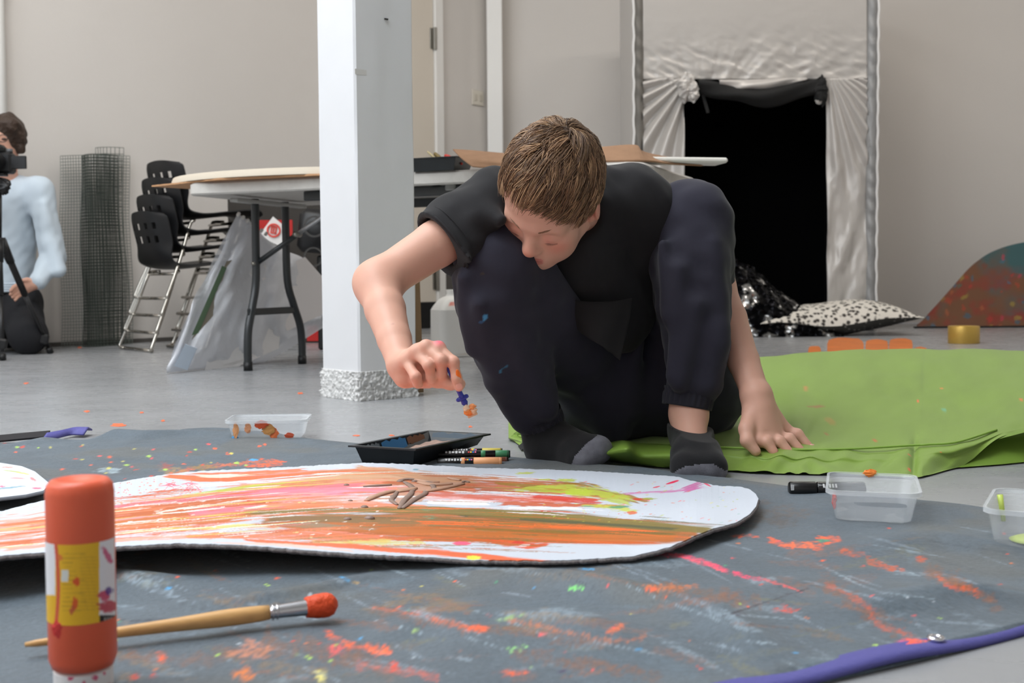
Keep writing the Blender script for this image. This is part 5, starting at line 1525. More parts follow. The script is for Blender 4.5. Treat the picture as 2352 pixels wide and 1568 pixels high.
# ---------------------------------------------------------------- black roller tray in front of the boy
c0 = G(812, 1022, 0.044); c1 = G(952, 1030, 0.044); c2_ = G(1116, 996, 0.044)
exx = unit(c1 - c0); exy = unit(np.r_[(c2_ - c1)[:2], 0]); lx = np.linalg.norm(c1 - c0); ly = np.linalg.norm(c2_ - c1)
exx = unit(np.r_[exx[:2], 0])
tcen = c0 + (c1 - c0) / 2 + (c2_ - c1) / 2; tcen[2] = 0.006
tr = thing('roller_tray', tcen, 'black roller tray smeared with blue and brown paint between boy and painting', 'tray')
H_ = 0.038
def trring(ix, iy, z, dz=0.0):
    out = []
    for sx, sy in ((-1, -1), (1, -1), (1, 1), (-1, 1)):
        zz = z if sy < 0 else z + dz
        out.append(tcen + exx * sx * (lx / 2 - ix) + exy * sy * (ly / 2 - iy) + np.array([0, 0, zz]))
    return np.array(out)
V, Fc = loft([trring(.012, .012, 0.0, .016), trring(0.002, 0.002, H_ - .003), trring(-.007, -.007, H_ - .003), trring(-.007, -.007, H_), trring(.003, .003, H_), trring(.017, .016, .005, .016)])
mk('tray_body', (V, Fc), mat('black_tray_plastic_gloss', (26, 30, 33), 0.35, var=(25, 0.3)), tr)
def patch_on(side, s0, s1, z0, z1, off=0.0035):
    """paint film on the inside of a tray wall; side 0 = left long wall, 1 = far wall"""
    if side == 0:
        f = lambda s, z: tcen + exx * (-lx / 2 + .004 + .013 * (1 - z / H_)) + exy * ((s - .5) * ly) + np.array([0, 0, z]) + exx * off
    else:
        f = lambda s, z: tcen + exy * (ly / 2 - .004 - .013 * (1 - z / H_)) + exx * ((s - .5) * lx) + np.array([0, 0, z]) - exy * off
    Gd = np.array([[f(s0 + (s1 - s0) * i / 9, z0 + (z1 - z0) * j / 4 + .0025 * math.sin(i * 2.3 + j)) for j in range(5)] for i in range(10)])
    return slab(Gd, 0.0008, (0, 0, -1))
mk('paint_film', patch_on(0, .30, .62, .016, .036), mat('blue_paint', (66, 122, 170), 0.4), tr)
mk('paint_film', patch_on(0, .64, .88, .022, .036), mat('brown_paint', (120, 84, 62), 0.5), tr)
mk('paint_film', patch_on(0, .10, .27, .018, .035), mat('grey_paint', (110, 118, 124), 0.5), tr)
mk('paint_film', patch_on(1, .12, .95, .022, .037), mat('slate_paint', (78, 92, 104), 0.5), tr)
Gd = np.array([[tcen + exx * ((i / 9 - .5) * lx * .62) + exy * ((j / 9 - .05) * ly * .42) + np.array([0, 0, .0155 + .007 * (j / 9) + .0015 * math.sin(i * 1.7 + j * 2.1)]) for j in range(10)] for i in range(10)])
mk('paint_pool', slab(Gd, 0.002), mat('dusty_paint', (150, 124, 112), 0.6, var=(40, .2)), tr)

# ---------------------------------------------------------------- paint markers
M_mk = mat('marker_black', (18, 18, 20), 0.32)
M_mklab = mat('marker_print', (206, 206, 206), 0.5)
def marker(x0, x1, y, z, Y0, capc, label, nick, r=0.0078, capf=0.36, tilt=0.0, rotate=0.0):
    """lies along the photo's x direction; cap to the right"""
    a = P(x0, y + tilt, Y0); b = P(x1, y - tilt, Y0 + rotate)
    a[2] = z + r; b[2] = z + r
    ax = unit(b - a); L_ = np.linalg.norm(b - a)
    t = thing('paint_marker', (a + b) / 2 - np.array([0, 0, r]), label, 'marker', 'paint markers by the black tray')
    def seg(s0, s1, r0, r1, n=20):
        p = [a + ax * L_ * s0, a + ax * (L_ * s0 + .001), a + ax * (L_ * s1 - .001), a + ax * L_ * s1]
        return tube(p, [r0 * .9, r0, r1, r1 * .9], n)
    mk('barrel', seg(0, 1 - capf, r, r), M_mk, t, smooth=True)
    cp = mk('cap', seg(1 - capf, .985, r * 1.04, r), mat('cap_' + nick, capc, 0.4), t, smooth=True)
    mk('cap_end', seg(.955, 1.0, r * 1.02, r * .94), mat('cap_end_' + nick, tuple(int(c * (.16 if nick != 'peach' else .95)) for c in capc), 0.4), cp, smooth=True)
    mk('colour_band', seg(1 - capf - .2, 1 - capf - .13, r * 1.03, r * 1.03), mat('cap_' + nick, capc, 0.4), t, smooth=True)
    up = np.array([0, -0.75, 0.66]); up = unit(up - (up @ ax) * ax); sd = np.cross(ax, up)
    mb = MB()
    for k in range(6):
        s = .14 + .045 * k
        mb.add(*box(a + ax * L_ * s + up * (r + .0002), (L_ * .028, .004 + .0015 * (k % 2), .0008), np.stack([ax, sd, up], 1)))
    mk('print', mb, M_mklab, t)
    for k, cc_ in enumerate(((214, 60, 60), (240, 200, 60), (60, 130, 210), (230, 110, 150))):
        mk('print_dot', box(a + ax * L_ * (.44 + .03 * k) + up * (r + .0002), (.003, .003, .0008), np.stack([ax, sd, up], 1)), mat('dot_%d' % k, cc_, .5), t)
    return t
marker(1025, 1154, 1040, 0.0125, 2.297, (206, 186, 74), 'yellow-capped paint marker, rearmost of the pile by the black tray', 'yellow', tilt=1)
marker(1002, 1172, 1049, 0.0120, 2.272, (64, 134, 92), 'green-banded black paint marker on top of the pile by the tray', 'green', tilt=1, capf=.2)
marker(1003, 1165, 1055, 0.001, 2.280, (176, 50, 46), 'red-capped paint marker in the middle of the pile by the tray', 'red')
marker(1010, 1168, 1062, 0.001, 2.258, (112, 62, 44), 'brown-capped paint marker behind the peach marker', 'brown')
marker(1005, 1153, 1066, 0.001, 2.234, (238, 168, 116), 'peach-capped paint marker, nearest to the painted cardboard edge', 'peach', r=.0092, capf=.44)
# big black marker behind the tub
a = G(1812, 1142); b = G(1986, 1142); r = .0125
ax = unit(b - a); L_ = np.linalg.norm(b - a)
t = thing('paint_marker', (a + b) / 2, 'thick black marker lying behind the clear tub', 'marker', None)
a[2] = b[2] = r + .001
def sg(s0, s1, r0, r1): 
    p = [a + ax * L_ * s0, a + ax * (L_ * s0 + .002), a + ax * (L_ * s1 - .002), a + ax * L_ * s1]
    return tube(p, [r0 * .88, r0, r1, r1 * .88], 22)
mk('cap', sg(0, .36, r, r), M_mk, t, smooth=True)
mk('barrel', sg(.36, 1, r * .97, r * .97), mat('marker_gloss', (20, 20, 22), 0.18), t, smooth=True)
mk('cap_mark', box(a + ax * L_ * .025 + np.array([0, -r * .92, r * .35]), (.005, .002, .008)), M_mklab, t)
for s in (.44, .52, .56, .60):
    mk('print', box(a + ax * L_ * s + np.array([0, -r * .80, r * .58]), (.003, .0015, .007), euler(-.7, 0, 0)), M_mklab, t)

# ---------------------------------------------------------------- takeaway tubs
M_tub = mat('frosted_polyprop', (236, 240, 244), 0.22, alpha=0.24, spec=0.6)
M_rimt = mat('frosted_rim', (236, 240, 244), 0.25, alpha=0.42, spec=0.6)
def tub(cen, ang, lx, ly, h, label):
    t = thing('plastic_tub', cen, label, 'tub', 'clear takeaway tubs')
    R2 = rotz(ang)[:2, :2]
    def rg_(ix, z, r):
        p = rrect(-lx / 2 + ix, lx / 2 - ix, -ly / 2 + ix, ly / 2 - ix, r, 7) @ R2.T
        return np.c_[p + cen[:2], np.full(len(p), cen[2] + z)]
    mk('tub_wall', loft([rg_(.014, 0.0, .016), rg_(.0115, .003, .017), rg_(.004, h - .009, .02), rg_(.0015, h - .008, .02), rg_(.0015, h - .001, .02), rg_(.0045, h - .004, .019), rg_(.0125, .004, .016), rg_(.0135, .0015, .016)]), M_tub, t, sharp=50)
    mk('rim', loft([rg_(.001, h - .006, .02), rg_(-.002, h - .006, .022), rg_(-.002, h, .022), rg_(.002, h, .02)], cap=False), M_rimt, t, sharp=50)
    return t, R2
c = G(2001, 1202); cA = np.array([c[0] + 0.010, c[1] + .028, .010])
tA, R2 = tub(cA, -.28, .128, .168, .046, 'clear plastic tub with an orange-flecked rim standing before the black marker')
mk('paint_fleck', crumple(cA + np.array([.02, .078, .046]), .006, 3, sq=(1.6, .6, .8)), mat('orange_fleck', (244, 140, 60), .5), tA)
mk('paint_fleck', crumple(cA + np.array([-.066, -.035, .026]), .007, 6, sq=(.4, .7, 1.5)), mat('red_fleck', (232, 90, 80), .5), tA)
c = G(2372, 1264); cB = np.array([c[0] + .012, c[1] + .005, .012])
tB, R2 = tub(cB, -.48, .125, .168, .052, 'clear plastic tub holding lime green paint at the right edge')
mk('paint_pool', lathe([(.0, .0), (.028, .0), (.03, .002), (.02, .006), (0, .007)], 20, cB + rotz(-.48) @ np.array([-.006, -.03, .0045])), mat('lime_paint', (206, 224, 110), .4), tB, smooth=True)
mk('paint_drip', tube([cB + rotz(-.48) @ np.array([-.054, .05, .048]), cB + rotz(-.48) @ np.array([-.049, .05, .012])], [.004, .003], 8), mat('lime_paint', (206, 224, 110), .4), tB, smooth=True)
c = G(604, 1019); cC = np.array([c[0], c[1] + .07, .008])
tC, R2 = tub(cC, .06, .178, .125, .043, 'clear plastic tub streaked with orange and brown paint behind the painting')
fy = lambda dx, z: cC + np.array([dx, -.0555 - .006 * z / .043 + .06 * dx, z])
for (x, z, rr, sq, cc_, nm) in ((-.005, .034, .011, (1.4, .09, .7), (206, 84, 44), 'a'), (.01, .022, .011, (1.2, .09, 1), (196, 140, 80), 'b'), (.022, .013, .01, (.9, .09, 1.2), (214, 110, 60), 'c'), (-.062, .022, .012, (.5, .09, 1.4), (224, 160, 110), 'd'), (.055, .008, .008, (1.3, .1, .6), (190, 80, 50), 'e'), (-.064, .004, .006, (1.2, .2, .6), (70, 160, 220), 'f'), (-.035, .026, .01, (.7, .09, 1), (214, 150, 110), 'g')):
    mk('paint_smear', crumple(fy(x, z), rr, int(abs(x) * 900), sq=sq), mat('smear_' + nm, cc_, .5), tC)

# ---------------------------------------------------------------- paint bottle standing on its cap
bz = G(190, 1621); bc_ = np.array([P(187, 1568, 1.0)[0], 1.0, 0.012])
bt = thing('paint_bottle', bc_, 'upturned coral paint bottle with yellow label standing nearest the camera', 'bottle')
RB = .0282
M_coral = mat('coral_plastic', (226, 98, 66), .38, spec=.5, sss=.1)
zc0 = P(190, 1530, 1.0)[2]; ztp = P(190, 1098, 1.0)[2]
prof = [(.0, zc0), (.020, zc0), (.0255, zc0 + .002), (RB, zc0 + .010), (RB, ztp - .012), (RB - .001, ztp - .005), (RB - .0045, ztp - .0008), (RB - .008, ztp), (RB - .011, ztp - .0025), (0, ztp - .004)]
lean = (P(183, 1098, 1.0)[0] - P(192, 1530, 1.0)[0]) / (ztp - zc0)
def leanV(V): V = V.copy(); V[:, 0] += (V[:, 2] - bc_[2]) * lean; return V
V, Fc = lathe(prof, 56, (bc_[0] + .002, 1.0, 0)); mk('bottle_body', (leanV(V), Fc), M_coral, bt, smooth=True)
prof = [(.0225, bc_[2]), (.0245, bc_[2] + .002), (.0245, zc0 - .002), (.022, zc0 + .001)]
V, Fc = lathe(prof, 48, (bc_[0] + .002, 1.0, 0)); V = leanV(V)
X, Yp_ = proj(V); cc_ = np.tile(lin((232, 228, 228)), (len(V), 1))
a_ = np.linspace(0, 2 * math.pi, 160, endpoint=False)
zz = np.linspace(bc_[2] + .001, zc0 - .001, 30)
V = np.array([[bc_[0] + .002 + .0246 * math.cos(a), 1.0 + .0246 * math.sin(a), z] for z in zz for a in a_]); V = leanV(V)
X, Yp_ = proj(V); cc_ = np.tile(lin((232, 228, 228)), (len(V), 1))
rng = random.Random(3)
for k in range(16):
    cc_ = dab(cc_, X, Yp_, rng.uniform(130, 255), rng.uniform(1538, 1620), rng.uniform(3, 8), rng.uniform(4, 9), (206, 60, 110), .9, .5, k)
i = (np.arange(29)[:, None] * 160 + np.arange(160)[None, :]).ravel(); j = (np.arange(29)[:, None] * 160 + (np.arange(160)[None, :] + 1) % 160).ravel()
mk('bottle_cap', (V, [tuple(q) for q in np.stack([i, j, j + 160, i + 160], 1)] + [tuple(range(160))[::-1], tuple(range(29 * 160, 30 * 160))]), mat('white_cap_plastic', (230, 228, 228), .4, attr=True), bt, smooth=True, col=cc_)
# wrap-around label, printed
zl0 = P(190, 1425, .972)[2]; zl1 = P(190, 1256, .972)[2]
na, nzz = 220, 90
aa = np.linspace(math.radians(-178), math.radians(2), na); zz = np.linspace(zl0 - .004, zl1 + .002, nzz)
Gd = np.zeros((na, nzz, 3))
Gd[:, :, 0] = bc_[0] + .002 + (RB + .0004) * np.cos(aa)[:, None]; Gd[:, :, 1] = 1.0 + (RB + .0004) * np.sin(aa)[:, None]; Gd[:, :, 2] = zz[None]
V = leanV(Gd.reshape(-1, 3)); X, Yp_ = proj(V)
cc_ = np.tile(lin((238, 186, 40)), (len(V), 1))
def rect(x0, x1, y0, y1, colr, op=1.0):
    global cc_
    m = ((X > x0) & (X < x1) & (Yp_ > y0) & (Yp_ < y1)) * op
    cc_ = cc_ * (1 - m[:, None]) + lin(colr) * m[:, None]
rect(228, 300, 1200, 1412, (236, 232, 236))
rect(60, 127, 1200, 1366, (238, 236, 240))
edge_ = 128 + 6 * np.sin((Yp_ - 1250) / 60)
m = (np.abs(X - edge_) < 4) * 1.0; cc_ = cc_ * (1 - m[:, None]) + lin((222, 96, 66)) * m[:, None]
rng = random.Random(8)
for k in range(14):
    y = 1270 + k * 10; rect(142 + rng.uniform(0, 6), 170 + rng.uniform(-14, 30), y, y + 3, (186, 140, 40), .5)
for k in range(16):
    y = 1278 + k * 8; rect(184, 222, y, y + 2.5, (190, 142, 40), .45)
rect(141, 157, 1308, 1336, (226, 226, 220)); 
for (x, y, rx, ry, c__, ro) in ((246, 1275, 9, 22, (206, 70, 120), -.5), (240, 1368, 16, 14, (206, 40, 90), 0), (250, 1392, 24, 14, (196, 30, 60), 0), (252, 1356, 9, 10, (90, 50, 140), 0), (175, 1335, 9, 10, (224, 70, 40), 0), (172, 1385, 7, 16, (224, 80, 40), 0), (138, 1280, 6, 8, (230, 120, 60), 0), (166, 1400, 6, 14, (200, 90, 60), .3)):
    cc_ = dab(cc_, X, Yp_, x, y, rx, ry, c__, .9, .5, int(x), ro)
rect(229, 300, 1412, 1430, (38, 32, 30))
for k in range(5): rect(240 + k * 6.5, 243.5 + k * 6.5, 1417, 1425, (200, 196, 190), .8)
mk('label_wrap', (V, gridfaces(na, nzz)), mat('printed_label', (238, 186, 40), .42, attr=True), bt, smooth=True, col=cc_)
for (px, py, r_) in ((138, 1440, .008), (160, 1340, 0)):
    if r_:
        q = P(px, py, .974); mk('paint_smudge', crumple(q, .004, 5, sq=(1.6, .3, 2)), mat('red_smudge', (220, 64, 60), .5), bt)

# ---------------------------------------------------------------- big paint brush
b0 = G(58, 1524, .006); b1 = G(775, 1425, .010)
ax = unit(b1 - b0); L_ = np.linalg.norm(b1 - b0)
br = thing('paint_brush', (b0 + b1) / 2 * np.array([1, 1, 0]), 'long wooden paint brush with orange bristles lying on the tarpaulin', 'brush')
hs = (np.array([630]) - 58) / (775 - 58)
sF, sB = .765, .90
def bp(s, dz=0.0): 
    q = b0 + ax * L_ * s; q[2] = .012 + .004 * s + dz + .012; return q
ss = np.linspace(0, sF, 24); rr = np.interp(ss, [0, .02, .2, .45, .62, .72, sF], [.002, .0032, .0046, .0066, .0086, .0082, .0072])
mk('handle', tube([bp(s) for s in ss], rr, 16), mat('varnished_wood', (206, 160, 102), .4, var=(14, .10), stretch=(1, 8, 8)), br, smooth=True)
ss = np.linspace(sF, sB, 12); fl_ = np.cross(ax, [0, 0, 1]); 
fe_ = mk('ferrule', tube([bp(s) for s in ss], np.interp(ss, [sF, sB], [.0076, .0098]), 18, flat=((0, 0, 1), .85)), mat('brush_ferrule', (196, 196, 200), .2, metal=1.0), br, smooth=True)
for s in (.775, .79):
    rg3 = bp(s); c_ax = ax; n1_ = unit(np.cross(ax, [0, 0, 1])); n2_3 = np.cross(n1_, ax)
    mk('crimp', tube([rg3 + .0082 * (n1_ * math.cos(a) + n2_3 * .88 * math.sin(a)) for a in np.linspace(0, 2 * math.pi, 24, endpoint=False)], .0012, 6, closed=True), mat('brush_ferrule', (196, 196, 200), .2, metal=1.0), fe_, smooth=True)
ss = np.linspace(sB - .01, 1.0, 14)
V, Fc = tube([bp(s) for s in ss], np.interp(ss, [sB - .01, .93, .965, .985, 1.0], [.0102, .0125, .0125, .0105, .004]), 26)
k_ = 1 + .10 * (fbm(np.arctan2(V[:, 2] - .03, V[:, 1] - V[:, 1].mean()) * 5, V[:, 0] * 60, 3) - .5) * 2
c__ = np.array([bp(s) for s in ss]).repeat(26, 0); V = c__ + (V - c__) * k_[:, None]
mk('bristles', (V, Fc), mat('orange_bristles', (222, 76, 30), .5, bump=(260, .6, 3, .004)), br, smooth=True)
# ---------------------------------------------------------------- green beanbag
BB = [  # px, bottom(y), hem(y,z), mid(y,Y), upper(y,Y), top(y,Y)
    (1168, 1004, (1000, .012), (996, 2.76), (992, 2.80), (988, 2.84)),
    (1240, 1045, (1010, .020), (985, 2.72), (965, 2.82), (950, 2.92)),
    (1400, 1056, (1020, .022), (985, 2.66), (940, 2.86), (905, 3.02)),
    (1560, 1070, (1026, .024), (975, 2.62), (905, 2.86), (862, 3.05)),
    (1720, 1083, (1033, .028), (965, 2.58), (885, 2.84), (826, 3.08)),
    (1800, 1086, (1036, .030), (950, 2.56), (880, 2.80), (818, 3.08)),
    (1950, 1089, (1034, .032), (940, 2.52), (870, 2.76), (808, 3.06)),
    (2095, 1094, (1026, .036), (935, 2.50), (865, 2.74), (803, 3.02)),
    (2130, 1090, (1024, .038), (935, 2.50), (865, 2.74), (803, 3.02)),
    (2200, 1076, (1018, .042), (932, 2.50), (862, 2.72), (804, 3.00)),
    (2290, 1008, (990, .056), (928, 2.48), (858, 2.70), (806, 2.98)),
    (2352, 992, (975, .062), (925, 2.46), (856, 2.70), (808, 2.96)),
    (2480, 960, (945, .08), (910, 2.44), (850, 2.66), (812, 2.92)),
    (2600, 930, (920, .07), (905, 2.46), (870, 2.62), (850, 2.80))]
rows = []
for px, yb, (yh, zh), (ym, Ym), (yu, Yu), (yt, Yt) in BB:
    hem = G(px, yh, zh)
    if px >= 2200: bot = P(px, yb, hem[1] - 0.04)
    else: bot = G(px, yb, 0.004)
    top = P(px, yt, Yt)
    back1 = top + np.array([0, .14, -.03]); back2 = top + np.array([0, .22, 0]); back2[2] = max(.03, top[2] * .45); back3 = back2 + np.array([0, -.03, 0]); back3[2] = .006
    rows.append([bot, bot * .45 + hem * .55 + np.array([0, -.004, .0]), hem, P(px, ym, Ym), P(px, yu, Yu), top, back1, back2, back3])
rows = np.array(rows)
nu, nv = 260, 170
R1 = np.stack([resample(rows[:, k], nu) for k in range(rows.shape[1])], 1)
BBg = np.stack([resample(R1[i], nv) for i in range(nu)])
X, Yp_ = proj(BBg)
w_ = fbm(X / 120 + Yp_ / 200, Yp_ / 60, 6, 3) - .5
amp = sst(0.01, .12, np.arange(nv) / nv)[None] * .012
wr = np.zeros_like(X)
# creases fanning out of the hem and pulled towards the hand
wr += .006 * np.sin((X + (Yp_ - 1030) * .9) / 11) * np.exp(-((Yp_ - 1055) / 22) ** 2) * fbm(X / 60, Yp_ / 40, 3)
wr += .010 * np.exp(-(np.abs((X - 2100) - (1040 - Yp_) * .06) / 7) ** 1.5) * sst(985, 1030, Yp_) * -1
an = np.arctan2(1040 - Yp_, X - 1830); d_ = np.hypot(X - 1830, Yp_ - 1040)
wr += .006 * np.sin(an * 9) * np.exp(-d_ / 130) * (X > 1700) * sst(25, 70, d_)
BBg[:, :, 2] += w_ * amp * 1.6 + wr
# gentle dent where the boy sits
BBg[:, :, 2] -= .10 * np.exp(-(((BBg[:, :, 0] - .28) / .26) ** 2 + ((BBg[:, :, 1] - 2.62) / .30) ** 2)) * sst(.03, .1, BBg[:, :, 2])
BBg[:, :, 2] = np.maximum(BBg[:, :, 2], .003)
gc = np.tile(lin((122, 150, 58)), (nu, nv, 1))
gc *= (0.94 + .12 * fbm(X / 40, Yp_ / 30, 4))[..., None]
rng = random.Random(9)
for (x, y, rx, ry, c__) in ((2088, 1073, 4.5, 4, (236, 70, 50)), (2090, 1042, 4, 2, (230, 80, 50)), (2140, 954, 16, 1.5, (226, 110, 50)), (2108, 920, 4, 2.5, (230, 110, 60)), (1850, 884, 5, 4, (190, 130, 70)), (1875, 922, 20, 3, (150, 110, 60)), (2165, 895, 8, 1.5, (220, 130, 60)), (2010, 1008, 3, 2, (200, 90, 50)), (1897, 995, 3, 2, (170, 110, 60)), (1905, 965, 14, 6, (160, 140, 60)), (2168, 940, 6, 3, (110, 180, 140)), (2345, 922, 5, 2.5, (220, 120, 60)), (2148, 817, 1.5, 3, (50, 70, 30)), (1545, 1062, 3, 2, (220, 120, 70)), (2160, 1040, 2, 2, (210, 100, 50))):
    gc = dab(gc, X, Yp_, x, y, rx, ry, c__, .85, .3, int(x))
M_green = mat('lime_nylon', (146, 190, 70), .55, attr=True, sheen=.1, bump=(420, .12, 2, .002))
bbo = thing('beanbag', (0.6, 2.7, 0), 'big flattened lime green beanbag under and beside the crouching boy', 'beanbag')
mk('cover', (BBg.reshape(-1, 3), gridfaces(nu, nv)[:, ::-1]), M_green, bbo, smooth=True, col=gc.reshape(-1, 3))
hl = np.array([BBg[i, np.argmin(np.abs(BBg[i, :, 2] - 99))] if 0 else R1[i, 2] for i in range(nu)])
hl[:, 2] += .003
ci = slice(8, 200)
mk('seam', tube(hl[ci], .0022, 6), mat('lime_seam', (134, 166, 72), .6), bbo, smooth=True)
# darker underside fold at the right-hand corner
us = []
for px in np.linspace(2150, 2600, 30):
    yb = np.interp(px, [2150, 2200, 2290, 2352, 2480, 2600], [1084, 1076, 1008, 992, 960, 930])
    t_ = P(px, yb + 1, G(px, 1010, .04)[1] - .03); l_ = G(px, np.interp(px, [2150, 2250, 2352, 2600], [1090, 1094, 1086, 1060]), .003) + np.array([0, .10, 0])
    m__ = (t_ + l_) / 2 + np.array([0, .07, .012])
    us.append([t_, m__, l_])
us = np.array(us); usg = np.stack([resample(us[i], 14) for i in range(30)])
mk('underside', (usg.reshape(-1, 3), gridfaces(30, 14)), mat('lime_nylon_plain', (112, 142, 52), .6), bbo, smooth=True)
# loose corner and hem peeking out by the boy's left and right feet
sh = [[G(1172, 1003, .004), G(1185, 992, .02), G(1200, 988, .03), G(1225, 990, .03)], [G(1176, 1006, .003), G(1195, 1004, .012), G(1212, 1003, .018), G(1240, 1008, .02)]]
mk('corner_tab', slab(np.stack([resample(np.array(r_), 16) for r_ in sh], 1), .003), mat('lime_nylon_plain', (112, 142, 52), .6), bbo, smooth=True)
sh = [[G(1388, 1056, .004), G(1440, 1064, .004), G(1500, 1070, .004), G(1560, 1074, .004)], [G(1385, 1040, .03), G(1440, 1030, .05), G(1470, 1040, .03), G(1560, 1042, .035)], [G(1400, 1030, .025) + [0, .08, 0], G(1440, 1024, .04) + [0, .08, 0], G(1480, 1030, .03) + [0, .08, 0], G(1560, 1034, .03) + [0, .08, 0]]]
sg_ = np.stack([resample(np.array(r_), 40) for r_ in sh], 1); sg_ = np.stack([resample(sg_[i], 12) for i in range(40)])
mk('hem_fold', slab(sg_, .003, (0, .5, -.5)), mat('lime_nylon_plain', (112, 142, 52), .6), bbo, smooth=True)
# black webbing strap
o = mk('strap', slab(np.stack([resample(np.array([G(1221, 1000, .035), G(1205, 1012, .02), G(1190, 1024, .004)]), 12), resample(np.array([G(1222, 1008, .03), G(1208, 1022, .014), G(1198, 1034, .003)]), 12)], 1), .0015), mat('webbing', (22, 22, 24), .8), bbo)

# ---------------------------------------------------------------- the boy
HC = np.array([.074, 2.160, .512])
HL = np.array([.86813, -.35358, -.34833]); HF = np.array([-.47312, -.37736, -.79609]); HU = np.array([-.15004, -.85591, .49488])
_t = math.radians(8); HF, HU = HF * math.cos(_t) + HU * math.sin(_t), HU * math.cos(_t) - HF * math.sin(_t)
_t = math.radians(5); HF, HL = HF * math.cos(_t) + HL * math.sin(_t), HL * math.cos(_t) - HF * math.sin(_t)
HR = np.stack([HL, HF, HU])                      # rows: head axes (left, forward, up)
def hp_(l, f, u): return HC + HL * l + HF * f + HU * u
boy = thing('person', (.22, 2.45, 0), 'person in black T-shirt and navy joggers crouching to paint with a small blue tool', 'person')
# skeleton
shR = P(1128, 478, 2.22); shL = P(1458, 472, 2.36)
elR = P(866, 650, 2.10); wrR = P(924, 838, 1.935)
elL = P(1642, 655, 2.42); wrL = P(1737, 908, 2.27)
neckb = np.array([.118, 2.30, .505])
pelv = np.array([.275, 2.56, .13])
hipR = np.array([.19, 2.52, .135]); hipL = np.array([.37, 2.53, .135])
knR = P(1142, 608, 2.20); knL = P(1588, 508, 2.36)
anR = P(1248, 985, 2.32); anL = P(1582, 950, 2.29)
S_ = Field((-.33, 1.84, 0.0), (.66, 2.70, .70), .0026)
# torso and thighs (hidden by the clothes, still one body)
S_.chain([pelv, (.25, 2.55, .30), (.19, 2.45, .44), (.13, 2.33, .485)], [.09, .085, .09, .07], .04)
S_.cone(shR, shL, .05, .05, .03); S_.cone(shR, neckb, .045, .05, .03); S_.cone(shL, neckb, .045, .05, .03)
S_.chain([hipR, knR, anR], [.065, .045, .034], .03); S_.chain([hipL, knL, anL], [.065, .045, .036], .03)
S_.cone(anR, P(1340, 1050, 2.26), .03, .028, .02); S_.cone(anL, P(1590, 1060, 2.2), .034, .03, .02)
# neck
S_.cone(neckb, hp_(0, -.025, -.055), .050, .047, .03)
# head
S_.ell(hp_(0, -.010, .030), (.076, .096, .090), HR, .02)
S_.ell(hp_(0, .032, .045), (.067, .062, .055), HR, .03)
S_.ell(hp_(0, .028, -.028), (.061, .068, .080), HR, .03)
for s in (-1, 1):
    S_.cone(hp_(s * .053, .0, -.055), hp_(s * .016, .070, -.090), .020, .018, .025)
    S_.ell(hp_(s * .042, .056, -.030), (.026, .026, .030), HR, .025)
    S_.ell(hp_(s * .034, .052, -.066), (.024, .024, .026), HR, .025)
    S_.cone(hp_(s * .045, .074, .012), hp_(s * .012, .086, .012), .011, .012, .018)
S_.ell(hp_(0, .080, -.092), (.021, .018, .017), HR, .02)
S_.ell(hp_(0, .082, -.066), (.031, .019, .024), HR, .02)
# eye hollows, lids
for s in (-1, 1):
    S_.ell(hp_(s * .033, .099, -.005), (.017, .013, .010), HR, .012, 'sub')
    S_.ell(hp_(s * .0325, .0790, -.011), (.0150, .0125, .0118), HR, .006)
# nose
S_.cone(hp_(0, .087, .002), hp_(0, .106, -.033), .0080, .0115, .012)
S_.ell(hp_(0, .106, -.038), (.0120, .0110, .0100), HR, .010)
for s in (-1, 1):
    S_.ell(hp_(s * .0118, .098, -.041), (.0076, .0095, .0075), HR, .006)
    S_.ell(hp_(s * .0062, .104, -.0495), (.0034, .005, .003), HR, .003, 'sub')
# lips
for s in (-1, 1):
    S_.cone(hp_(0, .0975, -.0645), hp_(s * .021, .086, -.0675), .0052, .0028, .005)
    S_.cone(hp_(0, .0970, -.0735), hp_(s * .019, .086, -.0695), .0062, .0028, .005)
    S_.cone(hp_(0, .1045, -.0688), hp_(s * .019, .092, -.0690), .0013, .0010, .002, 'sub')
S_.cone(hp_(0, .1035, -.052), hp_(0, .1045, -.060), .003, .003, .004, 'sub')
# ears
for s in (-1, 1):
    Rt = np.stack([HL * .92 + HF * -.38 * s, HF * .92 + HL * .38 * s, HU])
    S_.ell(hp_(s * .083, -.014, -.014), (.0068, .019, .032), Rt, .005)
    S_.ell(hp_(s * .0905, -.010, -.012), (.005, .010, .018), Rt, .004, 'sub')
    S_.ell(hp_(s * .077, -.004, -.036), (.006, .009, .010), HR, .006)
# right arm
v_ua = unit(elR - shR)
S_.chain([shR, shR + (elR - shR) * .5, elR], [.048, .043, .0375], .02)
fm = elR * .66 + wrR * .34
S_.chain([elR, fm, elR * .3 + wrR * .7, wrR], [.0365, .0350, .0285, .0245], .03)
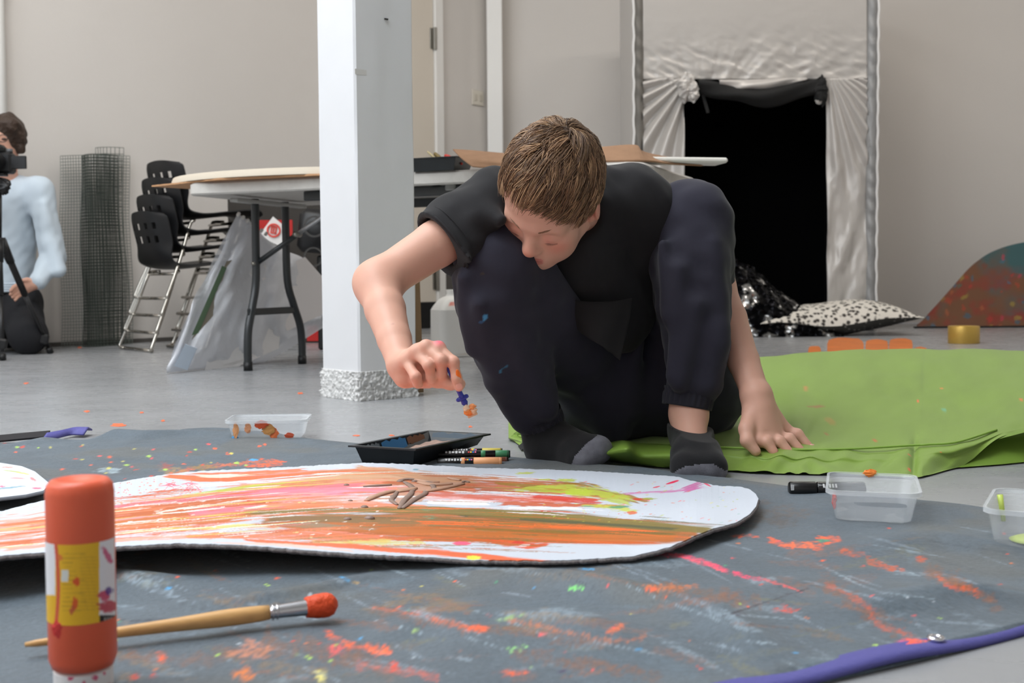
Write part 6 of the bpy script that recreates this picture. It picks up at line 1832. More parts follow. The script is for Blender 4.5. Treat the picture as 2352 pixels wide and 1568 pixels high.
# right hand
def hr(px, py, Y): return P(px, py, Y)
MC = [hr(932, 828, 1.905), hr(956, 809, 1.892), hr(979, 797, 1.884), hr(1008, 800, 1.886)]
PI = [hr(955, 865, 1.872), hr(985, 838, 1.866), hr(1014, 827, 1.862), hr(1041, 831, 1.868)]
DI = [hr(960, 880, 1.880), hr(991, 866, 1.878), hr(1015, 858, 1.876), hr(1049, 868, 1.866)]
TI = [hr(958, 879, 1.895), hr(990, 873, 1.890), hr(1014, 868, 1.890), hr(1054, 889, 1.872)]
pw = hr(918, 858, 1.93)
for i, r_ in enumerate((.0115, .0125, .013, .0125)):
    S_.cone(wrR * .85 + pw * .15, MC[i], .017, r_ * .92, .010)
    f_ = .92 if i == 0 else 1.0
    S_.chain([MC[i], PI[i], DI[i], TI[i]], [.0092 * f_, .0088 * f_, .0080 * f_, .0072 * f_], .003)
    S_.ell(MC[i] + np.array([0, -.002, .002]), (.0095, .0095, .0095), None, .006)
    S_.ell(PI[i], (.0093 * f_,) * 3, None, .003)
S_.cone(wrR, hr(930, 868, 1.925), .022, .016, .012)                       # heel of the hand
S_.cone(hr(930, 866, 1.928), hr(985, 872, 1.922), .0155, .0140, .008)
S_.cone(hr(935, 845, 1.928), hr(990, 835, 1.918), .018, .015, .008)
S_.chain([hr(965, 868, 1.915), hr(1005, 873, 1.900), hr(1035, 880, 1.888), hr(1057, 881, 1.882)], [.0155, .0118, .0105, .0088], .008)
# left arm
S_.chain([shL, shL * .5 + elL * .5, elL], [.048, .043, .038], .02)
S_.chain([elL, elL * .68 + wrL * .32, elL * .3 + wrL * .7, wrL], [.038, .0385, .031, .0265], .02)
# left hand, palm down on the beanbag
MCl = [P(1744, 1012, 2.222), P(1768, 1011, 2.232), P(1788, 1004, 2.250), P(1804, 989, 2.275)]
TIl = [P(1778, 1038, 2.205), P(1812, 1037, 2.212), P(1838, 1033, 2.228), P(1859, 1027, 2.252)]
for i in range(4):
    S_.cone(wrL, MCl[i], .022, .0135, .014)
    pm2 = MCl[i] * .5 + TIl[i] * .5 + np.array([0, 0, .009])
    S_.chain([MCl[i], pm2, TIl[i]], [.0118, .0108, .0085], .004)
    S_.ell(MCl[i] + np.array([0, -.002, .003]), (.0112,) * 3, None, .006)
S_.cone(wrL, P(1742, 985, 2.245), .0255, .020, .014)
S_.cone(P(1742, 945, 2.26), P(1762, 990, 2.25), .028, .023, .012)
S_.chain([P(1724, 950, 2.25), P(1715, 985, 2.222), P(1716, 1012, 2.205), P(1736, 1036, 2.198)], [.0165, .0150, .0125, .0095], .008)
V, Q = S_.mesh()
del S_
# skin tones by place on the body
skin = np.tile(lin((212, 164, 144)), (len(V), 1))
def tint(c, r, colr, op):
    global skin
    d = np.linalg.norm((V - c), axis=1) / r; m = (np.exp(-d * d * 1.6) * op)[:, None]
    skin = skin * (1 - m) + lin(colr) * m
for s in (-1, 1):
    tint(hp_(s * .042, .075, -.032), .026, (222, 140, 122), .75)
    tint(hp_(s * .08, -.01, -.015), .03, (224, 140, 122), .6)
    tint(hp_(s * .033, .088, -.012), .012, (206, 142, 128), .6)
tint(hp_(0, .113, -.036), .016, (222, 138, 118), .6)
L3 = (V - HC) @ HR.T
def lipm(u0, u1, w_):
    return sst(u0 - .003, u0, L3[:, 2]) * (1 - sst(u1, u1 + .003, L3[:, 2])) * (1 - sst(w_ - .004, w_, np.abs(L3[:, 0]))) * (L3[:, 1] > .083)
m = lipm(-.0790, -.0615, .023) * (np.abs(L3[:, 2] + .069) < .0095 * np.sqrt(np.clip(1 - (L3[:, 0] / .026) ** 2, 0, 1)))
skin = skin * (1 - .8 * m[:, None]) + lin((196, 118, 110)) * .8 * m[:, None]
m = ((np.abs(L3[:, 2] + .069) < .0013) & (np.abs(L3[:, 0]) < .019) & (L3[:, 1] > .085)) * .4
skin = skin * (1 - m[:, None]) + lin((120, 56, 54)) * m[:, None]
tint(hp_(-.016, .093, .03), .0022, (130, 70, 60), .9); tint(hp_(.030, .088, -.047), .0022, (110, 66, 54), .95); tint(hp_(.012, .094, .018), .0015, (160, 90, 76), .7)
for q in PI + MC: tint(q, .012, (224, 142, 124), .5)
tint(MC[3] + np.array([0, -.006, .012]), .011, (244, 104, 124), .95)           # pink paint on the knuckle
tint(elR, .05, (216, 156, 134), .5); tint(hr(965, 878, 1.92), .03, (218, 140, 120), .5)
for i in range(4): tint(TIl[i], .014, (220, 140, 128), .5); tint(MCl[i], .01, (214, 140, 124), .4)
for (px, py, Y) in ((880, 740, 2.05), (902, 745, 2.0), (888, 762, 2.0), (955, 575, 2.15)): tint(P(px, py, Y - .03), .0022, (150, 100, 84), .7)
M_skin = mat('skin', (222, 176, 156), .48, attr=True, sss=.12, bump=(160, .05, 3, .002), spec=.4)
mk('body', (V, Q), M_skin, boy, smooth=True, col=skin)
body_skin_V = V
# nails and paint on the working hand
nl = np.stack([unit(np.cross(unit(TI[3] - DI[3]), [0, -1, .1])), unit(TI[3] - DI[3]), [0, -1, .1]])
M_nail = mat('fingernail', (226, 172, 158), .25)
def blob(c, r, R=None, n=12):
    Vb, Fb = lathe([(math.sin(math.pi * i / n), -math.cos(math.pi * i / n)) for i in range(n + 1)], 16)
    Vb = Vb * np.asarray(r)
    if R is not None: Vb = Vb @ np.asarray(R)
    return Vb + c, Fb
mk('fingernail', blob(TI[3] * .8 + DI[3] * .2 + np.array([.0016, -.0072, -.001]), (.0055, .0068, .0016), nl), M_nail, boy, smooth=True)
mk('paint_dab', blob(DI[3] * .85 + PI[3] * .15 + np.array([.004, -.0080, .001]), (.0038, .0110, .0016), nl), mat('wet_orange_paint', (232, 120, 50), .15), boy, smooth=True)
mk('fingernail', blob(TIl[3] + np.array([.003, -.004, .005]), (.006, .004, .002)), M_nail, boy, smooth=True)

# ---- T-shirt
T = Field((-.22, 2.06, .10), (.62, 2.80, .66), .0040)
T.chain([np.array([.268, 2.57, .25]), np.array([.255, 2.56, .31]), np.array([.215, 2.47, .44]), np.array([.14, 2.34, .49])], [.122, .122, .122, .10], .05)
T.ell((.235, 2.47, .44), (.165, .15, .112), None, .04)
T.cone(shR + np.array([.015, .01, .0]), shL + np.array([-.01, .01, 0]), .064, .066, .04)
T.cone(shL, shL * .55 + np.array([.25, 2.47, .45]) * .45, .068, .08, .04)
slv = shR + (elR - shR) * .46
T.cone(shR, slv, .066, .060, .04, flat=(unit(np.cross(v_ua, [0, 1, 0])), 1.08))
T.cone(shR + np.array([0, .0, -.02]), slv + np.array([.01, 0, -.014]), .055, .054, .03)
slvL = shL + (elL - shL) * .6
T.cone(shL, slvL, .066, .066, .04)
T.cone((.13, 2.33, .40), (.205, 2.40, .29), .085, .088, .05)           # front of the shirt hanging
T.waves(.0045, 46, 3, 7); T.waves(.0016, 120, 8, 6)
# folds at the shoulder and sleeve
for a, b, r_ in (((1072, 462, 2.17), (1090, 500, 2.14), .010), ((1092, 455, 2.17), (1130, 500, 2.15), .012), ((1040, 490, 2.15), (1080, 560, 2.13), .010), ((1000, 540, 2.12), (1070, 600, 2.10), .009), ((1100, 470, 2.15), (1150, 505, 2.12), .010)):
    T.cone(P(*a), P(*b), r_ * .5, r_, .03)
# open neck and sleeve ends
T.half(slv + v_ua * .006, v_ua)
T.cone(hp_(0, -.025, -.04), neckb + np.array([.0, -.03, .0]), .056, .044, .012, 'sub')
T.cone(hp_(.01, .03, -.07), neckb + np.array([.02, -.06, -.03]), .046, .034, .012, 'sub')
T.cone(shR + (elR - shR) * .36, slv + v_ua * .05, .050, .052, .006, 'sub')
V, Q = T.mesh(); del T
M_tee = mat('black_jersey', (24, 23, 26), .85, sheen=.06, bump=(600, .12, 2, .001))
tee = mk('t_shirt', (V, Q), M_tee, boy, smooth=True)
# sleeve hem band
rad = []
n1_ = unit(np.cross(v_ua, [0, 0, 1])); n2_ = np.cross(n1_, v_ua)
dS = V - slv; al = dS @ v_ua
mm = (np.abs(al) < .010) & (np.linalg.norm(dS, axis=1) < .11)
if mm.sum() > 20:
    a_ = np.arctan2(dS[mm] @ n2_, dS[mm] @ n1_); r__ = np.hypot(dS[mm] @ n2_, dS[mm] @ n1_)
    bins = np.linspace(-math.pi, math.pi, 33); rr = np.array([np.percentile(r__[(a_ >= bins[i]) & (a_ < bins[i + 1])], 80) if ((a_ >= bins[i]) & (a_ < bins[i + 1])).any() else .06 for i in range(32)])
    rr = np.convolve(np.r_[rr[-2:], rr, rr[:2]], np.ones(5) / 5, 'valid')
    am = (bins[:-1] + bins[1:]) / 2
    for off in (-.016, .003):
        pts = np.array([slv + v_ua * off + (n1_ * math.cos(a) + n2_ * math.sin(a)) * (r_ + (.0006 if off < 0 else -.0012)) for a, r_ in zip(am, rr)])
        mk('sleeve_hem' if off > 0 else 'hem_stitching', tube(pts, .0022 if off > 0 else .0009, 6, closed=True), M_tee, tee, smooth=True)
# shirt tail hanging between the knees
tail = [[P(1252, 668, 2.30), P(1330, 690, 2.26), P(1400, 692, 2.25), P(1452, 684, 2.28)], [P(1275, 705, 2.29), P(1340, 735, 2.245), P(1400, 742, 2.24), P(1446, 735, 2.27)], [P(1318, 750, 2.28), P(1345, 772, 2.245), P(1390, 800, 2.235), P(1424, 828, 2.25)]]
tg = np.stack([resample(np.array(r_), 26) for r_ in tail], 1); tg = np.stack([resample(tg[i], 18) for i in range(26)])
tg[:, :, 1] += .006 * np.sin(np.arange(26) / 2.7)[:, None] * np.linspace(.2, 1, 18)[None]
mk('shirt_tail', slab(tg, .003, (0, 1, 0)), mat('black_cotton', (27, 26, 28), .9, bump=(600, .12, 2, .001)), boy, smooth=True)

# ---- joggers
J = Field((-.20, 2.06, 0.004), (.64, 2.86, .62), .0040)
cufR = P(1240, 962, 2.315); cufL = P(1582, 905, 2.30)
J.ell((.28, 2.56, .125), (.20, .15, .115), None, .05)
J.ell((.385, 2.53, .115), (.115, .13, .105), None, .05); J.ell((.19, 2.52, .10), (.105, .13, .085), None, .05)
J.cone(hipR, knR, .105, .078, .05); J.cone(hipL, knL, .108, .076, .05)
J.cone(hipL + np.array([.01, .02, .05]), knL + np.array([.0, .03, -.02]), .10, .072, .05)
J.chain([knR, P(1140, 690, 2.205), P(1172, 800, 2.245), P(1214, 900, 2.295), cufR], [.077, .076, .070, .057, .044], .03)
J.chain([knL, P(1586, 600, 2.335), P(1592, 700, 2.32), P(1598, 800, 2.31), P(1594, 868, 2.305), cufL], [.074, .079, .072, .063, .055, .046], .03)
J.waves(.0030, 40, 5, 7, (1, 1, .4)); J.waves(.0020, 100, 9, 6)
for a, b, r_ in (((1062, 640, 2.13), (1085, 800, 2.18), .014), ((1100, 700, 2.12), (1150, 880, 2.22), .012), ((1180, 780, 2.17), (1260, 940, 2.26), .012), ((1130, 880, 2.24), (1195, 970, 2.29), .012), ((1520, 560, 2.27), (1535, 720, 2.26), .012), ((1560, 620, 2.25), (1545, 860, 2.25), .010), ((1640, 560, 2.27), (1655, 780, 2.26), .012), ((1600, 700, 2.245), (1560, 880, 2.25), .010), ((1650, 760, 2.26), (1630, 880, 2.26), .012), ((1290, 740, 2.36), (1400, 1000, 2.42), .014), ((1480, 740, 2.38), (1420, 1000, 2.42), .014), ((1350, 760, 2.38), (1395, 960, 2.42), .010)):
    J.cone(P(*a), P(*b), r_ * .35, r_ * .75, .04)
axR = unit(cufR - P(1214, 900, 2.295)); axL = unit(cufL - P(1598, 800, 2.31))
V0 = J.d
J.cone(cufR + axR * .002, cufR + axR * .08, .03, .03, .004, 'sub')
J.cone(cufL + axL * .012, cufL + axL * .08, .038, .038, .004, 'sub')
V, Q = J.mesh(); del J
jc_ = np.tile(lin((36, 35, 49)), (len(V), 1))
X, Yp_ = proj(V); front = V[:, 1] < 2.3
def jd(x, y, rx, ry, c__, op=.9, rot=0.0):
    global jc_
    m = front & (np.abs(X - x) < 3 * rx + 8) & (np.abs(Yp_ - y) < 3 * rx + 8)
    jc_[m] = dab(jc_[m], X[m], Yp_[m], x, y, rx, ry, c__, op, .5, int(x), rot)
jd(1114, 730, 6, 9, (70, 140, 186), .9, .3); jd(1104, 740, 5, 4, (50, 90, 130), .7); jd(1150, 852, 3, 8, (50, 110, 140), .8, .7); jd(1162, 842, 2.5, 7, (50, 110, 140), .6, .8); jd(1098, 667, 3, 2, (90, 90, 110), .6); jd(1109, 628, 4, 3, (70, 58, 40), .6)
mk('joggers', (V, Q), mat('navy_fleece', (40, 39, 54), .88, attr=True, sheen=.08, bump=(500, .15, 2, .001)), boy, smooth=True, col=jc_)
# elasticated cuffs with gathers
M_navy = mat('navy_fleece_plain', (31, 30, 41), .88, sheen=.08)
def cuff(c, ax, r0, r1, h):
    n1 = unit(np.cross(ax, [0, 1, .1])); n2 = np.cross(ax, n1)
    a = np.linspace(0, 2 * math.pi, 120, endpoint=False); Gd = []
    for s in np.linspace(0, 1, 12):
        r_ = (r0 * (1 - s) + r1 * s) * (1 + .03 * np.sin(a * 26) * (1 - abs(2 * s - 1) ** 2) - .05 * math.exp(-((s - .22) / .08) ** 2))
        Gd.append(c + ax * (s * h) + (np.cos(a) * r_)[:, None] * n1 + (np.sin(a) * r_)[:, None] * n2)
    for s in (.99, .0):
        r_ = (r1 if s > .5 else r0) - .006; Gd.append(c + ax * (s * h) + (np.cos(a) * r_)[:, None] * n1 + (np.sin(a) * r_)[:, None] * n2)
    return loft(Gd, cap=False)
mk('cuff', cuff(cufR - axR * .012, axR, .0480, .0455, .030), M_navy, boy, smooth=True)
mk('cuff', cuff(cufL - axL * .010, axL, .0500, .0490, .036), M_navy, boy, smooth=True)

# ---- socks
M_sock = mat('black_sock', (17, 17, 20), .95, sheen=.1, bump=(700, .3, 2, .0015))
M_sole = mat('grey_sock_sole', (104, 104, 112), .95, sheen=.1, bump=(500, .4, 2, .002), var=(60, .2))
def sock(build, lo, hi, solemask, topcut):
    K = Field(lo, hi, .0028); build(K)
    if topcut is not None: K.half(*topcut)
    V, Q = K.mesh(); c = V[Q].mean(1); m = solemask(c)
    o = mk('sock', (V, Q), M_sock, boy, smooth=True)
    o.data.materials.append(M_sole)
    o.data.polygons.foreach_set('material_index', m.astype(np.int32)); o.data.update()
    return o
# his left foot: heel down, toes to the camera and slightly raised
tl = [G(1590, 1085, .028), P(1612, 1088, 2.105)]
heelL = np.array([anL[0] + .01, 2.325, .034]); ballL = P(1596, 1052, 2.16); toeL1 = P(1578, 1074, 2.105); toeL2 = P(1632, 1074, 2.11)
def bl(K):
    K.chain([anL + np.array([0, -.0, .012]), anL + np.array([0, -.002, -.02]), heelL + np.array([0, -.02, .01])], [.038, .041, .038], .02)
    K.cone(heelL, ballL, .036, .036, .03, flat=((0, 0, 1), .9)); K.cone(anL + np.array([0, -.03, -.03]), ballL + np.array([0, 0, .004]), .034, .030, .03)
    K.cone(ballL, toeL1, .036, .026, .03); K.cone(ballL + np.array([.01, 0, 0]), toeL2, .034, .026, .03); K.cone(toeL1, toeL2, .026, .026, .02)
    K.waves(.0008, 120, 3)
lo = np.minimum.reduce([anL, heelL, ballL, toeL1]) - .08; hi = np.maximum.reduce([anL, heelL, ballL, toeL2]) + .08
tpL = P(1580, 985, 2.29)
def smL(c):
    x, y = proj(c); yy = np.interp(x, [1545, 1570, 1600, 1640, 1665], [1086, 1072, 1066, 1066, 1080])
    return (c[:, 1] < 2.17) & (y > yy)
sock(bl, lo, hi, smL, (P(1580, 978, 2.29), (.12, -.05, 1)))
# his right foot: on its outer edge, sole of the toes turned to the camera
heelR = P(1262, 1040, 2.30); ballR = P(1330, 1052, 2.235); toeR1 = P(1376, 1032, 2.215); toeR2 = P(1335, 1062, 2.21)
def brr(K):
    K.chain([P(1240, 985, 2.32), P(1250, 1010, 2.32), heelR], [.040, .042, .038], .02)
    K.cone(heelR, ballR, .039, .034, .03); K.cone(P(1275, 1005, 2.31), P(1345, 1030, 2.24), .034, .028, .03)
    K.cone(ballR, toeR1, .030, .021, .02); K.cone(ballR, toeR2, .028, .019, .02); K.cone(toeR1, toeR2, .021, .018, .02)
    K.waves(.0008, 120, 4)
lo = np.minimum.reduce([anR, heelR, ballR, toeR2]) - .09; hi = np.maximum.reduce([anR, heelR, ballR, toeR1]) + .09; lo[2] = .001
def smR(c):
    x, y = proj(c); return (c[:, 1] < 2.225) & (x > np.interp(y, [1000, 1020, 1050, 1080], [1372, 1345, 1318, 1310]))
sock(brr, lo, hi, smR, (P(1236, 978, 2.32), (-.3, 0, 1)))

# ---- hair
M_hair = mat('light_brown_hair', (110, 86, 64), .42, attr=True, spec=.5)
C_ = Field(HC - .16, HC + .16, .0032)
C_.ell(hp_(0, -.014, .036), (.080, .100, .092), HR, .0)
C_.ell(hp_(0, .026, .054), (.072, .066, .052), HR, .02)
C_.cone(hp_(-.03, -.07, -.01), hp_(.03, -.07, -.01), .045, .045, .02)
V, Q = C_.mesh(); del C_
Lh = (V - HC) @ HR.T
def hairline(l, f):
    """lowest height of the hair as a function of where it is round the head"""
    a = np.degrees(np.arctan2(np.abs(l), f))            # 0 front .. 180 back
    return np.interp(a, [0, 25, 45, 60, 78, 95, 130, 180], [.080, .076, .060, .034, .010, .004, -.035, -.060]) + np.where(f > 0, np.clip(-l, 0, .05) * .30 - np.clip(l, 0, .05) * .30, 0)
keepv = Lh[:, 2] > hairline(Lh[:, 0], Lh[:, 1]) + .012
keep = keepv[Q].all(1)
hc_ = np.tile(lin((74, 56, 42)), (len(V), 1))
scalp = mk('hair', (V, Q[keep]), M_hair, boy, smooth=True, col=hc_)
rng = np.random.default_rng(3)
whorl = unit(np.array([.018, -.072, .085]) )
EC = np.array([0, -.010, .034]); ER = np.array([.081, .101, .094])
NS = 9500
dirs = rng.normal(size=(NS * 3, 3)); dirs /= np.linalg.norm(dirs, axis=1, keepdims=True)
pt = EC + dirs * ER
ok = pt[:, 2] > hairline(pt[:, 0], pt[:, 1]) + .004
dirs = dirs[ok][:NS]; NS = len(dirs)
wd = (np.array([.016, -.068, .128]) - EC) / ER; wd /= np.linalg.norm(wd)
cl = rng.normal(size=(420, 3)); cl /= np.linalg.norm(cl, axis=1, keepdims=True)
NSEG = 9
cur = dirs.copy(); pts_ = []
ln = rng.uniform(.045, .08, NS) + .018 * np.clip(dirs[:, 1], 0, 1)
lift0 = rng.uniform(.0005, .005, NS)
jit_ = rng.normal(size=(420, 3)) * .35
# clumps: strands lean to the nearest clump centre towards their tips
ci_ = np.argmax(dirs @ cl.T, axis=1)
clc = cl[ci_]
lift0 = lift0 + rng.uniform(0, .006, 420)[ci_]
swirl = .35
for k in range(NSEG):
    t = k / (NSEG - 1)
    rad_ = (lift0 + .007 * math.sin(math.pi * min(t * 1.15, 1)) * (1 - .3 * t))
    q = EC + cur * ER * (1 + rad_[:, None] / .09)
    pts_.append(q)
    away = cur - wd; away -= (away * cur).sum(1, keepdims=True) * cur
    away /= np.maximum(np.linalg.norm(away, axis=1, keepdims=True), 1e-6)
    tw = np.cross(cur, away)
    fwd = np.array([-.25, 1, -.35]); fw = fwd - (cur @ fwd)[:, None] * cur
    dn = np.array([0, .1, -1.0]); dnn = dn - (cur @ dn)[:, None] * cur
    frontness = np.clip(cur[:, 1:2] + .5, 0, 1)
    g = away + swirl * tw * (1 - .6 * t) + .55 * fw * frontness + .35 * dnn * np.clip(cur[:, 2:3] * -1 + .6, 0, 1)
    tocl = (clc - cur) * 1.9 * t
    g = g / np.maximum(np.linalg.norm(g, axis=1, keepdims=True), 1e-6) + tocl + jit_[ci_] + rng.normal(size=(NS, 3)) * .10
    cur = cur + g * (ln / NSEG / .09)[:, None]
    cur /= np.linalg.norm(cur, axis=1, keepdims=True)
    lim = hairline((EC + cur * ER)[:, 0], (EC + cur * ER)[:, 1]) - .020
Pn = np.stack(pts_, 1)                                   # NS, NSEG, 3 in head space
fr = Pn[:, -1, 2] < hairline(Pn[:, -1, 0], Pn[:, -1, 1]) - rng.uniform(.004, .026, NS)
# shorten strands that would hang past the cut line
for it in range(4):
    low = Pn[:, -1, 2] < hairline(Pn[:, -1, 0], Pn[:, -1, 1]) - rng.uniform(.006, .034, NS) * np.where(Pn[:, -1, 1] > .03, 1.15, .35)
    tt = np.linspace(0, 1, NSEG) * .74
    for k in np.where(low)[0]:
        for ax_ in range(3): Pn[k, :, ax_] = np.interp(tt, np.linspace(0, 1, NSEG), Pn[k, :, ax_])
Wp = HC + Pn @ HR
wdt = rng.uniform(.0006, .0013, NS)[:, None] * np.linspace(1, .25, NSEG)[None]
Tn = np.gradient(Wp, axis=1); Tn /= np.maximum(np.linalg.norm(Tn, axis=2, keepdims=True), 1e-9)
Nn = (Wp - HC); Nn /= np.linalg.norm(Nn, axis=2, keepdims=True)
Bn = np.cross(Tn, Nn); Bn /= np.maximum(np.linalg.norm(Bn, axis=2, keepdims=True), 1e-9)
Nn = np.cross(Bn, Tn)
sec = [Wp + Bn * wdt[..., None], Wp + Nn * wdt[..., None] * .8, Wp - Bn * wdt[..., None]]
HV = np.stack(sec, 2).reshape(-1, 3)                     # NS*NSEG*3
b_ = (np.arange(NS)[:, None] * NSEG + np.arange(NSEG - 1)[None]).ravel() * 3
HQ = np.concatenate([np.stack([b_ + i, b_ + j, b_ + j + 3, b_ + i + 3], 1) for i, j in ((0, 1), (1, 2), (2, 0))])
tone = np.array([lin((160, 126, 95)), lin((138, 105, 78)), lin((116, 88, 66)), lin((178, 144, 110)), lin((98, 72, 55))])
ctone = rng.uniform(.7, 1.25, 420)
hc2 = tone[rng.integers(0, 5, NS)] * (rng.uniform(.8, 1.15, NS) * ctone[ci_])[:, None]
hc2 = np.repeat(hc2, NSEG * 3, 0)
ho = mk('hair_strands', (HV, HQ), M_hair, scalp, smooth=True, col=hc2); tag(ho, kind='stuff')
# brows and lashes
mb = MB()
for s in (-1, 1):
    for k in range(110):
        t = rng.uniform(0, 1); l = s * (.012 + .036 * t); u_ = .011 + .007 * math.sin(t * 2.4) + rng.uniform(-.002, .002)
        f = .1004 - .018 * t ** 1.7
        a = hp_(l, f, u_); b = hp_(l + s * .006, f - .003 * t - .0005, u_ + .0018)
        mb.add(*tube([a, (a + b) / 2 + HF * .0006, b], [.0005, .0006, .0002], 3))
mk('eyebrows', mb, mat('brow_hair', (140, 104, 82), .6), boy)
mb = MB()
for s in (-1, 1):
    for k in range(26):
        t = k / 25; l = s * (.020 + .026 * t)
        u_ = -.0165 - .002 * math.sin(t * math.pi); f = .0895 - .0085 * abs(t - .45) ** 1.5 * 2
        a = hp_(l, f - .001, u_); b = hp_(l + s * .002 * (t - .3), f + .0055, u_ - .0042)
        mb.add(*tube([a, (a + b) / 2 + HU * -.0006, b], [.00035, .0003, .0001], 3))
mk('eyelashes', mb, mat('lash_hair', (70, 48, 40), .6), boy)

# ---------------------------------------------------------------- small blue palette tool held in the fingers
t0_ = P(1024, 836, 1.872); t1_ = P(1062, 914, 1.885); t2_ = P(1073, 930, 1.888)
tl_ = thing('palette_tool', t1_, 'small blue plastic tool tipped with orange paint held in the fingers', 'tool')
M_blue = mat('blue_plastic', (44, 58, 160), .25)
axb = unit(t1_ - t0_)
mk('handle', tube(resample(np.array([t0_, t0_ * .5 + t1_ * .5, t1_]), 10), np.linspace(.0026, .0046, 10), 12), M_blue, tl_, smooth=True)
n1_ = unit(np.cross(axb, [0, 1, 0])); 
mk('guard', tube([t1_ - n1_ * .0105, t1_ - n1_ * .008, t1_, t1_ + n1_ * .008, t1_ + n1_ * .0105], [.002, .0036, .0042, .0036, .002], 10), M_blue, tl_, smooth=True)
mk('neck', tube([t1_, t1_ + axb * .009, t1_ + axb * .014], [.004, .0055, .003], 10, flat=((0, 1, 0), .5)), M_blue, tl_, smooth=True)
bc2 = t1_ + axb * .018 + np.array([.004, 0, -.002])
mk('blade', box(bc2 + axb * .004, (.017, .002, .020), np.stack([n1_, np.cross(n1_, axb), axb], 1), .001), mat('pale_blade', (220, 190, 160), .4), tl_)
for k, (dx, dz, cc_) in enumerate(((-.004, .002, (232, 206, 176)), (.004, .003, (236, 150, 90)), (0, -.005, (236, 130, 60)), (.006, -.003, (228, 190, 160)), (-.003, -.004, (232, 140, 70)))):
    mk('paint_lump', crumple(bc2 + np.array([dx, -.003, dz]), .0058, k * 5 + 2, sq=(1.1, .6, .9)), mat('lump_%d' % k, cc_, .3), tl_, smooth=True)
# ---------------------------------------------------------------- kneeling person filming at the left edge
man = thing('person', P(10, 812, 5.96) * np.array([1, 1, 0]), 'person in pale blue sweatshirt kneeling behind a tripod camera at the left edge', 'person')
hc = P(10, 325, 6.02)
sL = P(92, 435, 6.12); sR = P(-82, 435, 6.14); eLb = P(122, 590, 6.10); wLb = P(82, 652, 5.97); eRb = P(-110, 560, 6.08); wRb = P(-40, 440, 5.86)
hL = P(52, 690, 6.17); hR_ = P(-40, 690, 6.19); kL = P(64, 785, 5.93); kR = P(-56, 785, 5.95)
kL[2] = .095; kR[2] = .095
fL = kL + np.array([-.12, .33, -.02]); fR = kR + np.array([.04, .36, -.02])
B = Field((hc[0] - .42, 5.62, 0.0), (hc[0] + .42, 6.50, 1.30), .0065)
B.ell(hc + np.array([0, 0, .02]), (.075, .095, .105), None, .02); B.ell(hc + np.array([0, -.025, -.055]), (.055, .06, .075), None, .02)
B.cone(hc + np.array([0, -.10, -.03]), hc + np.array([0, -.085, .01]), .016, .01, .015)
for s in (-1, 1): B.ell(hc + np.array([s * .078, 0, -.015]), (.012, .02, .032), None, .01)
nb = P(8, 425, 6.13)
B.cone(hc + np.array([0, .02, -.08]), nb, .055, .065, .03)
B.chain([nb + np.array([0, .02, -.06]), P(8, 560, 6.18), P(6, 680, 6.2)], [.11, .12, .12], .05); B.cone(sL, sR, .05, .05, .04)
B.chain([sL, eLb, wLb], [.045, .04, .027], .02); B.chain([sR, eRb, wRb], [.045, .04, .027], .02)
def smallhand(F_, w, d, side, k=.006):
    """palm and five bent fingers from wrist w towards direction d, knuckles spread along side"""
    d = unit(d); side = unit(side - (side @ d) * d); dn = np.cross(d, side)
    if dn[2] > 0: dn = -dn
    F_.cone(w, w + d * .05, .026, .026, .012, flat=(dn, .7))
    for i, (o, L) in enumerate(((-.03, .058), (-.010, .068), (.010, .072), (.029, .064))):
        a = w + d * .075 + side * o * .95; F_.cone(w + d * .02 + side * o * .5, a, .014, .011, k)
        b = a + d * L * .45 + dn * .012; c = b + d * L * .3 + dn * .03
        F_.chain([a, b, c], [.0105, .0098, .0085], .004)
    a = w + d * .03 + side * .036; F_.chain([w + side * .012, a, a + d * .03 + side * .012 + dn * .01], [.014, .012, .009], .005)
smallhand(B, wLb, np.array([-.8, -.35, -.3]), np.array([.25, -.3, .9]))
smallhand(B, wRb, np.array([.8, -.3, .25]), np.array([0, 0, 1.]))
B.chain([hL, kL, fL], [.075, .06, .04], .03); B.chain([hR_, kR, fR], [.075, .06, .04], .03)
V, Q = B.mesh(); del B
sk = np.tile(lin((214, 164, 142)), (len(V), 1))
mk('body', (V, Q), mat('skin_two', (214, 164, 142), .5, attr=True, sss=.08), man, smooth=True, col=sk)
W_ = Field((hc[0] - .44, 5.62, 0.2), (hc[0] + .44, 6.50, 1.02), .0065)
W_.chain([nb + np.array([0, .02, -.07]), P(8, 560, 6.18), P(6, 648, 6.19)], [.135, .15, .152], .05, flat=((1, 0, 0), 1.12))
W_.cone(sL + np.array([-.02, 0, -.01]), sR + np.array([.02, 0, -.01]), .072, .072, .05)
W_.chain([sL, eLb, wLb * .88 + eLb * .12], [.068, .064, .044], .03); W_.chain([sR, eRb, wRb * .88 + eRb * .12], [.068, .064, .044], .03)
W_.cone(P(118, 560, 6.05), P(134, 620, 6.04), .035, .04, .03); W_.cone(P(100, 470, 6.06), P(112, 560, 6.05), .02, .03, .03)
W_.waves(.004, 34, 2, 7); W_.waves(.002, 80, 5, 6)
W_.cone(hc + np.array([0, 0, -.06]), nb + np.array([0, -.02, .02]), .065, .066, .012, 'sub')
W_.half(P(6, 670, 6.1), (0, 0, -1))
V, Q = W_.mesh(); del W_
M_sw = mat('pale_blue_sweatshirt', (196, 208, 218), .9, sheen=.1)
sw = mk('sweatshirt', (V, Q), M_sw, man, smooth=True)
mb = MB(); 
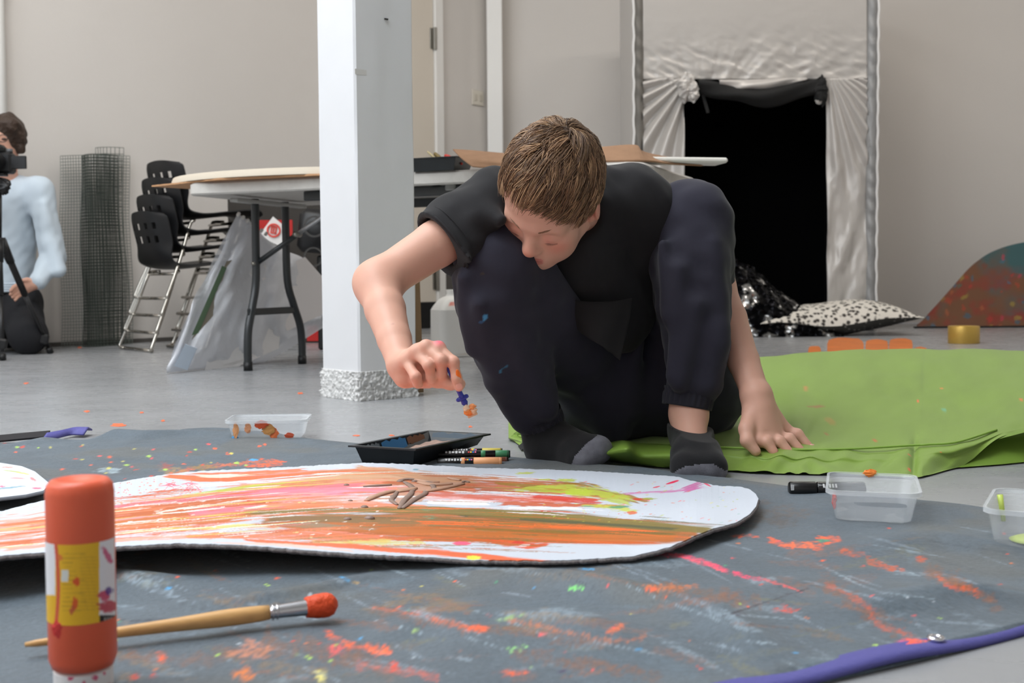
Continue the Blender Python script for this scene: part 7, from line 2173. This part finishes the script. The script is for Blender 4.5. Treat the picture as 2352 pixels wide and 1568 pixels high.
for zz in np.linspace(P(6, 668, 6.1)[2], P(6, 652, 6.1)[2], 4):
    a = np.linspace(0, 2 * math.pi, 48, endpoint=False); c = P(6, 660, 6.19)
    mb.add(*tube(np.c_[c[0] + .172 * np.cos(a), c[1] + .153 * np.sin(a), np.full(48, zz)], .008, 6, closed=True))
mk('waistband', mb, M_sw, sw, smooth=True)
J = Field((hc[0] - .42, 5.70, 0.002), (hc[0] + .42, 6.52, .50), .0065)
J.ell(P(6, 705, 6.2), (.17, .14, .12), None, .04)
for h_, k_, f_ in ((hL, kL, fL), (hR_, kR, fR)):
    J.chain([h_, k_], [.098, .088], .04); J.chain([k_, f_], [.086, .06], .04); J.cone(h_ + np.array([0, -.08, -.05]), k_ + np.array([0, 0, .02]), .09, .08, .04)
J.waves(.004, 36, 4, 6)
V, Q = J.mesh(); del J
mk('trousers', (V, Q), mat('black_denim', (24, 24, 28), .85), man, smooth=True)
for f_ in (fL, fR):
    V, Fc = tube(resample(np.array([f_ + np.array([0, -.03, 0]), f_ + np.array([0, .04, -.01]), f_ + np.array([0, .11, -.02])]), 8), [.045, .05, .05, .048, .046, .044, .04, .03], 14, flat=((0, 0, 1), .8))
    V[:, 2] = np.maximum(V[:, 2], .003); mk('shoe', (V, Fc), mat('dark_shoe', (40, 38, 38), .6), man, smooth=True)
Hh = Field(hc - .2, hc + .2, .005)
Hh.ell(hc + np.array([0, .02, .035]), (.098, .115, .112), None, .02); Hh.ell(hc + np.array([.03, -.05, .075]), (.075, .06, .05), None, .02)
for s in (-1, 1): Hh.cone(hc + np.array([s * .078, -.01, .03]), hc + np.array([s * .080, .01, -.045]), .028, .018, .02)
Hh.waves(.006, 90, 3, 7)
Hh.ell(hc + np.array([0, -.095, -.055]), (.064, .085, .095), None, .01, 'sub'); Hh.half(hc + np.array([0, 0, -.075]), (0, 0, -1), .01)
V, Q = Hh.mesh(); del Hh
mk('hair', (V, Q), mat('dark_brown_hair', (62, 46, 36), .55, bump=(60, .8, 4, .012)), man, smooth=True)
M_gl = mat('spectacle_frame', (50, 40, 36), .4)
mb = MB()
for s in (-1, 1):
    c = hc + np.array([s * .034, -.098, .004])
    mb.add(*tube([c + np.array([.024 * math.cos(a), 0, .018 * math.sin(a)]) for a in np.linspace(0, 2 * math.pi, 20, endpoint=False)], .002, 6, closed=True))
    mb.add(*tube([c + np.array([s * .024, 0, .005]), hc + np.array([s * .08, -.01, .006])], .002, 6))
mb.add(*tube([hc + np.array([-.01, -.1, .006]), hc + np.array([.01, -.1, .006])], .002, 6))
mk('spectacles', mb, M_gl, man, smooth=True)
for s in (-1, 1):
    mk('eye', blob(hc + np.array([s * .034, -.083, .002]), (.014, .008, .006)), mat('eye_dark', (60, 44, 38), .3), man, smooth=True)

# tripod
Ya = 5.62
ap = P(-4, 560, Ya); cp = P(-3, 415, Ya)
tp = thing('tripod', (ap[0], ap[1], 0), 'black tripod standing in front of the kneeling person at the left edge', 'tripod')
M_tri = mat('tripod_black', (22, 22, 24), .4)
mk('column', tube([ap + np.array([0, 0, -.06]), cp + np.array([0, 0, -.03])], .014, 12), M_tri, tp, smooth=True)
mk('collar', tube([ap + np.array([0, 0, -.05]), ap + np.array([0, 0, .03])], [.03, .034], 14), M_tri, tp, smooth=True)
mk('pan_head', box(cp + np.array([0, 0, -.02]), (.06, .06, .07), None, .012), M_tri, tp)
mk('pan_head', crumple(cp + np.array([.03, -.01, -.03]), .03, 3, sq=(1, .8, 1)), M_tri, tp, smooth=True)
mk('mount_plate', box(cp + np.array([0, 0, .028]), (.07, .06, .012), None, .003), M_tri, tp)
for ft in (G(116, 812), G(6, 828), G(-150, 800)):
    a = ap + (unit((ft - ap) * np.array([1, 1, 0]))) * .03
    lg = mk('leg', tube([a, a * .55 + ft * .45], [.017, .016], 10), M_tri, tp, smooth=True)
    mk('leg_section', tube([a * .57 + ft * .43, a * .05 + ft * .95 + np.array([0, 0, .012])], [.012, .011], 10), M_tri, lg, smooth=True)
    mk('leg_joint', tube([a + (a - ft) * .03, a * .84 + ft * .16], [.024, .020], 10), M_tri, lg, smooth=True)
    mk('leg_clamp', box(a * .14 + ft * .86, (.045, .04, .05), euler(0, .2, .3), .008), M_tri, lg)
    mk('rubber_foot', tube([a * .04 + ft * .96 + np.array([0, 0, .01]), ft + np.array([0, 0, .004])], [.015, .017], 10), M_black, lg, smooth=True)
# video camera on it
cb = P(-6, 364, Ya)
cm = thing('video_camera', cp + np.array([0, 0, .034]), 'black camera with a flipped-out screen on the tripod', 'camera')
M_cam = mat('camera_black', (20, 20, 22), .45)
zb = cp[2] + .034
mk('camera_body', box((cb[0], cb[1] + .02, zb + .05), (.14, .07, .10), None, .012), M_cam, cm)
mk('viewfinder', box((cb[0], cb[1] + .02, zb + .115), (.06, .07, .045), None, .015), M_cam, cm)
lc_ = np.array([cb[0] + .004, cb[1] - .015, zb + .055])
Rl = np.array([[1, 0, 0], [0, 0, -1.0], [0, 1.0, 0]])
mk('lens', lathe([(.040, 0), (.042, .01), (.042, .05), (.045, .055), (.045, .085), (.040, .088), (.034, .086), (.030, .06), (0, .055)], 28, lc_, Rl), M_cam, cm, sharp=40)
mk('lens_ring', lathe([(.036, .0875), (.041, .0875), (.041, .0895), (.036, .0895)], 28, lc_, Rl), mat('lens_grey', (110, 112, 112), .3), cm, sharp=40)
mk('flip_screen', box((P(40, 364, Ya)[0] , cb[1] + .0, zb + .052), (.085, .012, .062), None, .003), M_cam, cm)
mk('mode_dial', tube([(cb[0] + .05, cb[1] + .02, zb + .10), (cb[0] + .05, cb[1] + .02, zb + .118)], .015, 14), mat('dial_grey', (90, 90, 92), .3), cm, smooth=True)
